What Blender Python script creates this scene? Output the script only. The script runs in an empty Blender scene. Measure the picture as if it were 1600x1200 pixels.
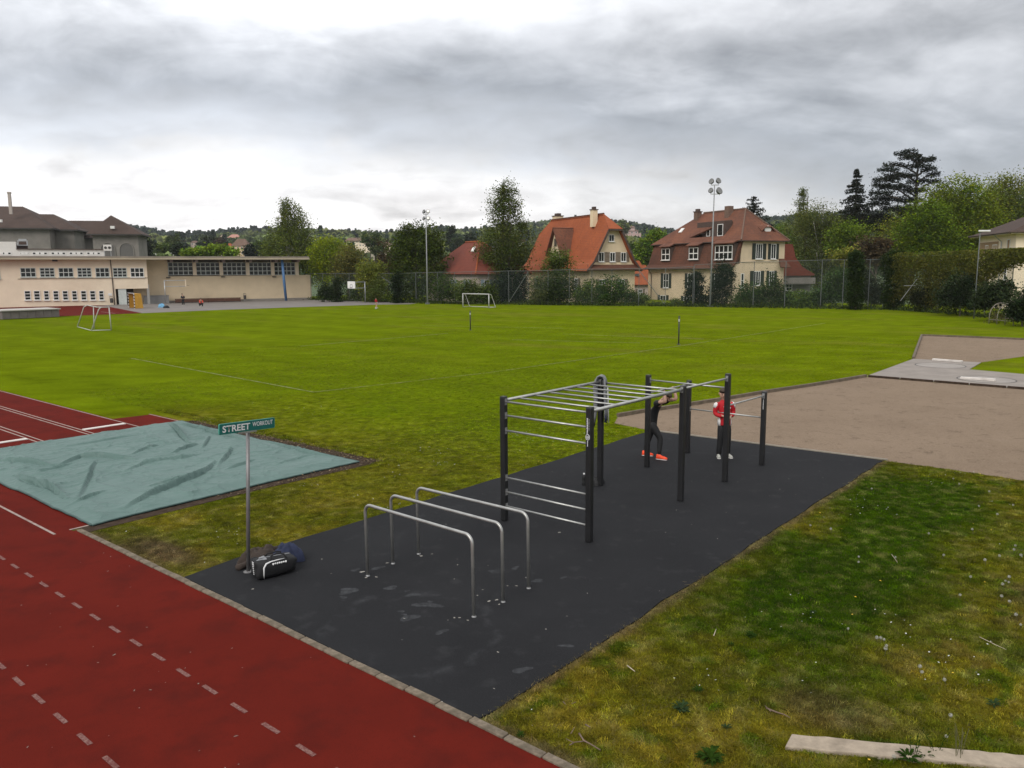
import bpy, bmesh, math, random
import numpy as np
from mathutils import Vector, Matrix

sc = bpy.context.scene
COL = sc.collection
R = math.radians
rng = np.random.default_rng(7)
random.seed(7)

# ------------------------------------------------------------------ camera
F_PX, PITCH, ROLL, CAM_H = 1242.0, R(8.156), R(-0.416), 4.776   # focal length in pixels of a 1600 px wide frame
cam_d = bpy.data.cameras.new('camera')
cam_d.sensor_fit = 'HORIZONTAL'; cam_d.sensor_width = 36.0; cam_d.lens = 36.0 * F_PX / 1600.0
cam_d.clip_start = 0.1; cam_d.clip_end = 12000.0
cam = bpy.data.objects.new('camera', cam_d); COL.objects.link(cam)
fwd = Vector((0, math.cos(PITCH), -math.sin(PITCH))); up0 = Vector((0, math.sin(PITCH), math.cos(PITCH))); rt0 = Vector((1, 0, 0))
_c, _s = math.cos(-ROLL), math.sin(-ROLL)
rt = rt0 * _c - up0 * _s; up = rt0 * _s + up0 * _c
cm = Matrix((rt, up, -fwd)).transposed().to_4x4(); cm.translation = (0, 0, CAM_H)
cam.matrix_world = cm
sc.camera = cam

# ------------------------------------------------------------------ sky, sun, exposure
SUN_AZ, SUN_EL = R(-150), R(38)        # azimuth from +Y: behind the camera, to its left
w = bpy.data.worlds.new('World'); sc.world = w; w.use_nodes = True
nt = w.node_tree; nt.nodes.clear()
def N(t, **k):
    n = nt.nodes.new(t)
    for a, b in k.items(): setattr(n, a, b)
    return n
def math_node(tree, op, a, b=None, c=None, clamp=False):
    n = tree.nodes.new('ShaderNodeMath'); n.operation = op; n.use_clamp = clamp
    for i, v in enumerate((a, b, c)):
        if v is None: continue
        if isinstance(v, (int, float)): n.inputs[i].default_value = v
        else: tree.links.new(v, n.inputs[i])
    return n.outputs[0]
def wm(op, a, b=None, c=None, clamp=False): return math_node(nt, op, a, b, c, clamp)
tc = N('ShaderNodeTexCoord')
sep = N('ShaderNodeSeparateXYZ'); nt.links.new(tc.outputs['Generated'], sep.inputs[0])
zc = wm('MAXIMUM', sep.outputs[2], 0.0)
den = wm('ADD', zc, 0.34)
px = wm('DIVIDE', sep.outputs[0], den); py = wm('DIVIDE', sep.outputs[1], den)
cmb = N('ShaderNodeCombineXYZ'); nt.links.new(px, cmb.inputs[0]); nt.links.new(py, cmb.inputs[1])
def noise(vec, scale, detail=6, rough=0.55, dist=0.0, off=(0, 0, 0), sca=(1, 1, 1)):
    mp = N('ShaderNodeMapping'); mp.inputs['Location'].default_value = off; mp.inputs['Scale'].default_value = sca
    nt.links.new(vec, mp.inputs[0])
    n = N('ShaderNodeTexNoise'); n.inputs['Scale'].default_value = scale; n.inputs['Detail'].default_value = detail
    n.inputs['Roughness'].default_value = rough; n.inputs['Distortion'].default_value = dist
    nt.links.new(mp.outputs[0], n.inputs['Vector']); return n.outputs[0]
n1 = noise(cmb.outputs[0], 1.15, 7, 0.5, 0.35, (13.5, 2.26, 1.42))
n2 = noise(cmb.outputs[0], 3.0, 8, 0.52, 0.5, (-12.56, 19.7, 3.6), (0.75, 1.25, 1))
n3 = noise(cmb.outputs[0], 8.5, 6, 0.55, 0.4, (1.3, 9.2, 0))
# elevation of the cloud base, its edge broken by the noise
e = wm('ADD', zc, wm('MULTIPLY', wm('SUBTRACT', n1, 0.5), 0.20))
e = wm('ADD', e, wm('MULTIPLY', wm('SUBTRACT', n2, 0.5), 0.13))
e = wm('ADD', e, wm('MULTIPLY', wm('SUBTRACT', n3, 0.5), 0.045))
e = wm('ADD', e, wm('MULTIPLY', wm('MAXIMUM', sep.outputs[0], 0.0), 0.11))          # the cloud deck hangs lower towards the right
ramp = N('ShaderNodeValToRGB'); cr = ramp.color_ramp
stops = [(0.0, (.60, .58, .575)), (0.06, (.72, .70, .70)), (0.115, (.70, .695, .70)), (0.155, (.47, .485, .515)), (0.205, (.365, .385, .42)), (0.26, (.46, .475, .505)), (0.33, (.64, .65, .675)), (0.5, (.74, .75, .77)), (1.0, (1.3, 1.3, 1.3))]
while len(cr.elements) < len(stops): cr.elements.new(0.5)
for el, (p_, c_) in zip(cr.elements, stops): el.position = p_; el.color = (*c_, 1)
nt.links.new(e, ramp.inputs[0])
# brighter low on the left, at a gap in the cloud
dt = N('ShaderNodeVectorMath', operation='DOT_PRODUCT'); nt.links.new(tc.outputs['Generated'], dt.inputs[0])
dt.inputs[1].default_value = (math.sin(R(-26)) * math.cos(R(7)), math.cos(R(-26)) * math.cos(R(7)), math.sin(R(7)))
dcl = wm('MAXIMUM', dt.outputs['Value'], 0.0)
glow = wm('ADD', wm('MULTIPLY', wm('POWER', dcl, 4.0), 0.38), wm('MULTIPLY', wm("POWER", dcl, 22.0), 0.14))
tex = wm('ADD', 0.985, wm('ADD', wm('MULTIPLY', wm('SUBTRACT', n2, 0.5), 1.2), wm('MULTIPLY', wm('SUBTRACT', n3, 0.5), 0.55)))
gain = wm('MULTIPLY', tex, wm("ADD", 0.81, glow))
mul = N('ShaderNodeVectorMath', operation='SCALE'); nt.links.new(ramp.outputs[0], mul.inputs[0]); nt.links.new(gain, mul.inputs['Scale'])
bgc = N('ShaderNodeBackground'); nt.links.new(mul.outputs[0], bgc.inputs[0]); bgc.inputs[1].default_value = 1.0
sky = N('ShaderNodeTexSky'); sky.sky_type = 'NISHITA'; sky.sun_disc = False; sky.sun_elevation = SUN_EL; sky.sun_rotation = SUN_AZ
bgs = N('ShaderNodeBackground'); nt.links.new(sky.outputs[0], bgs.inputs[0]); bgs.inputs[1].default_value = 0.1
mx = N('ShaderNodeMixShader'); mx.inputs[0].default_value = 0.94
nt.links.new(bgs.outputs[0], mx.inputs[1]); nt.links.new(bgc.outputs[0], mx.inputs[2])
wo = N('ShaderNodeOutputWorld'); nt.links.new(mx.outputs[0], wo.inputs[0])
w.cycles.sampling_method = 'MANUAL'; w.cycles.sample_map_resolution = 512

sun_d = bpy.data.lights.new('sun', 'SUN'); sun_d.energy = 1.5; sun_d.angle = R(35); sun_d.color = (1.0, .96, .90)
sun = bpy.data.objects.new('sun', sun_d); COL.objects.link(sun)
sv = Vector((math.sin(SUN_AZ) * math.cos(SUN_EL), math.cos(SUN_AZ) * math.cos(SUN_EL), math.sin(SUN_EL)))
sun.rotation_euler = sv.to_track_quat('Z', 'Y').to_euler()

sc.view_settings.view_transform = 'Standard'; sc.view_settings.look = 'None'
sc.view_settings.exposure = 0.45; sc.view_settings.gamma = 1.0; sc.view_settings.use_curve_mapping = False
sc.cycles.use_denoising = True
sc.cycles.use_adaptive_sampling = False
sc.cycles.max_bounces = 6; sc.cycles.transparent_max_bounces = 16
sc.cycles.diffuse_bounces = 3; sc.cycles.glossy_bounces = 2; sc.cycles.transmission_bounces = 4
sc.cycles.volume_bounces = 0

# ------------------------------------------------------------------ survey: points measured on the ground of the place
def ray(u, v):
    a, b = u - 800.0, v - 600.0
    x = (_c * a - _s * b) / F_PX; y = -(_s * a + _c * b) / F_PX
    return np.array([x, math.cos(PITCH) + y * math.sin(PITCH), -math.sin(PITCH) + y * math.cos(PITCH)])
def G(u, v, z=0.0):
    d = ray(u, v); t = (z - CAM_H) / d[2]; return np.array([d[0] * t, d[1] * t])
def P(u, v, Y):
    d = ray(u, v); t = Y / d[1]; return np.array([d[0] * t, Y, CAM_H + d[2] * t])
E1 = np.array([.765, -.644]); E2 = np.array([.644, .765])       # along the running track, away from it
E1 = E1 / np.linalg.norm(E1); E2 = np.array([-E1[1], E1[0]])
TH = math.atan2(E1[1], E1[0])
def ST(s, t, z=0.0):
    q = E1 * s + E2 * t; return (float(q[0]), float(q[1]), z)
def toST(x, y): return x * E1[0] + y * E1[1], x * E2[0] + y * E2[1]

# ------------------------------------------------------------------ mesh helpers
class MB:
    def __init__(self, M=None): self.v = []; self.f = []; self.m = []; self.M = M
    def _add(self, vs, fs, mi=0):
        b = len(self.v)
        if self.M is not None: vs = [tuple(self.M @ Vector(p)) for p in vs]
        self.v += [tuple(map(float, p)) for p in vs]
        self.f += [tuple(i + b for i in f) for f in fs]; self.m += [mi] * len(fs); return self
    def box(self, c, s, rz=0, mi=0):
        cx, cy, cz = c; hx, hy, hz = s[0] / 2, s[1] / 2, s[2] / 2; ca, sa = math.cos(rz), math.sin(rz)
        vs = []
        for z in (-hz, hz):
            for x, y in ((-hx, -hy), (hx, -hy), (hx, hy), (-hx, hy)):
                vs.append((cx + x * ca - y * sa, cy + x * sa + y * ca, cz + z))
        self._add(vs, [(3, 2, 1, 0), (4, 5, 6, 7), (0, 1, 5, 4), (1, 2, 6, 5), (2, 3, 7, 6), (3, 0, 4, 7)], mi); return self
    def poly(self, pts, mi=0): self._add(pts, [tuple(range(len(pts)))], mi); return self
    def prism(self, xy, z0, z1, mi=0):
        n = len(xy)
        a = sum(xy[i][0] * xy[(i + 1) % n][1] - xy[(i + 1) % n][0] * xy[i][1] for i in range(n))
        if a < 0: xy = xy[::-1]
        vs = [(p[0], p[1], z0) for p in xy] + [(p[0], p[1], z1) for p in xy]
        fs = [tuple(range(n))[::-1], tuple(range(n, 2 * n))] + [(i, (i + 1) % n, n + (i + 1) % n, n + i) for i in range(n)]
        self._add(vs, fs, mi); return self
    def slab(self, pts, th, mi=0):
        """a flat polygon given thickness along its own normal (downward)"""
        ps = [Vector(p) for p in pts]; nrm = Vector((0, 0, 0))
        for i in range(len(ps)): nrm += ps[i].cross(ps[(i + 1) % len(ps)])
        nrm.normalize()
        if nrm.z < 0: ps.reverse(); nrm = -nrm
        n = len(ps); vs = [tuple(p) for p in ps] + [tuple(p - nrm * th) for p in ps]
        fs = [tuple(range(n)), tuple(range(n, 2 * n))[::-1]] + [(i, n + i, n + (i + 1) % n, (i + 1) % n) for i in range(n)]
        self._add(vs, fs, mi); return self
    def tube(self, pts, r, n=10, mi=0, cap=True):
        pts = [Vector(p) for p in pts]; k = len(pts)
        rs = r if isinstance(r, (list, tuple)) else [r] * k
        vs = []; prev = None
        for i, p in enumerate(pts):
            d = (pts[min(i + 1, k - 1)] - pts[max(i - 1, 0)]).normalized()
            if prev is None:
                a = Vector((0, 0, 1)) if abs(d.z) < .9 else Vector((1, 0, 0)); x = d.cross(a).normalized()
            else:
                x = (prev - d * prev.dot(d))
                x = x.normalized() if x.length > 1e-6 else d.orthogonal().normalized()
            prev = x; y = d.cross(x)
            for j in range(n):
                an = 2 * math.pi * j / n; vs.append(tuple(p + (x * math.cos(an) + y * math.sin(an)) * rs[i]))
        fs = [(i * n + j, i * n + (j + 1) % n, (i + 1) * n + (j + 1) % n, (i + 1) * n + j) for i in range(k - 1) for j in range(n)]
        if cap: fs += [tuple(range(n))[::-1], tuple(range((k - 1) * n, k * n))]
        self._add(vs, fs, mi); return self
    def beam(self, p, q, wd, ht, mi=0):
        p, q = Vector(p), Vector(q); d = (q - p).normalized()
        a = Vector((0, 0, 1)) if abs(d.z) < .95 else Vector((0, 1, 0))
        x = d.cross(a).normalized() * wd / 2; y = x.cross(d).normalized() * ht / 2
        vs = [p - x - y, p + x - y, p + x + y, p - x + y, q - x - y, q + x - y, q + x + y, q - x + y]
        self._add([tuple(v) for v in vs], [(3, 2, 1, 0), (4, 5, 6, 7), (0, 1, 5, 4), (1, 2, 6, 5), (2, 3, 7, 6), (3, 0, 4, 7)], mi); return self
    def lathe(self, prof, c=(0, 0, 0), n=16, mi=0):
        vs = []; k = len(prof)
        for r, z in prof:
            for j in range(n): vs.append((c[0] + r * math.cos(2 * math.pi * j / n), c[1] + r * math.sin(2 * math.pi * j / n), c[2] + z))
        fs = [(i * n + j, i * n + (j + 1) % n, (i + 1) * n + (j + 1) % n, (i + 1) * n + j) for i in range(k - 1) for j in range(n)]
        fs += [tuple(range(n))[::-1], tuple(range((k - 1) * n, k * n))]
        self._add(vs, fs, mi); return self
    def mesh(self, name, mats, smooth=False):
        me = bpy.data.meshes.new(name); me.from_pydata(self.v, [], self.f)
        for m in (mats if isinstance(mats, (list, tuple)) else [mats]): me.materials.append(m)
        if any(self.m): me.polygons.foreach_set('material_index', self.m)
        if smooth: me.polygons.foreach_set('use_smooth', [True] * len(me.polygons))
        me.update(); return me
def link(name, data, parent=None, loc=None, rz=None):
    o = bpy.data.objects.new(name, data); COL.objects.link(o)
    if parent is not None: o.parent = parent
    if loc is not None: o.location = loc
    if rz is not None: o.rotation_euler = (0, 0, rz)
    return o
def part(name, mb, mat, parent, smooth=False, label=None):
    o = link(name, mb.mesh(name, mat, smooth), parent)
    if label: o['label'] = label
    return o
def tag(o, label, cat, group=None):
    o['label'] = label; o['category'] = cat
    if group: o['group'] = group
    return o
def thing(name, label, cat, loc=(0, 0, 0), rz=0, group=None):
    o = bpy.data.objects.new(name, None); COL.objects.link(o); o.location = tuple(map(float, loc)); o.rotation_euler = (0, 0, rz)
    o.empty_display_size = .1
    return tag(o, label, cat, group)
def structure(name, mb, mat, parent=None, smooth=False):
    o = link(name, mb.mesh(name, mat, smooth), parent)
    if parent is None: o['kind'] = 'structure'
    return o
def bevel(o, wd=.01, seg=2):
    m = o.modifiers.new('bevel', 'BEVEL'); m.width = wd; m.segments = seg; m.limit_method = 'ANGLE'; return o
def dup(root, loc=None, rz=None, label=None):
    r = root.copy(); COL.objects.link(r)
    if loc is not None: r.location = loc
    if rz is not None: r.rotation_euler = (0, 0, rz)
    if label: r['label'] = label
    for ch in root.children:
        c = ch.copy(); COL.objects.link(c); c.parent = r
        for g in ch.children:
            d = g.copy(); COL.objects.link(d); d.parent = c
    return r
def np_mesh(name, V, Fq, mat, tint=None, smooth=False, attr='tint'):
    V = np.asarray(V, np.float32); Fq = np.asarray(Fq, np.int32); k = Fq.shape[1]
    me = bpy.data.meshes.new(name); me.vertices.add(len(V)); me.vertices.foreach_set('co', V.ravel())
    me.loops.add(Fq.size); me.loops.foreach_set('vertex_index', Fq.ravel())
    me.polygons.add(len(Fq)); me.polygons.foreach_set('loop_start', np.arange(0, Fq.size, k, dtype=np.int32))
    me.polygons.foreach_set('loop_total', np.full(len(Fq), k, np.int32))
    if smooth: me.polygons.foreach_set('use_smooth', np.ones(len(Fq), bool))
    me.materials.append(mat)
    if tint is not None:
        at = me.color_attributes.new(attr, 'FLOAT_COLOR', 'POINT')
        c4 = np.ones((len(V), 4), np.float32); c4[:, :3] = tint; at.data.foreach_set('color', c4.ravel())
    me.update(calc_edges=True); return me

# smooth value noise for ground colours and relief
_perm = np.random.default_rng(3).random((256, 256))
def vnoise(x, y, scale, seed=0, octv=3, gain=.5):
    out = 0; amp = 1; tot = 0
    x = np.asarray(x, float) / scale + seed * 17.31; y = np.asarray(y, float) / scale + seed * 9.77
    for _ in range(octv):
        xi = np.floor(x).astype(int); yi = np.floor(y).astype(int); fx = x - xi; fy = y - yi
        fx = fx * fx * (3 - 2 * fx); fy = fy * fy * (3 - 2 * fy)
        g = lambda i, j: _perm[i & 255, j & 255]
        n = (g(xi, yi) * (1 - fx) + g(xi + 1, yi) * fx) * (1 - fy) + (g(xi, yi + 1) * (1 - fx) + g(xi + 1, yi + 1) * fx) * fy
        out = out + n * amp; tot += amp; amp *= gain; x = x * 2.03 + 5.1; y = y * 2.03 + 3.7
    return out / tot
def sstep(a, b, x):
    t = np.clip((np.asarray(x, float) - a) / (b - a), 0, 1); return t * t * (3 - 2 * t)

# ------------------------------------------------------------------ materials
def new_mat(name):
    m = bpy.data.materials.new(name); m.use_nodes = True; t = m.node_tree; t.nodes.clear()
    o = t.nodes.new('ShaderNodeOutputMaterial'); b = t.nodes.new('ShaderNodeBsdfPrincipled'); t.links.new(b.outputs[0], o.inputs[0])
    return m, t, b, o
def tnoise(t, vec, scale, detail=4, rough=.55, sca=None):
    if sca:
        mp = t.nodes.new('ShaderNodeMapping'); mp.inputs['Scale'].default_value = sca; t.links.new(vec, mp.inputs[0]); vec = mp.outputs[0]
    n = t.nodes.new('ShaderNodeTexNoise'); n.inputs['Scale'].default_value = scale; n.inputs['Detail'].default_value = detail
    n.inputs['Roughness'].default_value = rough; t.links.new(vec, n.inputs['Vector']); return n.outputs[0]
def tmix(t, fac, a, b, mode='MIX'):
    n = t.nodes.new('ShaderNodeMix'); n.data_type = 'RGBA'; n.blend_type = mode
    for sock, val in ((n.inputs[0], fac), (n.inputs[6], a), (n.inputs[7], b)):
        if isinstance(val, (int, float)): sock.default_value = val
        elif isinstance(val, tuple): sock.default_value = (*val[:3], 1)
        else: t.links.new(val, sock)
    return n.outputs[2]
def tramp(t, v, a, b):
    n = t.nodes.new('ShaderNodeMapRange'); n.inputs[1].default_value = a; n.inputs[2].default_value = b; n.clamp = True; t.links.new(v, n.inputs[0]); return n.outputs[0]
def tbump(t, b, h, strength=.3, dist=.01):
    n = t.nodes.new('ShaderNodeBump'); n.inputs['Strength'].default_value = strength; n.inputs['Distance'].default_value = dist
    t.links.new(h, n.inputs['Height']); t.links.new(n.outputs[0], b.inputs['Normal'])
def simple(name, col, rough=.7, metal=0.0, var=.15, scale=6.0, bump=0.0, bscale=None, world=False, dirt=None, spec=.4, detail=5):
    """base colour broken by noise, optional dirt colour in soft patches, optional fine relief"""
    m, t, b, o = new_mat(name)
    if world: vec = t.nodes.new('ShaderNodeNewGeometry').outputs['Position']
    else: vec = t.nodes.new('ShaderNodeTexCoord').outputs['Object']
    n = tnoise(t, vec, scale, detail)
    lo = tuple(c * (1 - var) for c in col); hi = tuple(min(1, c * (1 + var)) for c in col)
    c = tmix(t, tramp(t, n, .3, .7), lo, hi)
    if dirt:
        dn = tnoise(t, vec, scale * .37, 6, .65)
        c = tmix(t, tramp(t, dn, .52, .8), c, dirt)
    t.links.new(c, b.inputs['Base Color'])
    b.inputs['Roughness'].default_value = rough; b.inputs['Metallic'].default_value = metal
    b.inputs['Specular IOR Level'].default_value = spec
    if bump:
        tbump(t, b, tnoise(t, vec, bscale or scale * 8, 3), bump, .01)
    return m
def leaf_material(name):
    m, t, b, o = new_mat(name)
    at = t.nodes.new('ShaderNodeAttribute'); at.attribute_name = 'tint'
    t.links.new(at.outputs['Color'], b.inputs['Base Color']); b.inputs['Roughness'].default_value = .7; b.inputs['Specular IOR Level'].default_value = .06
    tr = t.nodes.new('ShaderNodeBsdfTranslucent'); t.links.new(at.outputs['Color'], tr.inputs[0])
    mx = t.nodes.new('ShaderNodeMixShader'); mx.inputs[0].default_value = .3
    t.links.new(b.outputs[0], mx.inputs[1]); t.links.new(tr.outputs[0], mx.inputs[2]); t.links.new(mx.outputs[0], o.inputs[0])
    return m
M_LEAF = leaf_material('leaf')
M_BARK = simple('bark', (.11, .09, .07), .9, var=.35, scale=9, bump=.4)
M_BIRCH = simple('birch_bark', (.42, .40, .36), .8, var=.3, scale=4, dirt=(.06, .05, .045))
# ================================================================== GROUND
def ridge_height(u):
    us = [-600, 0, 120, 200, 280, 340, 400, 460, 520, 600, 700, 760, 830, 900, 950, 1000, 1050, 1120, 1190, 1240, 1400, 1600, 2200]
    vs = [335, 336, 335, 339, 353, 352, 348, 347, 350, 356, 348, 345, 340, 336, 340, 346, 355, 348, 337, 334, 325, 318, 320]
    v = np.interp(u, us, vs); return CAM_H + (422 - v) / F_PX * 1500.0 - 9
def terrain_z(x, y):
    x = np.asarray(x, float); y = np.asarray(y, float)
    u = 800 + F_PX * x / np.maximum(y, 30.0)
    zr = ridge_height(u) - 29
    t = np.clip((y - 175) / 1320.0, 0, 1); t = t * t * (3 - 2 * t)
    z = zr * t
    z = z + (vnoise(x, y, 160, 4, 3) - .5) * 14 * sstep(260, 700, y) * (1 - sstep(1200, 1500, y) * .6)
    z = z - sstep(1520, 2600, y) * 60
    return z
# far terrain sheet, out to the horizon
ys = np.concatenate([np.linspace(-60, 170, 16), np.geomspace(178, 2650, 92)])
xs = np.concatenate([-np.geomspace(2600, 60, 60), np.linspace(-50, 50, 21), np.geomspace(60, 2600, 60)])
X, Yg = np.meshgrid(xs, ys)
Z = terrain_z(X, Yg) - .06
V = np.stack([X.ravel(), Yg.ravel(), Z.ravel()], 1)
nx, ny = len(xs), len(ys)
ii = (np.arange(ny - 1)[:, None] * nx + np.arange(nx - 1)[None]).ravel()
Fq = np.stack([ii, ii + 1, ii + nx + 1, ii + nx], 1)
def meadow_mask(x, y):
    u = 800 + F_PX * x / np.maximum(y, 30.0)
    a = sstep(180, 215, u) * (1 - sstep(300, 345, u)) * sstep(640, 700, y) * (1 - sstep(800, 860, y))
    b = sstep(700, 730, u) * (1 - sstep(845, 870, u)) * sstep(980, 1030, y) * (1 - sstep(1170, 1230, y))
    c = sstep(380, 400, u) * (1 - sstep(440, 470, u)) * sstep(780, 850, y) * (1 - sstep(930, 1000, y))
    return np.clip(a + b + c, 0, 1)
mm = meadow_mask(X.ravel(), Yg.ravel())[:, None]
tn = np.array([.05, .085, .025]) * (1 - mm) + np.array([.13, .20, .045]) * mm
m_ter, t, b, o = new_mat('meadow_ground')
at = t.nodes.new('ShaderNodeAttribute'); at.attribute_name = 'tint'
pos = t.nodes.new('ShaderNodeNewGeometry').outputs['Position']
c = tmix(t, tramp(t, tnoise(t, pos, .05, 6), .3, .7), (.75, .75, .75), (1.25, 1.2, 1.1))
t.links.new(tmix(t, 1.0, at.outputs['Color'], c, 'MULTIPLY'), b.inputs['Base Color']); b.inputs['Roughness'].default_value = .95
link('ground', np_mesh('ground', V, Fq, m_ter, tn, True))['kind'] = 'structure'

# ---- grass colours as the turf itself has them: mown field, mossy dry lawn, lush clumps, bare soil
C_FIELD = np.array([.112, .148, .003]); C_FIELD2 = np.array([.098, .134, .003]); C_DRY = np.array([.140, .105, .013])
C_LUSH = np.array([.030, .058, .0010]); C_SOIL = np.array([.082, .055, .033]); C_MOSS = np.array([.090, .082, .004]); C_STRAW = np.array([.15, .125, .05])
def mixc(a, b, f): return a * (1 - f[:, None]) + b * f[:, None]
def turf(x, y):
    s, t = toST(x, y)
    n_big = vnoise(s, t, 9, 1); n_mid = vnoise(s, t, 2.4, 2, 4); n_fin = vnoise(s, t, .55, 3, 3); n_tiny = vnoise(s, t, .16, 5, 2)
    one = np.ones_like(s)
    col = mixc(C_FIELD[None] * one[:, None], C_FIELD2[None] * one[:, None], np.clip(n_mid * 1.6 - .3 + (n_big - .5) * 1.2, 0, 1))
    # faint mowing stripes and worn dry streaks across the field
    stripe = .5 + .5 * np.sin(t * 2 * math.pi / 5.2 + (vnoise(s, t, 14, 8) - .5) * 2)
    col = col * (1 + .11 * (stripe - .5))[:, None]
    streak = sstep(.58, .78, vnoise(s * .28, t, 2.2, 9, 3)) * .55 * sstep(16, 40, t)
    col = mixc(col, np.array([.128, .132, .016])[None], streak)
    # the left lawn between pit and pad turns dry towards the track; longer darker grass on its rim with the field
    dl = (1 - sstep(8.0, 19.5, t + (n_mid - .5) * 9)) * sstep(-29, -25, s) * (s < -8)
    dry = np.clip(dl * (.25 + 1.0 * sstep(.35, .62, n_mid)), 0, 1)
    lush = np.clip(dl * sstep(.52, .68, vnoise(s, t, 1.3, 11, 3)), 0, 1)
    col = mixc(col, C_MOSS[None], dl * .55); col = mixc(col, C_DRY[None], dry * .62); col = mixc(col, C_LUSH[None], lush * .5)
    # the right lawn: lush centre, dry and mossy towards the path, the far corner and the bottom
    rl = ((s > -6.2) & (t < 24)).astype(float)
    cx, ct = toST(*G(1370, 880)); cx2, ct2 = toST(*G(1450, 770)); cx3, ct3 = toST(*G(1270, 960))
    lu = np.exp(-(((s - cx) / 1.6) ** 2 + ((t - ct) / 3.4) ** 2)) + .9 * np.exp(-(((s - cx2) / 2.0) ** 2 + ((t - ct2) / 2.6) ** 2)) + .5 * np.exp(-(((s - cx3) / 1.1) ** 2 + ((t - ct3) / 1.3) ** 2))
    lu = np.clip(lu * 1.15 + (n_mid - .5) * 1.5 - .05, 0, 1)
    base = mixc(C_MOSS[None] * one[:, None], C_DRY[None], np.clip(n_fin * 1.5 - .3, 0, 1))
    base = mixc(base, np.array([.046, .064, .005])[None], np.clip(vnoise(s, t, 1.1, 14, 3) * 2.2 - .75, 0, 1))
    tus = sstep(.60, .72, vnoise(s, t, .30, 19, 3)); base = mixc(base, np.array([.040, .066, .003])[None], tus * .8)
    base = mixc(base, np.array([.115, .088, .020])[None], sstep(.58, .75, vnoise(s, t, .38, 29, 4)) * .6)
    base = mixc(base * 1.25, C_LUSH[None], lu)
    base = mixc(base, C_SOIL[None], sstep(.68, .84, vnoise(s, t, .9, 17, 4)) * .5 * (1 - lu))
    col = mixc(col, base, rl)
    # bare earth along the edges of track, pad and pit
    edge = np.minimum.reduce([np.where((s < -11.7) | (s > -5.35), np.abs(t - 5.78), 9), np.where((t > 5.8) & (t < 20.7), np.abs(s + 5.36), 9)])
    ed = (1 - sstep(.02, .20, edge + (n_fin - .5) * .22))
    col = mixc(col, np.array([.120, .085, .050])[None], ed * .7)
    cs, ctt = toST(*G(255, 862)); ba = np.exp(-(((s - cs) / 1.1) ** 2 + ((t - ctt) / .35) ** 2)); col = mixc(col, C_SOIL[None], np.clip(ba * 1.2, 0, .85))
    cs, ctt = toST(*G(1290, 1110)); ba = np.exp(-(((s - cs) / .5) ** 2 + ((t - ctt) / .35) ** 2)); col = mixc(col, C_SOIL[None] * .95, np.clip(ba * .9, 0, .5))
    col = mixc(col, C_STRAW[None], sstep(.62, .8, n_tiny) * .35 * np.clip(dl + rl, 0, 1))
    return col * np.where(rl + dl > .05, .50 + 1.0 * n_tiny, .66 + .68 * n_tiny)[:, None]
m_turf, t, b, o = new_mat('turf')
at = t.nodes.new('ShaderNodeAttribute'); at.attribute_name = 'tint'
pos = t.nodes.new('ShaderNodeNewGeometry').outputs['Position']
fine = tnoise(t, pos, 55, 4, .7)
mid = tnoise(t, pos, 5.5, 5, .65)
g1 = tmix(t, tramp(t, fine, .3, .7), (.55, .57, .5), (1.42, 1.40, 1.4)); g2 = tmix(t, tramp(t, mid, .3, .7), (.84, .86, .8), (1.14, 1.12, 1.12))
cc = tmix(t, 1.0, tmix(t, 1.0, at.outputs['Color'], g1, 'MULTIPLY'), g2, 'MULTIPLY')
t.links.new(cc, b.inputs['Base Color']); b.inputs['Roughness'].default_value = 1.0; b.inputs['Specular IOR Level'].default_value = 0.0
tbump(t, b, fine, .5, .02)
def sheet(name, s0, s1, t0, t1, step, z, mat, zf=None):
    ss = np.arange(s0, s1 + 1e-6, step); tt = np.arange(t0, t1 + 1e-6, step)
    S, T = np.meshgrid(ss, tt); S = S.ravel(); T = T.ravel()
    x = S * E1[0] + T * E2[0]; y = S * E1[1] + T * E2[1]
    zz = np.full_like(x, z) if zf is None else z + zf(S, T)
    n = len(ss); k = len(tt); i2 = (np.arange(k - 1)[:, None] * n + np.arange(n - 1)[None]).ravel()
    o = link(name, np_mesh(name, np.stack([x, y, zz], 1), np.stack([i2, i2 + 1, i2 + n + 1, i2 + n], 1), mat, turf(x, y), True)); o['kind'] = 'structure'; return o
sheet('sports_field', -130, 40, -14, 112, .7, 0.0, m_turf)
sheet('lawn', -26.0, 12.0, 4.2, 30.0, .11, .006, m_turf)

# ---- red running track
m_track, t, b, o = new_mat('red_track')
pos = t.nodes.new('ShaderNodeNewGeometry').outputs['Position']
c = tmix(t, tramp(t, tnoise(t, pos, .55, 6, .62), .3, .72), (.070, .0064, .0042), (.118, .0105, .0062))
c = tmix(t, tramp(t, tnoise(t, pos, 1.7, 5, .6), .48, .72), c, (.044, .0062, .005))
c = tmix(t, tramp(t, tnoise(t, pos, 170, 2, .6), .35, .75), c, (.130, .017, .011))
c = tmix(t, tramp(t, tnoise(t, pos, 95, 2, .5), .64, .70), c, (.034, .006, .005))
t.links.new(c, b.inputs['Base Color']); b.inputs['Roughness'].default_value = .95; b.inputs['Specular IOR Level'].default_value = .04
tbump(t, b, tnoise(t, pos, 210, 2), .4, .004)
structure('running_track', MB().poly([ST(-110, -12, .012), ST(14, -12, .012), ST(14, 5.72, .012), ST(-15.5, 5.72, .012), ST(-15.5, 5.66, .012), ST(-110, 5.66, .012)]), m_track)
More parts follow.
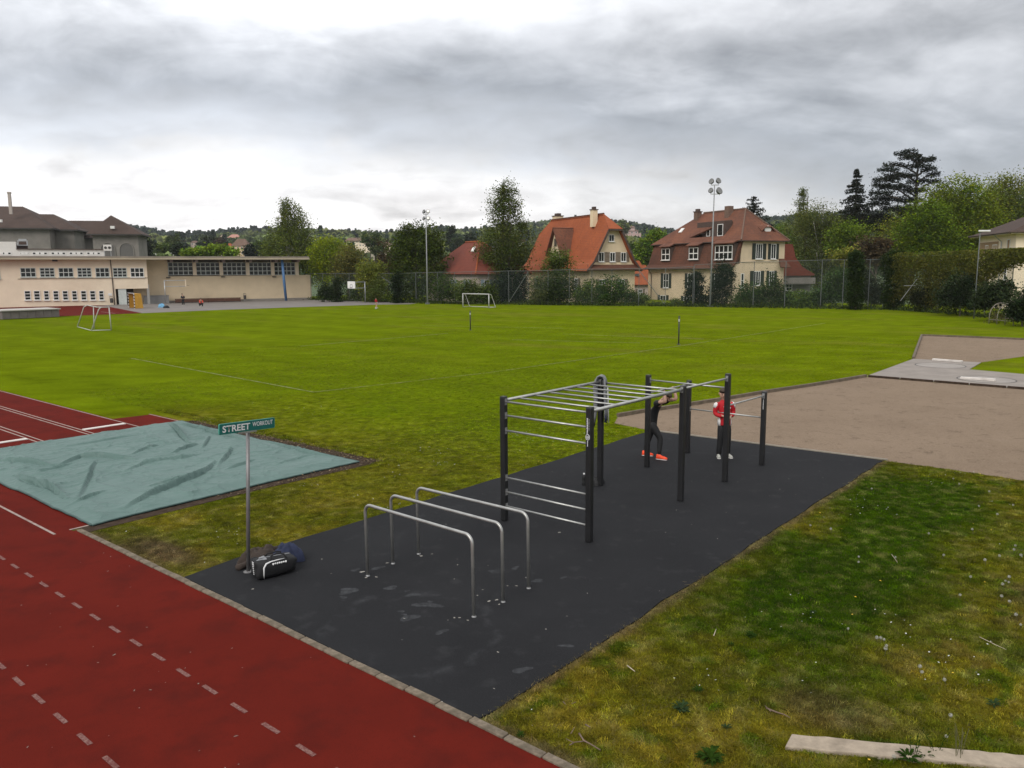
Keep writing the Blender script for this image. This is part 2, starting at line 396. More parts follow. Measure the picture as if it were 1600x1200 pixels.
structure('long_jump_runway', MB().poly([ST(-110, 5.66, .012), ST(-24.2, 5.66, .012), ST(-24.2, 12.5, .012), ST(-26.5, 12.5, .012), ST(-26.7, 11.25, .012), ST(-110, 11.25, .012)])
          .poly([ST(-24.2, 5.66, .012), ST(-15.6, 5.66, .012), ST(-15.6, 6.1, .012), ST(-24.2, 6.1, .012)]), m_track)
# worn white paint
m_paint, t, b, o = new_mat('worn_white_paint')
pos = t.nodes.new('ShaderNodeNewGeometry').outputs['Position']
c = tmix(t, tramp(t, tnoise(t, pos, 38, 4, .7), .36, .60), (.200, .105, .085), (.10, .016, .012))
t.links.new(c, b.inputs['Base Color']); b.inputs['Roughness'].default_value = .8
m_paint2 = simple('white_line_paint', (.29, .22, .19), .85, var=.25, scale=9, world=True, dirt=(.16, .06, .045))
m_board = simple('white_takeoff_board', (.58, .54, .50), .7, var=.1, scale=5, dirt=(.36, .31, .28))
dash = MB().poly([(-.145, -.026, 0), (.145, -.026, 0), (.145, .026, 0), (-.145, .026, 0)]).mesh('lane_dash', m_paint)
def lane(t0, s0, s1):
    s = s0
    while s < s1:
        o = link('lane_dash', dash, None, ST(s, t0, .0165), TH + random.uniform(-.01, .01)); o['kind'] = 'structure'; s += .613
lane(4.30, -17.4, -3.9); lane(2.96, -13.2, -5.0)
def line(name, p, q, wd, z, mat):
    p = Vector(p); q = Vector(q); d = (q - p).normalized(); nn = Vector((-d.y, d.x, 0)) * wd / 2
    o = structure(name, MB().poly([tuple(p - nn + Vector((0, 0, z))), tuple(q - nn + Vector((0, 0, z))), tuple(q + nn + Vector((0, 0, z))), tuple(p + nn + Vector((0, 0, z)))]), mat); return o
line('track_line', ST(-100, 5.36), ST(-15.55, 5.36), .05, .0165, m_paint2)
for tt in (9.82, 9.66, 8.44, 8.28, 11.17): line('runway_line', ST(-100, tt), ST(-24.3, tt), .05, .0165, m_paint2)
line('runway_line', ST(-26.6, 12.42), ST(-24.4, 12.42), .05, .0165, m_paint2)
line('runway_line', ST(-15.62, 5.64), ST(-15.62, 6.05), .06, .0165, m_paint2)
for k, (sa, ta, sb, tb, lab) in enumerate(((-25.5, 9.85, -25.5, 11.1, 'white take-off board across the runway lane nearest the grass field'), (-25.4, 7.0, -25.4, 8.25, 'white take-off board across the runway lane at the picture edge, left of the tarpaulin'))):
    o = link('takeoff_board', MB().box((0, (tb - ta) / 2, .012), (.2, tb - ta, .024)).mesh('takeoff_board', m_board), None, ST(sa, ta, .012), TH); tag(o, lab, 'take-off board', 'long jump take-off boards'); bevel(o, .005)

# ---- kerb of small concrete stones along the track
m_kerb = simple('kerb_concrete', (.165, .135, .102), .95, var=.35, scale=16, bump=.6, bscale=90, dirt=(.10, .085, .06), spec=.1)
kerb = link('track_kerb', None, None, ST(-15.45, 5.75, 0), TH); kerb['kind'] = 'structure'
kme = [MB().box((.245, 0, .012), (.490 - .004 * k, .098, .05)).mesh('kerb_stone', m_kerb) for k in range(3)]
for i in range(27):
    o = link('kerb_stone', kme[i % 3], kerb, (i * .5, random.uniform(-.006, .006), random.uniform(-.006, .004)), random.uniform(-.012, .012)); bevel(o, .008, 1)
m_soil = simple('dark_soil', (.048, .033, .024), .95, var=.35, scale=7, bump=.8, bscale=60, world=True, dirt=(.085, .062, .045), spec=.05)

# ---- rubber workout pad
m_pad, t, b, o = new_mat('rubber_pad')
pos = t.nodes.new('ShaderNodeNewGeometry').outputs['Position']
c = tmix(t, tramp(t, tnoise(t, pos, .6, 6, .6), .3, .7), (.0112, .0115, .0130), (.0165, .0168, .0186))
c = tmix(t, tramp(t, tnoise(t, pos, 2.6, 5, .65), .57, .85), c, (.033, .0335, .0355))
c = tmix(t, tramp(t, tnoise(t, pos, 150, 2, .6), .55, .72), c, (.040, .041, .044))
# a ring-shaped trace of dried dust round the dip bars
mp = t.nodes.new('ShaderNodeMapping'); cxy = G(640, 985)
mp.inputs['Location'].default_value = (-cxy[0], -cxy[1], 0); t.links.new(pos, mp.inputs[0])
wob = t.nodes.new('ShaderNodeVectorMath'); wob.operation = 'ADD'; t.links.new(mp.outputs[0], wob.inputs[0])
nv = t.nodes.new('ShaderNodeTexNoise'); nv.inputs['Scale'].default_value = 1.2; nv.inputs['Detail'].default_value = 3; t.links.new(pos, nv.inputs['Vector'])
sub = t.nodes.new('ShaderNodeVectorMath'); sub.operation = 'SUBTRACT'; t.links.new(nv.outputs['Color'], sub.inputs[0]); sub.inputs[1].default_value = (.5, .5, .5); t.links.new(sub.outputs[0], wob.inputs[1])
ln = t.nodes.new('ShaderNodeVectorMath'); ln.operation = 'LENGTH'; t.links.new(wob.outputs[0], ln.inputs[0])
ring = math_node(t, 'ABSOLUTE', math_node(t, 'SUBTRACT', ln.outputs['Value'], 1.15))
rf = math_node(t, 'MULTIPLY', math_node(t, 'SUBTRACT', 1.0, math_node(t, 'DIVIDE', ring, .13), clamp=True), tramp(t, tnoise(t, pos, 3.5, 4, .7), .45, .75))
c = tmix(t, math_node(t, 'MULTIPLY', rf, .35), c, (.085, .088, .094))
t.links.new(c, b.inputs['Base Color']); b.inputs['Roughness'].default_value = .9; b.inputs['Specular IOR Level'].default_value = .14
tbump(t, b, tnoise(t, pos, 190, 2), .5, .006)
pe = [(-11.68, 5.82), (-5.40, 5.80)]
rr = random.Random(5)
right_edge = [(-5.38 + rr.uniform(-.035, .035), 6.0 + k * .62) for k in range(24)] + [(-5.35, 20.74)]
left_edge = [(-11.78 + rr.uniform(-.03, .03) , 20.1 - k * .7) for k in range(20)]
poly = pe + right_edge + [(-8.6, 20.55), (-11.80, 20.35)] + left_edge
structure('rubber_pad', MB().prism([ST(*q)[:2] for q in poly], -.02, .026), m_pad)
m_edge = simple('pale_edge_strip', (.25, .22, .18), .85, var=.15, scale=6, world=True)
o = structure('edge_strip', MB().beam(ST(-11.8, 20.42, .02), ST(-5.3, 20.80, .02), .06, .06), m_edge)

# ---- shot put gravel, its timber edge and the concrete path with the throwing circles
m_gravel, t, b, o = new_mat('gravel')
pos = t.nodes.new('ShaderNodeNewGeometry').outputs['Position']
c = tmix(t, tramp(t, tnoise(t, pos, .35, 6, .6), .3, .7), (.185, .138, .098), (.238, .180, .130))
c = tmix(t, tramp(t, tnoise(t, pos, 5, 5, .7, (1, 1, 1)), .56, .76), c, (.115, .083, .058))
c = tmix(t, math_node(t, 'MULTIPLY', tramp(t, tnoise(t, pos, 1.9, 8, .78), .555, .62), .75), c, (.105, .078, .055))
c = tmix(t, math_node(t, 'MULTIPLY', tramp(t, tnoise(t, pos, .8, 7, .7), .56, .70), .6), c, (.245, .190, .142))
c = tmix(t, tramp(t, tnoise(t, pos, 34, 3, .7), .45, .7), c, (.265, .20, .148))
c = tmix(t, tramp(t, tnoise(t, pos, 48, 2, .6), .62, .7), c, (.075, .055, .038))
t.links.new(c, b.inputs['Base Color']); b.inputs['Roughness'].default_value = 1; b.inputs['Specular IOR Level'].default_value = .03
tbump(t, b, tnoise(t, pos, 60, 3, .7), .7, .02)
# curved field-side border measured along the gravel
gb = [G(u, v) for u, v in ((965, 652), (1000, 646), (1060, 637), (1130, 626), (1200, 614), (1260, 605), (1310, 597), (1353, 589.5))]
far = [tuple(q) for q in gb]
poly = far + [tuple(G(1600, 609)), (27, 27.5), (15.5, 12.9), tuple(G(1600, 752)), tuple(G(1490, 735)), tuple(G(1384, 721)), ST(-5.3, 20.84)[:2], ST(-11.85, 20.46)[:2], tuple(G(960, 662))]
structure('shot_put_gravel', MB().prism(poly, -.05, .012), m_gravel)
m_wood = simple('weathered_timber', (.13, .10, .07), .9, var=.3, scale=5, bump=.4, dirt=(.08, .08, .04))
edge = thing('timber_edging', 'weathered timber edging between the gravel of the shot put landing area and the field', 'edging', (far[0][0], far[0][1], 0))
for i in range(len(far) - 1):
    a = Vector((far[i][0] - far[0][0], far[i][1] - far[0][1], .05)); c2 = Vector((far[i + 1][0] - far[0][0], far[i + 1][1] - far[0][1], .05))
    part('plank', MB().beam(a + (c2 - a) * .004, c2 - (c2 - a) * .004, .1, .16), m_wood, edge)
m_conc = simple('path_concrete', (.235, .205, .18), .85, var=.14, scale=1.2, world=True, bump=.3, bscale=80, dirt=(.185, .155, .13))
cp = [(1355, 588), (1427, 561.5), (1533, 567), (1514, 578), (1600, 585.5)]
poly = [tuple(G(*q)) for q in cp] + [(28, 33.5), (28, 27.5), tuple(G(1600, 608.5))]
structure('concrete_path', MB().prism(poly, -.05, .03), m_conc)
poly = [tuple(G(*q)) for q in ((1440, 525), (1600, 531.5))] + [(42, 52), (32, 39.6), tuple(G(1600, 557)), tuple(G(1532, 566.5)), tuple(G(1427.5, 561))]
structure('upper_gravel', MB().prism(poly, -.05, .012), m_gravel)
ed2 = thing('path_edging', 'dark timber edging along the near side of the concrete throwing path', 'edging', (*G(1356, 589.5), 0))
a = G(1356, 589.5); c2 = np.array((27.8, 27.0)); c2 = a + (G(1600, 609) - a) * 1.35
for k in range(6):
    p_ = (c2 - a) * (k / 6 + .003); q_ = (c2 - a) * ((k + 1) / 6 - .003)
    part('plank', MB().beam((p_[0], p_[1], .03), (q_[0], q_[1], .03), .09, .14), m_soil, ed2)
ed3 = thing('upper_edging', 'timber edging round the far corner of the small upper gravel bed', 'edging', (*G(1440, 525), 0))
o0 = G(1440, 525)
for pa, pb in (((1440, 525), (1427, 561)), ((1440, 525), (1520, 528)), ((1520, 528), (1600, 531.5))):
    p_ = G(*pa) - o0; q_ = G(*pb) - o0
    part('plank', MB().beam((p_[0], p_[1], .05), (q_[0], q_[1], .05), .12, .16), m_wood, ed3)
m_ring = simple('dark_steel_rim', (.05, .045, .04), .6, metal=.3, var=.2)
m_ringc = simple('smooth_circle_concrete', (.27, .24, .215), .7, var=.12, scale=1.5, world=True)
for k, (u, v, a0, su, sv, lab) in enumerate(((1469, 572, .0, 1479, 566, 'far one'), (1541, 594, .0, 1527, 595.5, 'near one'))):
    c0 = G(u, v); r0 = 1.07
    ci = thing('throwing_circle', ('throwing circle with steel rim on the concrete path beside the upper gravel bed', 'throwing circle with steel rim on the concrete path nearest the big gravel area')[k], 'throwing circle', (c0[0], c0[1], .03))
    rm = MB()
    n = 40
    for j in range(n):
        a1 = 2 * math.pi * j / n; a2 = 2 * math.pi * (j + 1) / n
        rm.poly([(r0 * math.cos(a1), r0 * math.sin(a1), .006), ((r0 + .045) * math.cos(a1), (r0 + .045) * math.sin(a1), .006), ((r0 + .045) * math.cos(a2), (r0 + .045) * math.sin(a2), .006), (r0 * math.cos(a2), r0 * math.sin(a2), .006)])
        rm.poly([(r0 * math.cos(a1), r0 * math.sin(a1), .006), (r0 * math.cos(a2), r0 * math.sin(a2), .006), (r0 * math.cos(a2), r0 * math.sin(a2), .003), (r0 * math.cos(a1), r0 * math.sin(a1), .003)])
    part('steel_rim', rm, m_ring, ci)
    part('circle_floor', MB().poly([(r0 * math.cos(2 * math.pi * j / n), r0 * math.sin(2 * math.pi * j / n), .003) for j in range(n)]), m_ringc, ci)
    # curved white stop board standing on the rim
    pa = G(su - (23 if k == 0 else 27), sv - 1.5 * (1 if k == 0 else 1)); pb = G(su + (23 if k == 0 else 28), sv + 2)
    d = pb - pa; L = float(np.hypot(*d)); bl = MB(); st = []
    for j in range(9):
        q = j / 8; bow = .10 * (1 - (2 * q - 1) ** 2); st.append((q * L, bow))
    inn = [(x, y) for x, y in st]; out = [(L, -.02 + .19), (0, -.02 + .19)]
    bl.prism(inn + [(L, .22), (0, .22)], 0, .10)
    o = link('stop_board', bl.mesh('stop_board', m_board), None, (pa[0], pa[1], .036), math.atan2(d[1], d[0]))
    tag(o, ('white wooden stop board on the circle by the upper gravel bed', 'white wooden stop board on the circle nearest the big gravel area')[k], 'stop board', 'shot put stop boards'); bevel(o, .012)

# ---- hard court in front of the gym and its red surface
m_asph = simple('court_asphalt', (.165, .147, .133), .9, var=.12, scale=.4, world=True)
ea = [G(222, 489.5), G(340, 484.5), G(460, 480.2), G(584, 476.2), G(640, 475.5)]
structure('hard_court', MB().poly([(float(q[0]), float(q[1]), .012) for q in ea] + [(-14, 118, .012), (-26, 142, .012), (-80, 120, .012), (-57, 97, .012)]), m_asph)
er = [G(0, 499.5), G(105, 494), G(222, 489.5)]
structure('red_court', MB().poly([(float(q[0]), float(q[1]), .02) for q in er] + [(-60.0, 117.5, .02), (-62.5, 119.5, .02), (-100, 100, .02), (-75, 75, .02)]), m_track)
line('court_line', (*G(200, 482), 0), (*G(224, 488), 0), .12, .026, m_paint2); line('court_line', (*G(158, 487.5), 0), (*G(180, 490), 0), .12, .026, m_paint2)
# faint field lines of thin lime paint, grass showing through
m_lime, t, b, o = new_mat('faint_lime_line')
pos = t.nodes.new('ShaderNodeNewGeometry').outputs['Position']
c = tmix(t, tramp(t, tnoise(t, pos, 1.3, 4, .7), .40, .62), (.112, .145, .006), (.27, .285, .13)); t.links.new(c, b.inputs['Base Color']); b.inputs['Roughness'].default_value = .95
for pa, pb in (((205, 560), (490, 613)), ((490, 613), (760, 583)), ((760, 583), (1060, 541)), ((1060, 541), (1290, 505))):
    line('field_line', (*G(*pa), 0), (*G(*pb), 0), .07, .012, m_lime)
for pa, pb in (((470, 541), (700, 521)), ((800, 531), (1000, 536)), ((660, 509), (880, 513)), ((880, 522), (1100, 530)), ((560, 497), (720, 492))):
    line('field_line', (*G(*pa), 0), (*G(*pb), 0), .10, .012, m_lime)
# ================================================================== VEGETATION BUILDERS
def leaf_quads(C, size, rg, up=.35, aspect=.62, hang=0.0):
    """C: (n,3) leaf centres -> vertices and quads, each leaf turned its own way"""
    n = len(C)
    nrm = rg.normal(size=(n, 3)); nrm[:, 2] = np.abs(nrm[:, 2]) + up; nrm /= np.linalg.norm(nrm, axis=1, keepdims=True)
    a = rg.normal(size=(n, 3)); a[:, 2] -= hang * 2; a -= nrm * (a * nrm).sum(1, keepdims=True); a /= np.linalg.norm(a, axis=1, keepdims=True) + 1e-9
    bq = np.cross(nrm, a); sz = size * rg.uniform(.6, 1.35, (n, 1)) / 2
    a = a * sz; bq = bq * sz * aspect
    V = np.stack([C - a, C + bq - a * .1, C + a, C - bq - a * .1], 1).reshape(-1, 3)
    return V, np.arange(4 * n).reshape(n, 4)
def tint_of(base, n_cl, rg, spread=.28, hue=.12):
    k = np.exp(rg.normal(0, spread, (n_cl, 1))); h = rg.normal(0, hue, (n_cl, 1))
    return np.clip(np.array(base)[None] * k * np.concatenate([1 + h, np.ones_like(h), 1 - h], 1), .003, .8)
def cloud_mesh(name, C, T, size, rg, up=.35, aspect=.62, hang=0.0, mat=None):
    V, Fq = leaf_quads(C, size, rg, up, aspect, hang)
    T = T * rg.uniform(.85, 1.18, (len(C), 1))
    return np_mesh(name, V, Fq, mat or M_LEAF, np.repeat(T, 4, 0))
def blob_leaves(blobs, n, rg, base, per=26, spread=.55, shell=.45, hollow=0.0, spr_t=.26, hue=.10, hangf=0.0):
    """blobs: (cx,cy,cz,rx,ry,rz[,weight]); clumps towards the shell of each blob"""
    wts = np.array([(b[3] * b[4] * b[5]) ** (2 / 3) * (b[6] if len(b) > 6 else 1) for b in blobs]); wts /= wts.sum()
    ncl = max(6, n // per); which = rg.choice(len(blobs), ncl, p=wts); B = np.array([b[:6] for b in blobs])[which]
    d = rg.normal(size=(ncl, 3)); d /= np.linalg.norm(d, axis=1, keepdims=True)
    r = shell + (1 - shell) * rg.random((ncl, 1)) ** .6
    r *= 1 + rg.normal(0, .10, (ncl, 1))
    cc = B[:, :3] + d * r * B[:, 3:6]
    idx = np.repeat(np.arange(ncl), per); rad = np.minimum(B[:, 3], B[:, 5])[:, None]
    sp = spread * np.clip(rad ** .5, .3, 2.2) * rg.uniform(.55, 1.2, (ncl, 1))
    off = rg.normal(size=(ncl * per, 3)) * sp[idx] * np.array([1, 1, .62])
    if hangf: off[:, 2] -= np.abs(rg.normal(0, hangf, ncl * per)); off[:, :2] *= .8; cc[:, 0] *= 1.2
    T = tint_of(base, ncl, rg, spr_t, hue)[idx]
    return cc[idx] + off, T, cc
def trunk_mesh(h, r, targets, rg, mat, limbs=9, bend=.25, z0=-.3, top=1.0):
    mb = MB(); pts = []; k = 7
    ph = rg.uniform(0, 6.28)
    for i in range(k):
        q = i / (k - 1); pts.append((bend * math.sin(q * 2.4 + ph) * q, bend * math.cos(q * 1.9 + ph) * q, z0 + (h * top - z0) * q))
    mb.tube(pts, [r * (1 - .86 * (i / (k - 1)) ** .9) * (1.35 if i == 0 else 1) for i in range(k)], 8)
    if len(targets):
        for j in rg.choice(len(targets), min(limbs, len(targets)), replace=False):
            tg = Vector(targets[j]); q = min(.9, max(.22, tg.z / h * .62)); i0 = min(k - 2, int(q * (k - 1))); fr = q * (k - 1) - i0
            st = Vector(pts[i0]).lerp(Vector(pts[i0 + 1]), fr); mid = st.lerp(tg, .5) + Vector((0, 0, -.06 * (tg - st).length))
            rr0 = r * (1 - .8 * q) * .5
            mb.tube([st, st.lerp(mid, .5), mid, mid.lerp(tg, .55), tg], [rr0, rr0 * .85, rr0 * .65, rr0 * .45, rr0 * .2], 5)
    return mb
_seed = [100]
def tree(label, u, vtop, Y, blobs, col, n=7000, leaf=.26, name='tree', cat='tree', group=None, r=None, bark=None, shell=.45, spread=.44, hang=0.0, base=None, limbs=9, spr_t=.26, hue=.10, per=30, up=.75, trunk_top=.93):
    """blobs are measured as (u, v, half width, half height) on the tree's own distance Y"""
    _seed[0] += 1; rg = np.random.default_rng(_seed[0])
    m = Y / F_PX; bx = P(u, 480, Y); zb = float(terrain_z(bx[0], Y)) if base is None else base
    root = thing(name, label, cat, (bx[0], Y, zb), 0, group)
    B = []
    for q in blobs:
        c = P(q[0], q[1], Y); rx, rz = q[2] * m, q[3] * m
        B.append((c[0] - bx[0], rg.uniform(-.15, .15) * rx, c[2] - zb, rx, (rx * .9 if len(q) < 5 else q[4]), rz) + ((q[5],) if len(q) > 5 else ()))
    C, T, cc = blob_leaves(B, int(n * 1.45), rg, tuple(q * k_ for q, k_ in zip(col, (1.28, 1.34, 1.0))), per, spread, shell, hangf=hang, spr_t=spr_t, hue=hue)
    C[:, 2] = np.maximum(C[:, 2], .12)
    h = P(u, vtop, Y)[2] - zb
    part('trunk', trunk_mesh(h, r or max(.1, h * .022), cc[cc[:, 2] > h * .2], rg, bark or M_BARK, limbs, top=trunk_top), bark or M_BARK, root, True)
    o = link('crown', cloud_mesh('crown', C, T, leaf * 1.22, rg, up, hang=1.0 if hang else 0.0), root)
    return root
def conifer(label, u, vtop, vbot, Y, halfw, col, tiers=16, n=26, leaf=.34, droop=.25, name='spruce_tree', cat='tree', group=None, power=.85, base=None, jit=.25, gap=0.0):
    """tiers of drooping boughs, each bough a flat spray of needles"""
    _seed[0] += 1; rg = np.random.default_rng(_seed[0])
    m = Y / F_PX; bx = P(u, 480, Y); zb = float(terrain_z(bx[0], Y)) if base is None else base
    root = thing(name, label, cat, (bx[0], Y, zb), 0, group)
    zt = P(u, vtop, Y)[2] - zb; z0 = P(u, vbot, Y)[2] - zb; rmax = halfw * m
    mb = MB().tube([(0, 0, -.3), (.05, 0, zt * .5), (0, .05, zt * .985)], [zt * .018, zt * .011, .03], 8)
    pts = []; cid = []; k = 0
    for i in range(tiers):
        q = (i + rg.uniform(-.25, .25)) / tiers; z = z0 + (zt - z0) * max(0, q); rad = rmax * (1 - max(0, q)) ** power + .12
        nb = max(4, int(round(10 - 5 * q)))
        for j in range(nb):
            an = 2 * math.pi * (j + rg.uniform(-.35, .35)) / nb + i * 1.3; rl = rad * rg.uniform(1 - jit * 1.6, 1 + jit)
            if rg.random() < gap: continue
            e_ = np.array([math.cos(an), math.sin(an), 0]); side = np.array([-e_[1], e_[0], 0])
            nn = int(n * (rl / rmax) ** .7) + 5
            d = rg.random(nn) ** .7 * rl
            p = e_[None] * d[:, None] + side[None] * (rg.normal(0, .16, nn) * (.35 * rl + .3 * d))[:, None]
            p[:, 2] = z - droop * d + .16 * droop * d * d / max(rl, .3) + rg.normal(0, .10, nn) - np.abs(rg.normal(0, .22, nn)) * (d / rl)
            pts.append(p); cid.append(np.full(nn, k)); k += 1
            if rl > .5: mb.tube([(0, 0, z), tuple(e_ * rl * .5 + np.array([0, 0, z - droop * rl * .45])), tuple(e_ * rl * .92 + np.array([0, 0, z - droop * rl * .78]))], [.05, .035, .012], 4, cap=False)
    C = np.concatenate(pts); cid = np.concatenate(cid); T = tint_of(col, k, rg, .22, .08)[cid]
    part('trunk', mb, M_BARK, root, True)
    link('crown', cloud_mesh('crown', C, T, leaf, rg, .7, .42), root)
    return root

# ================================================================== HILLS: far woods and scattered valley trees (nobody could count them)
m_wood_far, t, b, o = new_mat('far_wood_leaf')
at = t.nodes.new('ShaderNodeAttribute'); at.attribute_name = 'tint'; at.attribute_type = 'INSTANCER'
t.links.new(at.outputs['Color'], b.inputs['Base Color']); b.inputs['Roughness'].default_value = .9; b.inputs['Specular IOR Level'].default_value = .1
def lump(name, rad, h, pointy, seed):
    rg = np.random.default_rng(seed); n = 230 if not pointy else 170
    if pointy:
        q = rg.random(n) ** 1.4; an = rg.uniform(0, 6.28, n); rr = rad * (1 - q) * rg.uniform(.5, 1.05, n)
        C = np.stack([rr * np.cos(an), rr * np.sin(an), .06 * h + q * h * .96], 1)
    else:
        d = rg.normal(size=(n, 3)); d /= np.linalg.norm(d, axis=1, keepdims=True); k = rg.uniform(.6, 1.05, (n, 1))
        C = d * k * np.array([rad, rad, h * .45]) + np.array([0, 0, h * .55])
    V, Fq = leaf_quads(C, rad * .75, rg, .3, .8)
    me = np_mesh(name, V, Fq, m_wood_far)
    o = bpy.data.objects.new(name, me); return o
src = bpy.data.collections.new('wood_sources')
for k in range(3): src.objects.link(lump('broadleaf_lump', .5, 1.0, False, 50 + k))
for k in range(2): src.objects.link(lump('conifer_lump', .30, 1.05, True, 60 + k))
def scatter(name, pts, scale, tint, coll, mat, rot_z=None, kind='stuff', pick=None):
    """points carrying scale, turn and tint; a node group sets one source on each"""
    me = bpy.data.meshes.new(name); me.vertices.add(len(pts)); me.vertices.foreach_set('co', np.asarray(pts, np.float32).ravel())
    a = me.attributes.new('scl', 'FLOAT_VECTOR', 'POINT'); a.data.foreach_set('vector', np.asarray(scale, np.float32).ravel())
    a = me.attributes.new('tint', 'FLOAT_COLOR', 'POINT'); c4 = np.ones((len(pts), 4), np.float32); c4[:, :3] = tint; a.data.foreach_set('color', c4.ravel())
    rz = np.zeros((len(pts), 3), np.float32); rz[:, 2] = rng.uniform(0, 6.28, len(pts)); a = me.attributes.new('turn', 'FLOAT_VECTOR', 'POINT'); a.data.foreach_set('vector', rz.ravel())
    a = me.attributes.new('pick', 'INT', 'POINT'); a.data.foreach_set('value', np.asarray(pick if pick is not None else rng.integers(0, len(coll.objects), len(pts)), np.int32))
    o = link(name, me); o['kind'] = kind
    ng = bpy.data.node_groups.new(name, 'GeometryNodeTree')
    ng.interface.new_socket('Geometry', in_out='INPUT', socket_type='NodeSocketGeometry'); ng.interface.new_socket('Geometry', in_out='OUTPUT', socket_type='NodeSocketGeometry')
    gi = ng.nodes.new('NodeGroupInput'); go = ng.nodes.new('NodeGroupOutput'); iop = ng.nodes.new('GeometryNodeInstanceOnPoints')
    ci = ng.nodes.new('GeometryNodeCollectionInfo'); ci.inputs[0].default_value = coll; ci.inputs[1].default_value = True; ci.inputs[2].default_value = True
    def attr(nm, dt):
        n = ng.nodes.new('GeometryNodeInputNamedAttribute'); n.data_type = dt; n.inputs[0].default_value = nm; return n.outputs[0]
    L = ng.links.new
    L(gi.outputs[0], iop.inputs['Points']); L(ci.outputs[0], iop.inputs['Instance']); iop.inputs['Pick Instance'].default_value = True
    L(attr('pick', 'INT'), iop.inputs['Instance Index']); L(attr('turn', 'FLOAT_VECTOR'), iop.inputs['Rotation']); L(attr('scl', 'FLOAT_VECTOR'), iop.inputs['Scale'])
    L(iop.outputs[0], go.inputs[0])
    md = o.modifiers.new('scatter', 'NODES'); md.node_group = ng
    return o
def woods(name, n, y0, y1, hmin, hmax, u0, u1, dens=None, conif=.35, seed=1, avoid=True):
    rg = np.random.default_rng(seed)
    y = np.sqrt(rg.uniform(y0 ** 2, y1 ** 2, n)); u = rg.uniform(u0, u1, n); x = (u - 800) / F_PX * y
    keep = np.ones(n, bool)
    if avoid: keep &= meadow_mask(x, y) < .3
    if dens is not None: keep &= rg.random(n) < dens(x, y, u)
    x, y = x[keep], y[keep]; z = terrain_z(x, y) - .3
    k = len(x); patch = vnoise(x, y, 110, 21, 3)
    con = rg.random(k) < np.clip(conif + (patch - .5) * 3.2, .04, .96)
    h = rg.uniform(hmin, hmax, k) * np.where(con, 1.15, 1.0); wd = h * rg.uniform(.8, 1.25, k)
    base = np.where(con[:, None], np.array([.036, .060, .034])[None], np.array([.100, .130, .046])[None])  # greens lightened to stand in for part of the haze
    yel = sstep(.45, .7, vnoise(x, y, 60, 23, 3))[:, None] * (~con)[:, None]
    base = base * (1 - yel) + np.array([.145, .165, .040])[None] * yel
    tint = base * np.exp(rg.normal(0, .28, (k, 1)))
    pick = np.where(con, rg.integers(3, 5, k), rg.integers(0, 3, k))
    # collection children are taken in alphabetical order: broadleaf_lump x3 then conifer_lump x2
    return scatter(name, np.stack([x, y, z], 1), np.stack([wd, wd, h], 1), tint, src, m_wood_far, pick=pick)
woods('far_wood', 24000, 980, 1620, 9, 17, -250, 1900, seed=3, conif=.30)
woods('hillside_wood', 5200, 560, 1000, 8, 17, -250, 1900, dens=lambda x, y, u: .25 + .6 * sstep(.42, .62, vnoise(x, y, 90, 31, 3)), seed=4, conif=.3)
woods('valley_trees', 1500, 230, 560, 5, 11, -250, 1900, dens=lambda x, y, u: .7 * sstep(.38, .6, vnoise(x, y, 50, 33, 3)), seed=5, conif=.3)

# ================================================================== BUILDING HELPERS
M_GLASS, t, b, o = new_mat('window_glass')
b.inputs['Base Color'].default_value = (.016, .020, .018, 1); b.inputs['Roughness'].default_value = .12; b.inputs['Specular IOR Level'].default_value = .28
M_WHITE = simple('white_window_paint', (.72, .71, .68), .6, var=.06)
M_CREAM = simple('cream_render', (.68, .55, .375), .9, var=.07, scale=.5, dirt=(.50, .40, .27))
M_CREAM2 = simple('pale_cream_render', (.79, .665, .505), .9, var=.06, scale=.5, dirt=(.66, .54, .40))
M_BUFF = simple('buff_render', (.61, .49, .34), .9, var=.07, scale=.5, dirt=(.43, .35, .25))
M_PINKW = simple('pinkish_render', (.52, .42, .36), .9, var=.07, scale=.5)
M_GREYR = simple('grey_stone_render', (.205, .188, .168), .9, var=.14, scale=.7, dirt=(.125, .115, .10))
M_SHUT = simple('dark_green_shutter', (.022, .030, .022), .6, var=.2)
M_SHUTB = simple('brown_shutter', (.19, .15, .11), .7, var=.2)
M_SHUTG = simple('grey_blue_shutter', (.26, .32, .38), .7, var=.15)
M_DARKW = simple('dark_timber', (.075, .05, .04), .8, var=.25)
M_STEELG = simple('galvanised_steel', (.42, .43, .44), .45, metal=.6, var=.12)
def tile_roof(name, c1, c2, c3, course=.34):
    """clay tiles too far away to part: courses and tile columns as fine relief, tile to tile colour in noise"""
    m, t, b, o = new_mat(name)
    vec = t.nodes.new('ShaderNodeTexCoord').outputs['Object']
    sp = t.nodes.new('ShaderNodeSeparateXYZ'); t.links.new(vec, sp.inputs[0])
    c = tmix(t, tramp(t, tnoise(t, vec, .35, 6, .68), .38, .62), c1, c2)
    c = tmix(t, tramp(t, tnoise(t, vec, 3.2, 4, .75), .50, .72), c, c3)
    c = tmix(t, tramp(t, tnoise(t, vec, 1.3, 5, .7), .60, .80), c, tuple(q * .55 for q in c1))
    fr = math_node(t, 'FRACT', math_node(t, 'DIVIDE', sp.outputs[2], course * .72))
    c = tmix(t, math_node(t, 'MULTIPLY', math_node(t, 'LESS_THAN', fr, .22), .28), c, tuple(q * .4 for q in c1))
    t.links.new(c, b.inputs['Base Color']); b.inputs['Roughness'].default_value = .85; b.inputs['Specular IOR Level'].default_value = .2
    tbump(t, b, fr, .5, .03)
    return m
M_ORANGE = tile_roof('orange_clay_tiles', (.265, .072, .028), (.33, .090, .034), (.20, .062, .030))
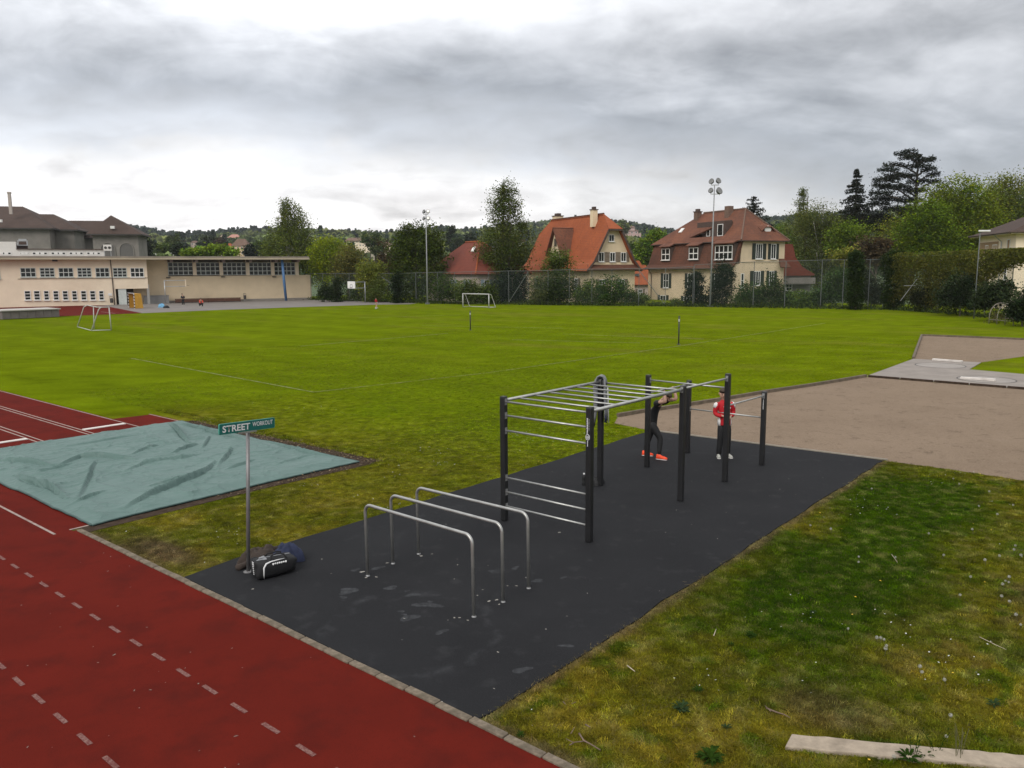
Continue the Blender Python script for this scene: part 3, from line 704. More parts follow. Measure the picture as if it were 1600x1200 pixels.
M_REDBR = tile_roof('red_brown_clay_tiles', (.125, .053, .034), (.190, .076, .043), (.085, .046, .034))
M_MANS = tile_roof('mansard_red_tiles', (.095, .044, .029), (.135, .058, .036), (.062, .034, .026))
M_REDT = tile_roof('red_clay_tiles', (.150, .042, .028), (.19, .052, .033), (.105, .038, .028))
M_BROWN = tile_roof('dark_brown_tiles', (.060, .040, .032), (.078, .052, .042), (.045, .034, .03))
M_BROWN2 = tile_roof('brown_tiles', (.15, .095, .070), (.19, .125, .095), (.11, .075, .06))
def face(ox, oy, ang):
    """frame of a wall: local x along it, -y outward, z up"""
    return Matrix.Translation((ox, oy, 0)) @ Matrix.Rotation(ang, 4, 'Z')
def window(root, M, x, z, wd, ht, cols=2, rows=2, shutters=None, frame=None, bar=.06, sill=True, glass=None, low=False, depth=.05, label=None):
    fr = MB(M); fw = .09
    fr.box((x, -depth / 2 - .004, z - ht / 2 + fw / 2), (wd, depth, fw)); fr.box((x, -depth / 2 - .004, z + ht / 2 - fw / 2), (wd, depth, fw))
    for sx in (-1, 1): fr.box((x + sx * (wd / 2 - fw / 2), -depth / 2 - .004, z), (fw, depth, ht - 2 * fw))
    for i in range(1, cols): fr.box((x - wd / 2 + wd * i / cols, -depth / 2 - .004, z), (bar, depth * .9, ht - 2 * fw))
    for j in range(1, rows):
        zz = z - ht / 2 + ht * j / rows
        for i in range(cols):
            x0 = x - wd / 2 + wd * i / cols; x1 = x0 + wd / cols
            fr.box(((x0 + x1) / 2, -depth * .42 - .004, zz), (wd / cols - bar, depth * .8, bar))
    o = part('window', fr, frame or M_WHITE, root, label=label)
    part('pane', MB(M).box((x, -.010, z), (wd - fw * 1.5, .016, ht - fw * 1.5)), glass or M_GLASS, o)
    if sill: part('sill', MB(M).box((x, -.09, z - ht / 2 - .045), (wd + .16, .18, .08)), frame or M_WHITE, o)
    if shutters:
        sw = min(.62, wd * .52)
        for sx in (-1, 1):
            sm = MB(M); cx = x + sx * (wd / 2 + sw / 2 + .02)
            sm.box((cx, -.03, z), (sw, .05, ht + .06))
            for k in range(5): sm.box((cx, -.062, z - ht * .4 + ht * .2 * k), (sw * .8, .014, ht * .12))
            part('shutter', sm, shutters, root)
    return o
def along(Kx, Ky, d, u):
    """distance along direction d from K at which the sight line of column u meets it"""
    k = (u - 800) / F_PX; return (Kx - k * Ky) / (k * d[1] - d[0])
LDIR = np.array([-.44, .9]) / np.hypot(.44, .9); RDIR = np.array([LDIR[1], -LDIR[0]])
# a house frame: origin at its near corner, local x = along the right-hand wall, local y = along the long wall going back
H_ANG = math.atan2(RDIR[1], RDIR[0])
FRONT = Matrix.Identity(4)                                                # right-hand (gable) wall, x = 0..W
def LONG(L): return Matrix.Translation((0, L, 0)) @ Matrix.Rotation(-math.pi / 2, 4, 'Z')   # long wall seen from its outside: local x runs L -> 0

# ---------------------------------------------------------------- the orange roofed house
K = np.array([11.15, 115.0]); W, L = 7.9, 20.0
ho = thing('orange_roof_house', 'cream house with a steep bright orange tiled roof, half-hipped gable and small gabled dormer', 'house', (K[0], K[1], 0), H_ANG)
EZ, RZ = 4.75, 12.85; ov = .75
part('wall', MB().prism([(0, 0), (W, 0), (W, L), (0, L)], -1.5, 5.6), M_CREAM, ho)
hz = 10.6                                                                 # height where the half hips begin
def rx(z): return W / 2 * (z - EZ) / (RZ - EZ)
gz0, gz1 = 5.6, hz - .12
part('gable', MB().poly([(rx(5.6), .01, 5.6), (W - rx(5.6), .01, 5.6), (W - rx(gz1), .01, gz1), (rx(gz1), .01, gz1)]), M_CREAM, ho)
rf = MB(); hx = rx(hz); y0, y1 = -.7, L + .5; a0, a1 = 2.4, L - 1.8
# left slope in two pitches (the foot flares out), right slope, half hips
rf.slab([(hx - .0, y0, hz), (W / 2, a0, RZ), (W / 2, a1, RZ), (hx, y1, hz)], .22)
rf.slab([(rx(6.2) - .15, y0, 6.2), (hx, y0, hz), (hx, y1, hz), (rx(6.2) - .15, y1, 6.2)], .22)
rf.slab([(-ov - .15, y0, EZ - .15), (rx(6.2) - .15, y0, 6.2), (rx(6.2) - .15, y1, 6.2), (-ov - .15, y1, EZ - .15)], .2)
rf.slab([(W - hx, y0, hz), (W / 2, a0, RZ), (W / 2, a1, RZ), (W - hx, y1, hz)], .22)
rf.slab([(W - rx(6.2) + .15, y0, 6.2), (W - hx, y0, hz), (W - hx, y1, hz), (W - rx(6.2) + .15, y1, 6.2)], .22)
rf.slab([(W + ov + .15, y0, EZ - .15), (W - rx(6.2) + .15, y0, 6.2), (W - rx(6.2) + .15, y1, 6.2), (W + ov + .15, y1, EZ - .15)], .2)
rf.slab([(hx - .1, y0 - .12, hz - .05), (W - hx + .1, y0 - .12, hz - .05), (W / 2, a0, RZ)], .2)
rf.slab([(hx - .1, y1, hz - .05), (W - hx + .1, y1, hz - .05), (W / 2, a1, RZ)], .2)
roof = part('roof', rf, M_ORANGE, ho)
part('verge', MB().beam((rx(6.2) - .2, y0 - .03, 5.95), (hx, y0 - .03, hz - .25), .08, .3).beam((W - rx(6.2) + .2, y0 - .03, 5.95), (W - hx, y0 - .03, hz - .25), .08, .3).beam((-ov, y0 - .03, EZ - .25), (rx(6.2) - .2, y0 - .03, 5.95), .08, .25).beam((W + ov, y0 - .03, EZ - .25), (W - rx(6.2) + .2, y0 - .03, 5.95), .08, .25).beam((hx - .1, y0 - .15, hz - .22), (W - hx + .1, y0 - .15, hz - .22), .1, .22), M_DARKW, ho)
part('skirt_roof', MB().slab([(-ov, -1.0, 4.75), (W + ov, -1.0, 4.75), (W + .2, .05, 5.5), (-.2, .05, 5.5)], .16), M_MANS, ho)
part('ridge_tiles', MB().tube([(W / 2, a0, RZ + .04), (W / 2, a1, RZ + .04)], .13, 6), M_MANS, ho)
for xx in (2.05, 3.95, 5.85): window(ho, FRONT, xx, 6.55, .95, 1.35, 2, 1, M_SHUTB)
window(ho, FRONT, 3.75, 9.25, .95, 1.0, 2, 1, None)
for xx in (2.2, 5.6): window(ho, FRONT, xx, 2.6, 1.0, 1.5, 2, 2, M_SHUTB)
for yy in (3.5, 7.5, 12, 16): window(ho, LONG(L), L - yy, 2.7, 1.05, 1.6, 2, 2, M_SHUTB)
# dormer with its own little gable on the long slope
dm = MB(); dy, dw, dz0, dz1, dpk = 9.6, 2.1, 5.2, 8.2, 11.2; dx = -.1
dm.prism([(dx, dy - dw + .5), (dx, dy + dw - .5), (rx(9) + .4, dy + dw - .5), (rx(9) + .4, dy - dw + .5)], dz0, dz1 - .6)
dm._add([(dx, dy - dw + .5, dz1 - .6), (dx, dy + dw - .5, dz1 - .6), (dx, dy, dpk - .2), (3.0, dy - dw + .5, dz1 - .6), (3.0, dy + dw - .5, dz1 - .6), (3.0, dy, dpk - .2)], [(0, 2, 1), (3, 4, 5), (0, 3, 5, 2), (1, 2, 5, 4)])
dor = part('dormer', dm, M_CREAM, ho)
part('dormer_roof', MB().slab([(dx - .5, dy - dw - .35, dz1 - 1.2), (dx - .5, dy, dpk), (W / 2 - 1.0, dy, dpk), (2.3, dy - dw - .35, dz1 - 1.2)], .16).slab([(dx - .5, dy + dw + .35, dz1 - 1.2), (dx - .5, dy, dpk), (W / 2 - 1.0, dy, dpk), (2.3, dy + dw + .35, dz1 - 1.2)], .16), M_REDBR, dor)
DM = Matrix.Translation((dx, dy, 0)) @ Matrix.Rotation(-math.pi / 2, 4, 'Z')
window(ho, DM, 0, 8.9, .8, 1.2, 2, 1, None, M_SHUTB, sill=False); window(ho, DM, .9, 6.3, .8, 1.0, 2, 1, None, M_SHUTB, sill=False); window(ho, DM, -.9, 6.3, .8, 1.0, 2, 1, None, M_SHUTB, sill=False)
def chimney(root, x, y, z0, z1, s, mat, cap=True):
    c = MB().box((x, y, (z0 + z1) / 2), (s, s, z1 - z0))
    o = part('chimney', c, mat, root)
    if cap: part('chimney_cap', MB().box((x, y, z1 + .06), (s + .2, s + .2, .12)).box((x, y, z1 + .3), (s * .5, s * .8, .36)), M_DARKW, o)
chimney(ho, W / 2 - .9, 3.7, 11, 13.45, .8, M_CREAM); chimney(ho, W / 2 + .6, 17.2, 11.8, 13.4, 1.3, M_CREAM)

# ---------------------------------------------------------------- the big mansard house
K = np.array([30.4, 110.0]); W, L = 9.3, 19.6
hm = thing('mansard_house', 'large buff house with mottled brown mansard roof, three white dormer windows and roof loggia', 'house', (K[0], K[1], 0), H_ANG)
EZ, MZ, RZ = 4.9, 8.6, 13.2; mi = 1.35                                     # eave, mansard break, ridge, inset of the break
part('wall', MB().prism([(0, 0), (W, 0), (W, L), (0, L)], -2, EZ).prism([(mi, .002), (W, .002), (W, L - .1), (mi, L - .1)], EZ, MZ - .05)
     .prism([(.25, .002), (mi, .002), (mi, .25), (.25, .25)], EZ, EZ + .5), M_BUFF, hm)
part('string_course', MB().box((W / 2 + mi / 2, -.03, 5.65), (W - mi, .07, .14)), M_BUFF, hm)
mr = MB()
mr.slab([(-.75, -.25, EZ - .05), (.15, -.2, EZ + .55), (.15, L + .2, EZ + .55), (-.75, L + .25, EZ - .05)], .18)
mr.slab([(.15, -.2, EZ + .55), (mi - .15, -.1, MZ), (mi - .15, L + .1, MZ), (.15, L + .2, EZ + .55)], .18)
mr._add([(.15, -.12, EZ + .5), (mi - .15, -.06, MZ - .05), (mi + .3, -.06, MZ - .05), (.6, -.12, EZ + .5)], [(0, 3, 2, 1)])
part('mansard_roof', mr, M_MANS, hm)
ur = MB(); xl, xr, yf, yb = mi - .55, W + .35, -.55, L + .55; r0, r1 = 3.9, L - 6.6; cx = (mi + W) / 2 + .1
lo0, lo1 = 4.0, 11.6            # span of the loggia on the left slope
sl = lambda z: xl + (cx - xl) * (z - MZ) / (RZ - MZ)
za, zb_ = 9.35, 11.35
ur.slab([(xl, yf, MZ), (sl(za), yf + (r0 - yf) * (za - MZ) / (RZ - MZ), za), (sl(za), yb - (yb - r1) * (za - MZ) / (RZ - MZ), za), (xl, yb, MZ)], .2)
ur.slab([(sl(za), yf + (r0 - yf) * (za - MZ) / (RZ - MZ), za), (sl(zb_), yf + (r0 - yf) * (zb_ - MZ) / (RZ - MZ), zb_), (sl(zb_), lo0 + .3, zb_), (sl(za), lo0, za)], .2)
ur.slab([(sl(za), lo1, za), (sl(zb_), lo0 + 2.6, zb_), (sl(zb_), yb - (yb - r1) * (zb_ - MZ) / (RZ - MZ), zb_), (sl(za), yb - (yb - r1) * (za - MZ) / (RZ - MZ), za)], .2)
ur.slab([(sl(zb_), yf + (r0 - yf) * (zb_ - MZ) / (RZ - MZ), zb_), (cx, r0, RZ), (cx, r1, RZ), (sl(zb_), yb - (yb - r1) * (zb_ - MZ) / (RZ - MZ), zb_)], .2)
ur.slab([(xr, yf, MZ), (cx, r0, RZ), (cx, r1, RZ), (xr, yb, MZ)], .2)
ur.slab([(xl, yf, MZ), (xr, yf, MZ), (cx, r0, RZ)], .2); ur.slab([(xl, yb, MZ), (xr, yb, MZ), (cx, r1, RZ)], .2)
roof = part('roof', ur, M_REDBR, hm)
part('ridge_tiles', MB().tube([(cx, r0, RZ + .03), (cx, r1, RZ + .03)], .14, 6).tube([(cx, r0, RZ + .03), (xl, yf, MZ + .05)], .12, 6).tube([(cx, r0, RZ + .03), (xr, yf, MZ + .05)], .12, 6), M_BROWN2, hm)
lg = MB(); lx = sl(za) + 1.5
lg.box((lx + .05, (lo0 + lo1) / 2, 10.4), (.1, lo1 - lo0, 2.4)); lg.box((lx - .6, (lo0 + lo1) / 2, za - .15), (1.4, lo1 - lo0, .1))
lg.box((lx - .7, lo0 - .05, 10.3), (1.4, .1, 2.2))
part('loggia', lg, M_DARKW, hm)
LGM = Matrix.Translation((lx, 0, 0)) @ Matrix.Rotation(-math.pi / 2, 4, 'Z')
window(hm, LGM, -6.4, 10.3, 1.2, 1.7, 1, 1, None, sill=False); window(hm, LGM, -4.8, 10.3, 1.0, 1.7, 1, 1, None, sill=False); window(hm, LGM, -9.0, 10.0, .8, 1.0, 1, 1, None, sill=False)
part('loggia_rail', MB().tube([(sl(za) - .02, lo0, za + .55), (sl(za) - .02, lo1 - 2.6, za + .55)], .03, 6).tube([(sl(za), lo0 + 1.6, za), (sl(za), lo0 + 1.6, za + .55)], .025, 6).tube([(sl(za), lo0 + 3.2, za), (sl(za), lo0 + 3.2, za + .55)], .025, 6), M_DARKW, hm)
# mansard dormers: box, white window, roof apron running down from the break
for uu, wd, ht, cols in ((1039, 1.7, 1.75, 2), (1082, 1.75, 1.7, 2), (1128.5, 3.1, 1.95, 4)):
    yy = along(K[0] + RDIR[0] * .25, K[1] + RDIR[1] * .25, LDIR, uu); zc_ = 7.05
    wl = wd * 1.32 if cols == 2 else wd * 1.28
    d_ = part('dormer', MB().box((.85, yy, zc_ - .05), (1.3, wl, ht + .5)), M_DARKW, hm)
    part('dormer_roof', MB().slab([(-.25, yy - wl / 2 - .25, zc_ + ht / 2 + .25), (-.25, yy + wl / 2 + .25, zc_ + ht / 2 + .25), (1.5, yy + wl / 2 + .25, MZ + .35), (1.5, yy - wl / 2 - .25, MZ + .35)], .14), M_REDBR, d_)
    DMX = Matrix.Translation((.2, yy, 0)) @ Matrix.Rotation(-math.pi / 2, 4, 'Z')
    window(hm, DMX, 0, zc_ - .05, wl * .9, ht, cols, 2, None, bar=.13)
part('gutter', MB().tube([(-.78, -.3, EZ - .1), (-.78, L + .3, EZ - .1)], .08, 6).tube([(xl - .05, yf, MZ - .1), (xl - .05, yb, MZ - .1)], .07, 6).tube([(xl, yf - .05, MZ - .1), (xr, yf - .05, MZ - .1)], .07, 6), M_DARKW, hm)
part('drainpipe', MB().tube([(-.7, .1, EZ - .2), (-.12, .1, EZ - .9), (-.12, .1, -1)], .06, 6), M_DARKW, hm); part('drainpipe', MB().tube([(-.7, L - 1, EZ - .2), (-.12, L - 1, EZ - .9), (-.12, L - 1, -1)], .06, 6), M_DARKW, hm)
for uu in (1040, 1078, 1120):
    yy = along(K[0], K[1], LDIR, uu); window(hm, LONG(L), L - yy, 3.0, 1.35, 2.2, 2, 2, M_SHUT)
for uu in (1036, 1073):
    yy = along(K[0], K[1], LDIR, uu); window(hm, LONG(L), L - yy, -.2, 1.5, 1.9, 2, 2, M_SHUT)
for uu in (1182.5, 1204.5):
    xx = along(K[0], K[1], RDIR, uu); window(hm, FRONT, xx, 7.1, 1.25 if uu < 1190 else .95, 2.1, 3 if uu < 1190 else 2, 1, M_SHUT)
for uu in (1180.5, 1203):
    xx = along(K[0], K[1], RDIR, uu); window(hm, FRONT, xx, 3.4, 1.25 if uu < 1190 else .9, 2.0, 3 if uu < 1190 else 2, 1, M_SHUT)
window(hm, FRONT, along(K[0], K[1], RDIR, 1158), 3.1, .55, 2.0, 1, 2, None); window(hm, FRONT, along(K[0], K[1], RDIR, 1158), -.3, .8, 1.6, 1, 2, M_SHUT)
chimney(hm, cx - .7, r1 + .6, 11.2, 13.35, .85, M_BROWN2); chimney(hm, cx - .7, 6.6, 11.4, 13.75, .9, M_BROWN2, cap=False)
part('skylight', MB(Matrix.Translation((sl(10.6), 15.0, 10.6)) @ Matrix.Rotation(-math.atan2(RZ - MZ, cx - xl), 4, 'Y')).box((0, 0, .06), (.9, .7, .1)), M_WHITE, hm)
eb = MB(); exx = cx + .9; hz_ = lambda y: MZ + (RZ - MZ) * (y - yf) / (r0 - yf)
part('eyebrow_window', MB().lathe([(.65, 0), (.6, .05)], (0, 0, 0), 16), M_WHITE, hm).matrix_local = Matrix.Translation((exx + .4, .75, hz_(.95) + .05)) @ Matrix.Rotation(math.pi / 2, 4, 'X') @ Matrix.Scale(.75, 4, (0, 1, 0))
part('eyebrow_roof', MB().slab([(exx - .9, .55, hz_(.75)), (exx - .1, .5, hz_(.8) + .55), (exx + .4, 2.0, hz_(2.0)), (exx - .9, 1.6, hz_(1.6))], .1).slab([(exx + 1.7, .55, hz_(.75)), (exx + .9, .5, hz_(.8) + .55), (exx - .1, .5, hz_(.8) + .55), (exx + .4, 2.0, hz_(2.0)), (exx + 1.7, 1.6, hz_(1.6))], .1), M_REDBR, hm)
part('porch_roof', MB().slab([(W - 1.6, -1.0, 4.9), (W + .4, -1.0, 4.9), (W - .1, -.05, 6.1), (W - 1.0, -.05, 6.1)], .12), M_MANS, hm)

# ---------------------------------------------------------------- red roofed house on the left, partly behind the tall tree
K = np.array([-4.95, 117.0]); th2 = math.atan2(.8, .6)
hr = thing('red_roof_house', 'pale house with dark red hipped roof and white chimney between two big dark trees', 'house', (K[0], K[1], 0), math.atan2(.55, .835))
W, L, EZ, RZ = 8.5, 16.0, 4.25, 9.2
part('wall', MB().prism([(0, 0), (W, 0), (W, L), (0, L)], -1.5, EZ), M_PINKW, hr)
rf = MB(); o_ = .7; ra, rb = 6.0, 10.5
rf.slab([(-o_, -o_, EZ), (W / 2, ra, RZ), (W / 2, rb, RZ), (-o_, L + o_, EZ)], .2); rf.slab([(W + o_, -o_, EZ), (W / 2, ra, RZ), (W / 2, rb, RZ), (W + o_, L + o_, EZ)], .2)
rf.slab([(-o_, -o_, EZ), (W + o_, -o_, EZ), (W / 2, ra, RZ)], .2); rf.slab([(-o_, L + o_, EZ), (W + o_, L + o_, EZ), (W / 2, rb, RZ)], .2)
part('roof', rf, M_REDT, hr)
part('ridge_tiles', MB().tube([(W / 2, ra, RZ), (-o_, -o_, EZ)], .14, 6).tube([(W / 2, ra, RZ), (W + o_, -o_, EZ)], .14, 6).tube([(W / 2, ra, RZ), (W / 2, rb, RZ)], .14, 6), M_ORANGE, hr)
part('skylight', MB().beam((2.3, 5.2, 7.6), (2.9, 5.6, 8.3), .5, .12), M_WHITE, hr)
chimney(hr, W / 2 + .3, 2.0, 5.2, 8.4, .75, M_WHITE, cap=False)
for xx in (1.6, 3.2, 6.0): window(hr, FRONT, xx, 2.6, .95, 1.6, 2, 2, M_SHUTG)
for yy in (3, 7): window(hr, LONG(L), L - yy, 2.6, .95, 1.6, 2, 2, M_SHUTG)

# ---------------------------------------------------------------- small orange house between the two big ones
c0 = P(981, 470, 150)
hs = thing('small_orange_house', 'small pinkish house with orange roof and skylight in the gap between two big houses', 'house', (c0[0], c0[1], -1), R(12))
part('wall', MB().prism([(0, 0), (5.2, 0), (5.2, 6), (0, 6)], -1, 3.0), M_PINKW, hs)
part('roof', MB().slab([(-.6, -.7, 2.9), (5.8, -.7, 2.9), (4.6, 3, 6.6), (.0, 3, 6.6)], .2).slab([(-.6, 6.7, 2.9), (5.8, 6.7, 2.9), (4.6, 3, 6.6), (.0, 3, 6.6)], .2), M_ORANGE, hs)
part('upper_roof', MB().slab([(0.4, 1.9, 5.6), (4.0, 1.9, 5.6), (3.4, 3.2, 7.4), (1.2, 3.2, 7.4)], .15), M_ORANGE, hs)
part('skylight', MB().beam((1.9, .75, 4.45), (2.2, 1.15, 4.9), .9, .12), M_GLASS, hs)
window(hs, FRONT, 2.4, 1.4, .9, 1.3, 2, 2, M_SHUTB)

# ---------------------------------------------------------------- annex with red tiled catslide right of the mansard house
c0 = P(1221, 470, 124)
ha = thing('annex_house', 'grey annex with a sweeping red tiled roof and balcony, right of the mansard house', 'house', (c0[0], c0[1], -.5), R(14))
part('wall', MB().prism([(-2, 0), (5.0, 0), (5.0, 6), (-2, 6)], -1, 4.2), M_GREYR, ha)
part('roof', MB().slab([(-2, -.4, 9.0), (1.3, -.4, 8.9), (1.3, 6, 8.9), (-2, 6, 9.0)], .2).slab([(1.3, -.4, 8.9), (1.9, -.4, 6.9), (1.9, 6, 6.9), (1.3, 6, 8.9)], .2)
     .slab([(1.9, -.4, 6.9), (3.2, -.4, 5.4), (3.2, 6, 5.4), (1.9, 6, 6.9)], .2).slab([(3.2, -.4, 5.4), (5.4, -.4, 4.3), (5.4, 6, 4.3), (3.2, 6, 5.4)], .2), M_REDT, ha)
part('roof_end', MB()._add([(-2, -.38, 8.8), (1.3, -.38, 8.7), (1.9, -.38, 6.7), (3.2, -.38, 5.2), (5.4, -.38, 4.1), (-2, -.38, 4.1)], [(0, 5, 4, 3, 2, 1)]), M_REDT, ha)
part('balcony', MB().box((2.6, -.7, 2.9), (4.6, 1.3, .15)).box((2.6, -1.32, 3.35), (4.6, .06, .9)), M_GREYR, ha)
for xx, zz in ((1.2, 5.2), (1.2, 3.9 - 1.6), (3.6, 1.2)): window(ha, FRONT, xx, zz, 1.1, 1.1, 2, 2, None)

# ---------------------------------------------------------------- cream house on the right edge
K = np.array([55.1, 88.0]); ld = np.array([.22, .975]); ld /= np.hypot(*ld); W, L = 15.0, 11.3
hc = thing('cream_house', 'plain cream house with a low dark brown hipped roof, behind the creeper covered fence', 'house', (K[0], K[1], 0), math.atan2(-ld[0], ld[1]))
EZ = 8.55
part('wall', MB().prism([(0, 0), (W, 0), (W, L), (0, L)], -1, EZ), M_CREAM2, hc)
o_ = 1.0
part('roof', MB().slab([(-o_, -o_, EZ - .1), (W / 2, L / 2 - .3, 12.3), (-o_, L + o_, EZ - .1)], .2).slab([(-o_, -o_, EZ - .1), (W + o_, -o_, EZ - .1), (W / 2, L / 2 - .3, 12.3)], .2)
     .slab([(W + o_, -o_, EZ - .1), (W + o_, L + o_, EZ - .1), (W / 2, L / 2 - .3, 12.3)], .2).slab([(-o_, L + o_, EZ - .1), (W + o_, L + o_, EZ - .1), (W / 2, L / 2 - .3, 12.3)], .2), M_BROWN, hc)
part('eaves_board', MB().box((W / 2, L / 2, EZ - .2), (W + 1.9, L + 1.9, .12)), M_CREAM2, hc)
part('gutter', MB().tube([(-1.05, -1, EZ - .1), (-1.05, L + 1, EZ - .1)], .09, 6).tube([(-1, -1.05, EZ - .1), (W + 1, -1.05, EZ - .1)], .09, 6), M_DARKW, hc)
part('drainpipe', MB().tube([(-1, 3.8, EZ - .2), (-.14, 3.8, EZ - 1), (-.14, 3.8, -1)], .06, 6), M_STEELG, hc)
m_shb = simple('ochre_roller_shutter', (.34, .22, .12), .8, var=.1)
part('window_panel', MB(LONG(L)).box((1.0 + L - 4 - 5.2, -.02, 6.9), (6.2, .05, 1.5)), m_shb, hc)
for a_, b_ in ((2.6, 1.0), (5.2, 1.6)): window(hc, LONG(L), a_, 6.75, b_, 1.15, 2 if b_ < 1.2 else 4, 1, None)
window(hc, LONG(L), 9.3, 7.0, .9, 1.6, 1, 1, None, glass=m_shb); window(hc, LONG(L), 9.0, 4.0, .8, 1.5, 1, 2, None); window(hc, FRONT, 2.6, 3.9, .9, 1.5, 1, 2, None)

# ================================================================== SCHOOL GYM (flat roof) ON THE LEFT
A = np.array([-72.8, 113.0]); Bq = np.array([-33.9, 134.0]); dB = (Bq - A) / np.hypot(*(Bq - A)); GLEN = float(np.hypot(*(Bq - A)))
GA = math.atan2(dB[1], dB[0]); nB = np.array([dB[1], -dB[0]])
gym = thing('school_gym', 'long low cream school gym with flat roof, window rows and a recessed glazed hall', 'school', (A[0], A[1], 0), GA)
def gx(u, off=0.0):
    q = A - nB * off; return along(q[0], q[1], dB, u)
def gz(u, v, off=0.0):
    x = gx(u, off); q = A - nB * off + dB * x; return float(P(u, v, q[1])[2])
RT, RB = 7.25, 6.75                                                       # roof slab
x_w = gx(237, .5); x_end = gx(487, 0); REC = 2.3                           # end of the front wing, end of the roof, depth of the recess
I4 = Matrix.Identity(4)
wing = MB().prism([(-22, .5), (gx(186, .5), .5), (gx(186, .5), 9), (-22, 9)], -.2, RB - .003).prism([(gx(186, .5), .5), (x_w, .5), (x_w, 9), (gx(186, .5), 9)], gz(212, 451, .5), RB - .003)
part('wing_wall', wing, M_CREAM2, gym)
part('hall_wall', MB().prism([(x_w, .5 + REC), (gx(270, REC), .5 + REC), (gx(270, REC), 12), (x_w, 12)], -.2, RB - .003)
     .prism([(gx(270, REC), .5 + REC), (gx(491, REC), .5 + REC), (gx(491, REC), 4.2 + REC), (gx(270, REC), 4.2 + REC)], -.2, gz(400, 430.5, REC))
     .prism([(gx(270, REC), 5 + REC), (gx(469, REC), 5 + REC), (gx(469, REC), 12), (gx(270, REC), 12)], -.2, RB - .003), M_CREAM, gym)
m_fascia = simple('weathered_roof_fascia', (.24, .205, .165), .85, var=.2, scale=.6, dirt=(.12, .10, .075)); m_soff = simple('pale_soffit', (.42, .36, .26), .85, var=.08, scale=.6)
part('roof', MB().box((x_end / 2 - 11, 6.0, (RT + RB) / 2 + .12), (x_end + 22, 13, RT - RB - .24)), m_fascia, gym)
part('roof_edge', MB().box((x_end / 2 - 11, -.56, RB + .12), (x_end + 22 + .1, .12, .22)), m_soff, gym)
part('soffit', MB().box((x_end / 2 - 11, 5.6, RB + .06), (x_end + 22, 12.2, .11)), m_soff, gym)
m_gframe = simple('pale_blue_grey_frame', (.52, .55, .52), .6, var=.1)
wu = ((41, 65), (71, 94), (100, 123), (129, 151), (157, 178.6), (184, 205.6), (211, 232))
WM = Matrix.Translation((0, .5, 0)); HM = Matrix.Translation((0, .5 + REC, 0))
for k, (ua, ub) in enumerate(wu):
    xa, xb = gx(ua, .5), gx(ub, .5); um = (ua + ub) / 2; za, zb_ = gz(um, 433, .5), gz(um, 418.3, .5)
    window(gym, WM, (xa + xb) / 2, (za + zb_) / 2, xb - xa, zb_ - za, 3, 3 if k % 2 else 2, None, m_gframe if k < 6 else M_WHITE, bar=.10)
window(gym, WM, gx(-6, .5), gz(0, 423, .5), 2.4, 2.2, 3, 2, None, m_gframe, bar=.1)
for ua, ub in ((44, 54), (58.5, 68.5), (74, 82.5), (88.5, 97.5), (103, 112), (117.5, 126), (131.5, 140.5), (145.5, 154.5), (159.5, 167.6)):
    xa, xb = gx(ua, .5), gx(ub, .5); um = (ua + ub) / 2; za, zb_ = gz(um, 469, .5), gz(um, 454, .5)
    window(gym, WM, (xa + xb) / 2, (za + zb_) / 2, xb - xa, zb_ - za, 1, 3, None, M_WHITE, bar=.09)
part('string_course', MB().box(((gx(36, .5) + x_w) / 2, .47, gz(140, 434.6, .5)), (x_w - gx(36, .5), .08, .1)), m_soff, gym)
part('drainpipe', MB().tube([(gx(181.5, .5), .42, RB), (gx(183, .5), .42, 0)], .07, 6), M_DARKW, gym)
# covered passage below the wing
m_dark = simple('dark_paint_and_shade', (.06, .055, .05), .9, var=.2)
xp = gx(186, .5)
part('passage_wall', MB().prism([(xp, 3.2), (gx(214, 2.5), 3.2), (gx(214, 2.5), 3.4), (xp, 3.4)], -.1, 3.0), m_dark, gym)  # the interior's shade is put into this wall's dark colour
part('passage_wall', MB().prism([(gx(214, 2.5) + .01, 3.0), (x_w + .5, 3.0), (x_w + .5, 3.3), (gx(214, 2.5) + .01, 3.3)], -.1, 3.0), M_CREAM, gym)
part('door', MB().box((xp + .9, .62, 1.3), (1.1, .08, 2.6)), m_gframe, gym)
part('pillar', MB().box((gx(236.5, .5), .7, 1.5), (.35, .35, 3.0)), simple('grey_concrete', (.30, .29, .27), .85, var=.1), gym)
# window band of the hall
nb = 5; ub = ((270, 309), (313, 350.5), (354, 391), (395.5, 430), (434, 467))
for ua, uc in ub:
    xa, xb = gx(ua, REC), gx(uc, REC); um = (ua + uc) / 2; za, zb_ = gz(um, 429.8, REC), gz(um, 410, REC)
    window(gym, HM, (xa + xb) / 2, (za + zb_) / 2, xb - xa, zb_ - za, 5, 3, None, m_gframe, bar=.12, depth=.12, sill=False)
for uc in (311, 352.2, 393.2, 432, 469.5):
    x = gx(uc, REC); part('window_pier', MB().box((x, .5 + REC - .05, (gz(uc, 430, REC) + RB) / 2 + .1), (.55, .5, RB - gz(uc, 430, REC) + .25)), M_CREAM2, gym)
for uc in (273, 311, 352.2, 393.2, 432, 466):
    x = gx(uc, REC); part('roof_beam', MB().box((x, 1.7, RB - .2), (.4, 4.4, .4)), M_DARKW, gym)
m_blue = simple('blue_steel_post', (.075, .17, .34), .5, var=.12)
part('post', MB().tube([(gx(450, .5), .6, 0), (gx(446.5, .2), .3, RB)], .22, 10), m_blue, gym, True)
part('wall_base', MB().box(((x_w + gx(488, REC)) / 2, .5 + REC - .03, .12), (gx(488, REC) - x_w, .06, .5)), simple('grey_plinth', (.25, .225, .195), .9, var=.15), gym)
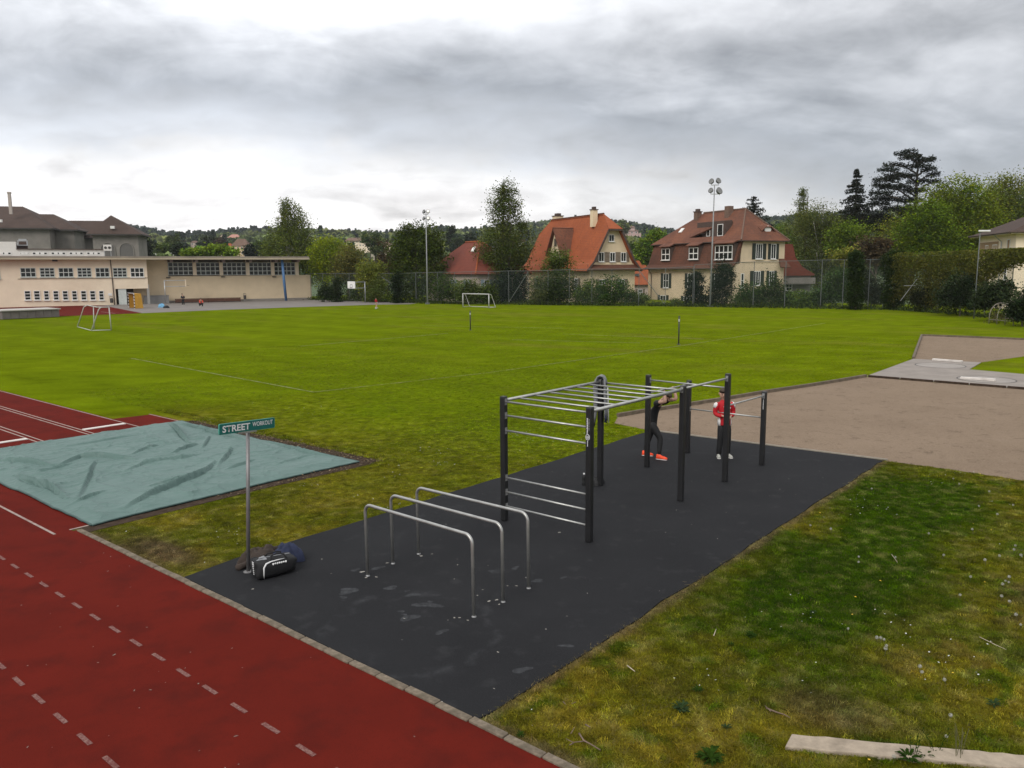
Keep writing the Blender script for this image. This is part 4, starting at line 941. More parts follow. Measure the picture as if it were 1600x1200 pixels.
for uc, vv in ((269.5, 433.5), (354.5, 432.5), (434, 432.5)):
    part('wall_lamp', MB().box((gx(uc, REC), .35 + REC, gz(uc, vv, REC)), (.6, .3, .14)), m_dark, gym)
part('wall_lamp', MB().box((gx(96, .5), .4, gz(96, 407, .5)), (.7, .2, .25)), m_dark, gym); part('notice_plate', MB().box((gx(177, .5), .46, gz(177, 460, .5)), (.5, .05, .35)), M_WHITE, gym)
# upper storey set back on the roof with slit windows
m_pent = simple('white_render', (.66, .64, .60), .85, var=.06)
pent = MB().prism([(gx(-10, 9), 9), (gx(173, 9), 9), (gx(173, 9), 14), (gx(-10, 9), 14)], RT, gz(100, 390, 9)).prism([(gx(-40, 9), 9.02), (gx(38, 9), 9.02), (gx(38, 9), 14), (gx(-40, 9), 14)], RT, gz(20, 377.5, 9))
pe_ = part('rooftop_storey', pent, m_pent, gym)
part('coping', MB().box(((gx(38, 9) + gx(173, 9)) / 2, 11.4, gz(100, 390, 9) + .06), (gx(173, 9) - gx(38, 9), 5.2, .12)), M_DARKW, pe_)
PM = Matrix.Translation((0, 9, 0))
for ua, uc in ((6, 30), (43, 57), (62, 85.5), (91, 113.5), (119, 140.5), (146, 167)):
    xa, xb = gx(ua, 9), gx(uc, 9); zz = gz((ua + uc) / 2, 395.8, 9); window(gym, PM, (xa + xb) / 2, zz, xb - xa, .42, 3, 1, None, M_WHITE, bar=.5, sill=False)
vent = thing('roof_vent', 'round-topped pale metal ventilation hood on the flat roof of the school', 'vent', (*(A - nB * 10.5 + dB * gx(49, 10.5)), gz(100, 390, 9)), GA)
part('hood', MB().box((0, 0, 1.0), (1.3, 1.2, .8)).box((0, 0, 1.5), (1.0, 1.0, .25)), M_STEELG, vent); part('duct', MB().box((-.5, .2, .3), (2.2, .7, .7)), M_DARKW, vent); part('hood_grille', MB().box((0, -.62, 1.0), (1.0, .03, .5)), M_DARKW, vent)
ac = thing('roof_fan_unit', 'pale box with two round fans on the school roof, before the arched niches', 'fan unit', (*(A - nB * 9 + dB * gx(178.5, 9)), RT), GA)
part('cabinet', MB().box((0, 0, 1.5), (1.15, .6, .95)), m_pent, ac); part('stand', MB().box((-.45, 0, .5), (.08, .5, 1.0)).box((.45, 0, .5), (.08, .5, 1.0)), M_STEELG, ac)
for sx in (-.28, .28): part('fan', MB(Matrix.Translation((sx, -.31, 1.5)) @ Matrix.Rotation(R(90), 4, 'X')).lathe([(.21, 0), (.21, .03), (.15, .03), (.15, .05), (.05, .05)], n=14), m_dark, ac)
# things along the hall wall
def ongym(u, off): 
    q = A - nB * off + dB * gx(u, off); return (float(q[0]), float(q[1]), 0.0)
bp_ = ongym(329, REC - .1); m_bench = simple('dark_red_brown_timber', (.10, .045, .028), .8, var=.25)
bench = thing('wall_bench', 'long low dark brown timber bench box along the cream hall wall', 'bench', (bp_[0], bp_[1], .0), GA); bl_ = gx(380, REC) - gx(278, REC)
part('seat', MB().box((0, 0, .62), (bl_, .5, .08)), m_bench, bench)
for k in range(4): part('board', MB().box((-bl_ / 2 + bl_ * (k + .5) / 4, -.2, .33), (bl_ / 4 - .05, .05, .46)), m_bench, bench)
for k in range(5): part('leg', MB().box((-bl_ / 2 + .1 + (bl_ - .2) * k / 4, .05, .29), (.1, .4, .58)), m_bench, bench)
q = ongym(248.5, 2.0); m_conw = simple('grey_concrete_wall', (.22, .215, .21), .9, var=.12, scale=1)
lw = thing('low_wall', 'grey concrete low wall beside the covered school passage', 'wall', q, GA); wl_ = gx(268, 2) - gx(229, 2)
part('wall_block', MB().box((0, 0, .6), (wl_, .3, 1.2)), m_conw, lw); part('coping', MB().box((0, 0, 1.24), (wl_ + .08, .38, .08)), m_conw, lw)
def bin_(label, u, off, z0):
    q = ongym(u, off); r_ = thing('litter_bin', label, 'litter bin', q, GA, 'litter bins at the school wall')
    part('bin_body', MB().lathe([(.18, .35), (.21, .4), (.23, 1.0), (.2, 1.02)], n=14), m_dark, r_, True); part('bin_post', MB().tube([(0, .2, 0), (0, .2, 1.3)], .03, 6), M_STEELG, r_); part('bin_hood', MB().tube([(-.2, .05, 1.0), (-.2, .05, 1.3), (.2, .05, 1.3), (.2, .05, 1.0)], .03, 6), m_dark, r_)
bin_('dark litter bin with hood at the hall wall, right of the long bench', 386, REC - .2, 0); bin_('dark litter bin with hood below the small notice plate, left of the covered passage', 178.5, .1, 0)
# basketball goals: a steel gallows with pale board
def hoop(label, x, y, rz, ht, reach, board, bmat):
    r_ = thing('basketball_goal', label, 'basketball goal', (x, y, 0), rz, 'basketball goals on the hard court')
    part('post', MB().tube([(0, 0, 0), (0, 0, ht)], .07, 8), M_STEELG, r_, True)
    part('arm', MB().tube([(0, 0, ht - .05), (reach, 0, ht - .05)], .05, 6).tube([(0, 0, ht - .95), (reach, 0, ht - .95)], .05, 6), M_STEELG, r_)
    bd = part('backboard', MB().box((reach + .03, 0, ht - .45), (.05, board, 1.05)), bmat, r_)
    part('board_square', MB().box((reach + .06, .0, ht - .42), (.01, .5, .05)).box((reach + .06, .0, ht - .82), (.01, .5, .05)).box((reach + .06, .24, ht - .62), (.01, .04, .36)).box((reach + .06, -.24, ht - .62), (.01, .04, .36)), m_dark, bd)
    rim = MB(); pts = [(reach + .32 + .23 * math.cos(a), .23 * math.sin(a), ht - .85) for a in np.linspace(0, 2 * math.pi, 17)]
    rim.tube(pts, .015, 5, cap=False); part('hoop', rim, m_bench, r_); return r_
q = G(571, 473); hoop('basketball goal with big white board on a grey post before the green fence', q[0], q[1], math.pi + .9, P(571, 440, q[1])[2], 2.6, 1.7, M_WHITE)
q = ongym(262.5, .2); hoop('basketball goal with cream board against the cream hall wall', q[0], q[1], GA, 3.6, 3.0, 1.2, M_CREAM2)
# handball goal standing in the passage
q = G(206, 482); hg = thing('handball_goal', 'orange-yellow handball goal with black and white banded posts at the school passage', 'handball goal', (q[0], q[1], .02), R(-51))
m_or = simple('orange_net_cloth', (.50, .27, .035), .8, var=.15, scale=3); m_bw, t, b, o = new_mat('banded_black_white')
spx = t.nodes.new('ShaderNodeSeparateXYZ'); t.links.new(t.nodes.new('ShaderNodeTexCoord').outputs['Object'], spx.inputs[0])
t.links.new(tmix(t, math_node(t, 'LESS_THAN', math_node(t, 'FRACT', math_node(t, 'MULTIPLY', math_node(t, 'ADD', spx.outputs[2], spx.outputs[0]), 2.5)), .5), (.7, .68, .65), (.03, .03, .03)), b.inputs['Base Color'])
part('post', MB().box((-1.5, 0, 1.0), (.1, .1, 2.0)), m_bw, hg); part('post', MB().box((1.5, 0, 1.0), (.1, .1, 2.0)), m_bw, hg); part('crossbar', MB().box((0, 0, 2.05), (3.1, .1, .1)), m_bw, hg)
part('net', MB().slab([(-1.5, .05, 2.0), (1.5, .05, 2.0), (1.5, .9, 2.0), (-1.5, .9, 2.0)], .02).poly([(-1.5, .9, 2.0), (1.5, .9, 2.0), (1.5, 1.1, 0.02), (-1.5, 1.1, 0.02)]).poly([(1.5, .05, 2), (1.5, .9, 2), (1.5, 1.1, .02), (1.5, .05, .02)]).poly([(-1.5, .05, 2), (-1.5, .9, 2), (-1.5, 1.1, .02), (-1.5, .05, .02)]), m_or, hg)

# ---------------------------------------------------------------- old grey school behind the gym: four hipped blocks
old = thing('old_school', 'old grey stone school with dark brown hipped roofs and arched niches, behind the flat gym', 'school', (*P(0, 470, 150)[:2], 0), R(15))
oM = Matrix.Translation(P(0, 470, 150) * np.array([1, 1, 0])) @ Matrix.Rotation(R(15), 4, 'Z'); oI = oM.inverted()
def lx_(u, v, Y): return oI @ Vector(P(u, v, Y))
def hip_block(u0, u1, veave, vtop, ur0, ur1, Y, depth, vwall=None, wu0=None, wu1=None):
    a_ = lx_(u0, veave, Y); ridge0 = lx_(ur0, vtop, Y + depth * .5); ridge1 = lx_(ur1, vtop, Y + depth * .5)
    yb = a_.y; bx = lx_(u1, veave, Y + (u1 - u0) * .03).x; ez = a_.z; rz_ = (ridge0.z + ridge1.z) / 2
    ax = a_.x; cy = yb + depth / 2; r0 = min(max(ridge0.x, ax + .3), bx - .5); r1 = max(min(ridge1.x, bx - .3), r0 + .05)
    part('wall', MB().prism([(ax + .9, yb + .9), (bx - .9, yb + .9), (bx - .9, yb + depth - .9), (ax + .9, yb + depth - .9)], 0, ez), M_GREYR, old)
    m = MB(); 
    m.slab([(ax, yb, ez), (bx, yb, ez), (r1, cy, rz_), (r0, cy, rz_)], .25); m.slab([(ax, yb + depth, ez), (bx, yb + depth, ez), (r1, cy, rz_), (r0, cy, rz_)], .25)
    m.slab([(bx, yb, ez), (bx, yb + depth, ez), (r1, cy, rz_)], .25); m.slab([(ax, yb, ez), (ax, yb + depth, ez), (r0, cy, rz_)], .25)
    rf_ = part('roof', m, M_BROWN, old); part('gutter', MB().box(((ax + bx) / 2, yb + .05, ez - .15), (bx - ax, .2, .22)).box((bx - .05, yb + depth / 2, ez - .15), (.2, depth, .22)), m_dark, rf_)
    return ax, bx, yb, ez, rz_, cy
hip_block(-150, 84, 354.8, 320.5, -60, 25, 150, 22)
hip_block(20, 121, 358.0, 334.2, 47, 81, 158, 14)
hip_block(95, 160, 371, 344.6, 100, 158, 168, 12)
bk = hip_block(134, 222, 365.2, 336.2, 171.6, 172.4, 152, 11)
m_stack = simple('pale_chimney', (.40, .35, .31), .85, var=.12)
s_ = lx_(16, 320, 158); part('chimney', MB().box((s_.x, s_.y, s_.z + .2), (.5, .5, 4.0)).box((s_.x, s_.y, s_.z + 2.3), (.62, .62, .3)), m_stack, old)
for uu in (166, 194):
    q = lx_(uu, 398, 152); n_ = MB(); zt = lx_(uu, 379, 152).z; w_ = 1.25
    arch = [(q.x - w_, 2.0)] + [(q.x + w_, 2.0)] + [(q.x + w_ * math.cos(a), zt - w_ + w_ * math.sin(a)) for a in np.linspace(0, math.pi, 9)]
    n_._add([(x, bk[2] + .86, z) for x, z in arch], [tuple(range(len(arch)))]); fr_ = part('niche', n_, simple('niche_stone', (.125, .118, .11), .9, var=.12), old)
    part('niche_arch', MB().tube([(q.x - w_, bk[2] + .84, 2.0)] + [(x, bk[2] + .84, z) for x, z in arch[:1:-1]] + [(q.x + w_, bk[2] + .84, 2.0)], .1, 5), M_GREYR, fr_)
q = lx_(177.5, 354, 155); part('roof_window', MB().beam((q.x - .35, q.y - 1.0, q.z - .2), (q.x + .35, q.y - 1.0, q.z - .2), .6, .5), M_WHITE, old)
q = lx_(2, 344, 155); part('roof_window', MB().beam((q.x - .3, q.y - 1.2, q.z - .2), (q.x + .5, q.y - 1.2, q.z - .2), .6, .5), M_WHITE, old)

# ================================================================== TOWN ON THE SLOPE
def town_house(label, u0, u1, vb, ve, vt, Y, wall, roof, dep=None, rz=0.0, nwin=3, nrow=2, hip=.25, group='houses of the town on the slope', name='town_house', gable=None):
    a_, b_ = P(u0, vb, Y), P(u1, vb, Y); W = float(b_[0] - a_[0]); D = dep or W * .7; z0 = float(a_[2])
    r_ = thing(name, label, 'house', (a_[0], Y, z0), rz, group); EZ = float(P(u0, ve, Y)[2]) - z0; TZ = float(P(u0, vt, Y)[2]) - z0
    part('wall', MB().prism([(0, 0), (W, 0), (W, D), (0, D)], -9, EZ), wall, r_)
    o_ = .05 * W; h_ = W * hip
    if gable:                                                              # gable end to the viewer
        g_ = MB()._add([(0, 0, EZ - .01), (W, 0, EZ - .01), (W / 2, 0, TZ - .3)], [(0, 1, 2)]); part('gable', g_, wall, r_)
        part('roof', MB().slab([(-o_, -o_, EZ - .2), (W / 2, -o_, TZ), (W / 2, D, TZ), (-o_, D, EZ - .2)], .3).slab([(W + o_, -o_, EZ - .2), (W / 2, -o_, TZ), (W / 2, D, TZ), (W + o_, D, EZ - .2)], .3), roof, r_)
    else:
        part('roof', MB().slab([(-o_, -o_, EZ - .1), (W + o_, -o_, EZ - .1), (W - h_, D / 2, TZ), (h_, D / 2, TZ)], .3).slab([(-o_, D + o_, EZ - .1), (W + o_, D + o_, EZ - .1), (W - h_, D / 2, TZ), (h_, D / 2, TZ)], .3)
             .slab([(-o_, -o_, EZ - .1), (-o_, D + o_, EZ - .1), (h_, D / 2, TZ)], .3).slab([(W + o_, -o_, EZ - .1), (W + o_, D + o_, EZ - .1), (W - h_, D / 2, TZ)], .3), roof, r_)
    for j in range(nrow):
        for i in range(nwin):
            z = EZ * (j + .55) / nrow; x = W * (i + .5) / nwin; ww = W / nwin * .36; hh = EZ / nrow * .5
            f_ = part('window', MB().box((x, -.04, z), (ww, .1, hh)), M_WHITE, r_); part('pane', MB().box((x, -.10, z), (ww * .72, .04, hh * .8)), M_GLASS, f_)
    return r_
vr = town_house('pink villa with a small gabled attic on the wooded slope between the two big houses', 977.5, 997, 373, 360.5, 357.5, 640, simple('pink_render', (.50, .34, .31), .9, var=.06), M_BROWN2, nwin=3, nrow=2, group=None, name='pink_villa')
vW = float((P(997, 373, 640) - P(977.5, 373, 640))[0]); q_ = float(P(980, 353.5, 640)[2] - P(980, 373, 640)[2])
part('attic', MB().prism([(vW * .3, -.2), (vW * .72, -.2), (vW * .72, 5), (vW * .3, 5)], 5.5, q_ - 1.2), simple('pink_attic_render', (.52, .37, .34), .9, var=.06), vr); part('attic_roof', MB().slab([(vW * .25, -.6, q_ - 1.2), (vW * .77, -.6, q_ - 1.2), (vW * .66, 2.5, q_ + .4), (vW * .36, 2.5, q_ + .4)], .3), M_BROWN2, vr)
part('annex', MB().prism([(vW, 1), (vW * 1.25, 1), (vW * 1.25, 7), (vW, 7)], -6, 4.2), simple('pink_annex_render', (.50, .36, .33), .9, var=.06), vr)
town_house('peach house with two brown tiled gables left of the weeping birch', 363, 388, 400, 384, 373, 330, simple('peach_render', (.58, .42, .27), .9, var=.06), M_BROWN2, nwin=4, nrow=2)
town_house('white gabled house behind the dark little conifer, left of the weeping birch', 382, 402, 402, 388, 380, 300, M_WHITE, M_BROWN2, nwin=2, nrow=2, gable=True)
town_house('orange roofed low house beyond the gym roof', 345, 364, 397, 386, 380, 380, M_CREAM2, M_ORANGE, nwin=3, nrow=1)
town_house('house with a dull pink roof high on the slope left of the birch', 356, 374, 378, 371.5, 366, 620, M_PINKW, simple('dull_pink_tiles', (.40, .20, .16), .9, var=.12, scale=2), nwin=4, nrow=1)
town_house('pale gable house high on the slope beside the dull pink roof', 341, 354, 378, 372, 366, 640, M_CREAM2, M_BROWN2, nwin=2, nrow=1, gable=True)
town_house('long pale apartment block with brown roof right of the weeping birch', 541, 580, 386, 376, 371, 460, M_CREAM2, M_BROWN2, nwin=8, nrow=2, hip=.04)
town_house('white low building beyond the gym roof at the old school', 243, 266, 399, 391, 388.5, 300, m_pent, simple('flat_grey_roof', (.25, .24, .23), .9, var=.1), nwin=3, nrow=1)
town_house('grey roofed long house behind the white chimney', 722, 772, 408, 398, 388, 190, M_CREAM2, M_BROWN2, nwin=5, nrow=1, hip=.02)
town_house('little white house among dark firs left of the tall tree', 724, 734, 385, 378, 374, 560, M_WHITE, M_BROWN2, nwin=2, nrow=1, gable=True)
town_house('small white house right of the dark firs on the slope', 741, 752, 377, 371, 368, 700, M_WHITE, M_BROWN2, nwin=2, nrow=1)
for k, (u0, u1, vb, ve, vt, Y, lab) in enumerate(((262, 270, 383, 379, 376, 640, 'tiny pale house at the foot of the green hill slope'), (281, 290, 381, 377, 374.5, 700, 'tiny white house with brown roof below the wooded ridge'), (298, 309, 384, 379, 376, 600, 'tiny cream house left of the peach house'), (403, 413, 376, 371, 368, 760, 'tiny pale house just left of the weeping birch crown'), (600, 612, 388, 382, 378, 520, 'small pale house left of the big dark green tree'), (705, 714, 372, 368, 365.5, 800, 'tiny white house on the hillside above the red roof'), (810, 822, 384, 378, 374, 560, 'small cream house in the gap between tall tree and orange roof'))):
    town_house(lab, u0, u1, vb, ve, vt, Y, (M_WHITE, M_CREAM2, M_PINKW)[k % 3], (M_BROWN2, M_REDBR)[k % 2], nwin=2, nrow=1)

# ================================================================== TREES (each measured on its own distance)
BIR = (.088, .105, .022); LIME = (.150, .180, .010); MIDG = (.052, .078, .012); DARK = (.018, .030, .010); OLIVE = (.105, .095, .028); BRN = (.055, .038, .026); GREEN = (.075, .115, .018); YEL = (.17, .165, .03)
tree('weeping birch with airy drooping crown rising over the right end of the gym roof', 452, 307, 148, [(452, 332, 15, 24), (446, 322, 8, 14), (462, 352, 20, 26), (438, 360, 16, 20), (451, 390, 36, 34), (430, 400, 18, 30), (476, 395, 18, 34)], BIR, 17000, .26, 'birch_tree', bark=M_BIRCH, hang=.9, spread=.5, shell=.3, r=.28, limbs=12)
tree('lime green round tree at the right end of the gym', 512, 370, 138, [(512, 398, 26, 28), (500, 405, 16, 26), (526, 392, 18, 20), (508, 425, 22, 26)], LIME, 7000, .26, group='trees behind the back fence')
tree('olive brown young leafed tree right of the lime green tree', 545, 378, 134, [(543, 405, 22, 24), (552, 420, 18, 24), (534, 425, 16, 20)], OLIVE, 5000, .24, group='trees behind the back fence', shell=.3)
tree('yellow green bush tree in front of the brown thicket', 583, 405, 126, [(580, 425, 16, 18), (592, 430, 14, 20), (572, 438, 14, 20)], (.125, .135, .025), 4200, .24, group='trees behind the back fence')
tree('brown purple leafed thicket tree between the yellow bush and the big dark tree', 607, 375, 150, [(605, 398, 14, 22), (596, 410, 12, 16), (612, 415, 14, 20)], BRN, 2600, .3)
tree('big dark green maple with the left floodlight before it', 652, 349, 124, [(652, 385, 34, 34), (640, 368, 18, 16), (668, 378, 24, 26), (630, 400, 22, 30), (680, 405, 20, 28), (652, 425, 36, 34), (650, 455, 26, 24)], (.044, .060, .008), 15000, .27, group='trees behind the back fence', spr_t=.32)
tree('tall slender tree with sparse pale top and ivy clad lower trunk', 789, 275, 120, [(790, 299, 11, 24), (784, 318, 20, 26), (798, 314, 17, 26), (789, 342, 26, 24, 2, .9), (776, 382, 32, 34), (803, 380, 30, 32), (817, 352, 8, 14, 1, .7), (789, 412, 38, 32), (783, 440, 26, 30)], (.066, .080, .020), 19000, .22, 'poplar_tree', r=.34, shell=.25, spread=.42, spr_t=.3, limbs=16)
tree('nearly black ivy mass round the foot of the tall slender tree', 800, 413, 117, [(797, 448, 18, 32), (812, 452, 16, 26), (782, 455, 14, 22)], (.010, .017, .008), 6500, .22, 'ivy_shrub', 'shrub', limbs=3)
tree('small leafy tree before the orange roof dormer', 872, 386, 112, [(870, 404, 17, 16), (864, 418, 16, 14), (882, 415, 14, 14), (868, 445, 20, 28)], (.062, .085, .018), 5200, .2)
tree('dark bush below the small leafy tree at the orange roofed house', 880, 425, 110, [(880, 452, 22, 24), (865, 458, 14, 18)], (.028, .042, .012), 4200, .2, 'bush', 'bush', 'bushes along the back fence', limbs=4)
tree('dark spire of clipped ivy before the mansard house, left of the broad one', 1086, 424, 103, [(1086, 450, 13, 25), (1084, 466, 15, 18), (1090, 440, 9, 14)], (.011, .019, .008), 5200, .17, 'ivy_column', 'shrub', 'dark ivy columns before the mansard house', limbs=3, shell=.6, spread=.28)
tree('broad dark ivy column beside the right floodlight', 1128, 407, 103, [(1128, 440, 16, 32), (1124, 462, 18, 22), (1134, 430, 12, 20), (1108, 472, 14, 12)], (.011, .019, .008), 8000, .17, 'ivy_column', 'shrub', 'dark ivy columns before the mansard house', limbs=3, shell=.6, spread=.3)
for k, (u, vt, Y, bl, cl, n_, lab) in enumerate((
    (515, 440, 126, [(506, 455, 8, 16), (518, 458, 12, 12)], DARK, 2400, 'dark ivy bush at the right corner of the gym wall'),
    (528, 430, 125, [(527, 452, 6, 22)], (.020, .03, .012), 1700, 'thin dark bush spire behind the big basketball board'),
    (560, 440, 131, [(555, 455, 18, 16), (575, 458, 14, 14)], (.05, .07, .02), 3200, 'grey green bush right of the big basketball board'),
    (600, 438, 124, [(596, 455, 16, 20), (585, 462, 14, 12)], (.085, .105, .026), 3200, 'pale green bush left of the dark cone at the fence'),
    (620, 425, 119, [(619, 455, 9, 24), (621, 440, 6, 14)], (.014, .024, .009), 2800, 'dark cone shaped bush at the left foot of the big maple'),
    (690, 430, 117, [(695, 452, 20, 22), (710, 458, 14, 18)], (.045, .068, .018), 3600, 'mid green bush right of the left floodlight'),
    (730, 436, 114, [(728, 455, 18, 20), (745, 460, 14, 16)], (.07, .09, .03), 3400, 'grey green bush behind the far goal'),
    (765, 440, 113, [(762, 460, 12, 18)], (.05, .07, .02), 1800, 'small bush just right of the far goal'),
    (845, 428, 111, [(842, 455, 12, 24), (850, 462, 14, 14)], (.085, .095, .045), 3000, 'pale twiggy bush at the left corner of the orange roofed house'),
    (925, 436, 109, [(925, 458, 22, 20), (910, 462, 14, 14)], (.060, .085, .025), 3800, 'spreading green bush below the gable of the orange roofed house'),
    (960, 432, 107, [(958, 455, 22, 22), (975, 460, 14, 18), (950, 465, 18, 12)], (.042, .070, .020), 4200, 'leafy dark green bush at the right end of the orange roofed house'),
    (997, 460, 108, [(995, 468, 18, 12)], (.055, .075, .02), 1500, 'low bush between the two big houses'),
    (1055, 470, 105, [(1060, 475, 14, 8), (1030, 477, 14, 6)], (.06, .08, .02), 1200, 'low weedy bush at the foot of the mansard house'),
    (1170, 440, 101, [(1172, 462, 20, 20), (1160, 470, 16, 12)], (.040, .065, .018), 3600, 'green bush right of the broad ivy column'),
    (1205, 425, 100, [(1206, 450, 16, 24), (1215, 465, 20, 16), (1195, 465, 16, 16)], (.034, .052, .016), 4200, 'tall bush before the right wing of the mansard house'),
    (1245, 452, 99, [(1245, 468, 20, 14), (1265, 470, 18, 12)], (.070, .105, .022), 3200, 'bright green bush below the red annex roof'),
    (1300, 420, 98, [(1305, 450, 22, 28), (1320, 440, 14, 24), (1285, 462, 16, 16)], (.034, .058, .016), 5200, 'large rounded green bush left of the clipped dark column'),
    (1362, 430, 95, [(1362, 455, 16, 24), (1350, 440, 10, 26), (1378, 462, 12, 18)], (.030, .034, .018), 3600, 'dark brownish bush between the two clipped columns'))):
    tree(lab, u, vt, Y, bl, cl, n_, .2, 'bush', 'bush', 'bushes along the back fence', limbs=4, spread=.4, shell=.35, r=.06)
tree('brown purple copper leafed bush above the fence, between the clipped columns', 1366, 372, 104, [(1352, 392, 14, 20), (1378, 390, 14, 20), (1365, 400, 18, 16)], BRN, 3600, .26, group='trees on the right behind the fence')
for u, vt, lab in ((1337, 395, 'narrow clipped dark green column on the fence, left of the wider one'), (1396.5, 392, 'wider clipped dark green column on the fence, next to the hanging creeper')):
    hw = 10.5 if u < 1350 else 15
    tree(lab, u, vt, 91, [(u, 420, hw, 27), (u, 445, hw, 30), (u, 466, hw, 22), (u, 406, hw * .9, 14)], (.022, .036, .009), 10000, .16, 'clipped_column', 'shrub', 'clipped columns on the fence', limbs=2, shell=.75, spread=.2, spr_t=.2)
# right hand slope
tree('poplar with a thin pointed tip, left of the two birches', 1255, 290, 150, [(1255, 305, 5, 16), (1252, 325, 9, 20), (1256, 350, 13, 26)], (.085, .098, .028), 2800, .24, 'poplar_tree', shell=.2, group='trees on the right behind the fence')
tree('grey green weeping birch right of the poplar', 1278, 314, 138, [(1280, 338, 26, 26), (1300, 362, 20, 30), (1262, 362, 28, 36), (1290, 385, 26, 36), (1262, 410, 28, 34), (1285, 425, 24, 30)], (.075, .085, .024), 22000, .22, 'birch_tree', bark=M_BIRCH, hang=.8, shell=.3, group='trees on the right behind the fence', limbs=12)
tree('bright green tree just left of the poplar', 1226, 345, 165, [(1226, 372, 14, 24), (1234, 390, 16, 24)], GREEN, 2600, .28, group='trees on the right behind the fence')
conifer('dark spruce left of the spreading cedar', 1328, 260, 352, 150, 29, (.020, .026, .014), 19, 95, .42, .18, group='dark conifers on the slope', jit=.3, gap=.08)
conifer('dark conifer rising behind the mansard house roof', 1172, 304, 372, 150, 30, (.022, .028, .014), 14, 75, .40, -.28, name='pine_tree', group='dark conifers on the slope', power=.65, jit=.28, gap=.1)
# cedar: flat plates on heavy limbs
def cedar(label, u, vtop, Y, plates, col):
    _seed[0] += 1; rg = np.random.default_rng(_seed[0]); m = Y / F_PX; bx = P(u, 480, Y); zb = float(terrain_z(bx[0], Y))
    r_ = thing('cedar_tree', label, 'tree', (bx[0], Y, zb), 0, 'dark conifers on the slope'); zt = P(u, vtop, Y)[2] - zb
    mb = MB().tube([(0, 0, -.3), (.1, 0, zt * .4), (-.1, .1, zt * .75), (0, 0, zt * .97)], [.55, .42, .25, .05], 8); pts = []; cid = []
    for k, (pu, pv, pr) in enumerate(plates):
        c_ = P(pu, pv, Y); e_ = np.array([c_[0] - bx[0], 0, c_[2] - zb]); rr = pr * m; dy = rg.uniform(-1, 1) * rr * .9
        n_ = int(520 * (rr / 2.2) ** 1.6) + 90; an = rg.uniform(0, 6.28, n_); rd = rr * rg.random(n_) ** .55
        p = np.stack([e_[0] + rd * np.cos(an), dy + rd * np.sin(an), e_[2] + rg.normal(0, .17, n_) + .35 * vnoise(c_[0] + rd * np.cos(an), rd * np.sin(an) + k * 7, .8, 5) - .17 + .10 * np.abs(e_[0] + rd * np.cos(an)) * .3 - .05 * rd], 1)
        p[:, 2] -= np.abs(rg.normal(0, .18, n_)); pts.append(p); cid.append(np.full(n_, k))
        mb.tube([(0, 0, max(1, e_[2] - abs(e_[0]) * .35 - .6)), (e_[0] * .5, dy * .5, e_[2] - abs(e_[0]) * .08 - .3), (e_[0] + math.copysign(rr * .4, e_[0]), dy, e_[2] - .15)], [.18, .12, .04], 5, cap=False)
    q_ = np.concatenate(pts[9:]); n2 = 4200; p_ = q_[rg.integers(0, len(q_), n2)] + rg.normal(0, 1, (n2, 3)) * np.array([.5, .6, .55]); pts.append(p_); cid.append(rg.integers(0, len(plates), n2))
    C = np.concatenate(pts); T = tint_of(col, len(plates), rg, .2, .06)[np.concatenate(cid)]
    part('trunk', mb, M_BARK, r_, True); link('crown', cloud_mesh('crown', C, T, .42, rg, .9, .4), r_)
cedar('spreading cedar with flat dark branch plates on the skyline', 1421, 233, 145, [(1420, 236, 12), (1433, 240, 12), (1405, 240, 10), (1415, 247, 18), (1440, 250, 16), (1452, 247, 9), (1402, 255, 16), (1428, 259, 20), (1390, 264, 16), (1448, 264, 12), (1455, 272, 10), (1410, 272, 24), (1385, 280, 20), (1437, 281, 16), (1375, 290, 14), (1400, 291, 24), (1462, 283, 9), (1425, 297, 18), (1372, 303, 18), (1395, 308, 24), (1418, 312, 20), (1374, 318, 18), (1400, 326, 26), (1380, 336, 22), (1425, 330, 18), (1370, 345, 16), (1405, 345, 24)], (.022, .028, .017))
for (u, vt, Y, bl, cl, n_, lab) in (
    (1500, 275, 128, [(1500, 305, 34, 28), (1475, 325, 34, 30), (1525, 312, 32, 28), (1510, 350, 44, 40), (1470, 370, 36, 36), (1535, 365, 36, 40), (1500, 395, 46, 26)], (.105, .128, .010), 26000, 'broad tall bright green tree, the highest of the deciduous trees on the right'),
    (1448, 312, 122, [(1450, 345, 30, 30), (1435, 370, 30, 30), (1462, 385, 32, 32), (1425, 395, 24, 22)], (.078, .112, .008), 15000, 'bright green tree below the cedar'),
    (1405, 335, 140, [(1405, 365, 26, 26), (1390, 385, 26, 24), (1420, 390, 22, 24)], (.115, .118, .018), 6000, 'yellow green hazy tree below the cedar trunk'),
    (1325, 342, 128, [(1330, 370, 24, 22), (1312, 378, 18, 20), (1340, 392, 22, 18)], (.075, .105, .012), 5600, 'green tree at the foot of the dark spruce'),
    (1330, 385, 112, [(1325, 402, 20, 14), (1345, 398, 14, 12)], (.125, .120, .022), 2200, 'yellow leafed bush showing above the fence by the narrow clipped column'),
    (1570, 278, 150, [(1575, 300, 32, 24), (1600, 310, 34, 28), (1560, 320, 26, 26), (1590, 340, 40, 28)], (.110, .118, .020), 15000, 'olive green tree at the picture edge behind the cream house'),
    (1345, 345, 150, [(1340, 350, 26, 18), (1370, 352, 20, 16), (1318, 356, 20, 18)], (.030, .026, .016), 4200, 'dark bare-branched thicket below spruce and cedar'),
    (1632, 275, 140, [(1635, 310, 34, 34), (1630, 345, 34, 30)], (.07, .09, .02), 5000, 'green tree beyond the roof of the cream house')):
    tree(lab, u, vt, Y, bl, cl, n_, .28, group='trees on the right behind the fence', spr_t=.34, limbs=14, per=64, spread=.62, shell=.55)
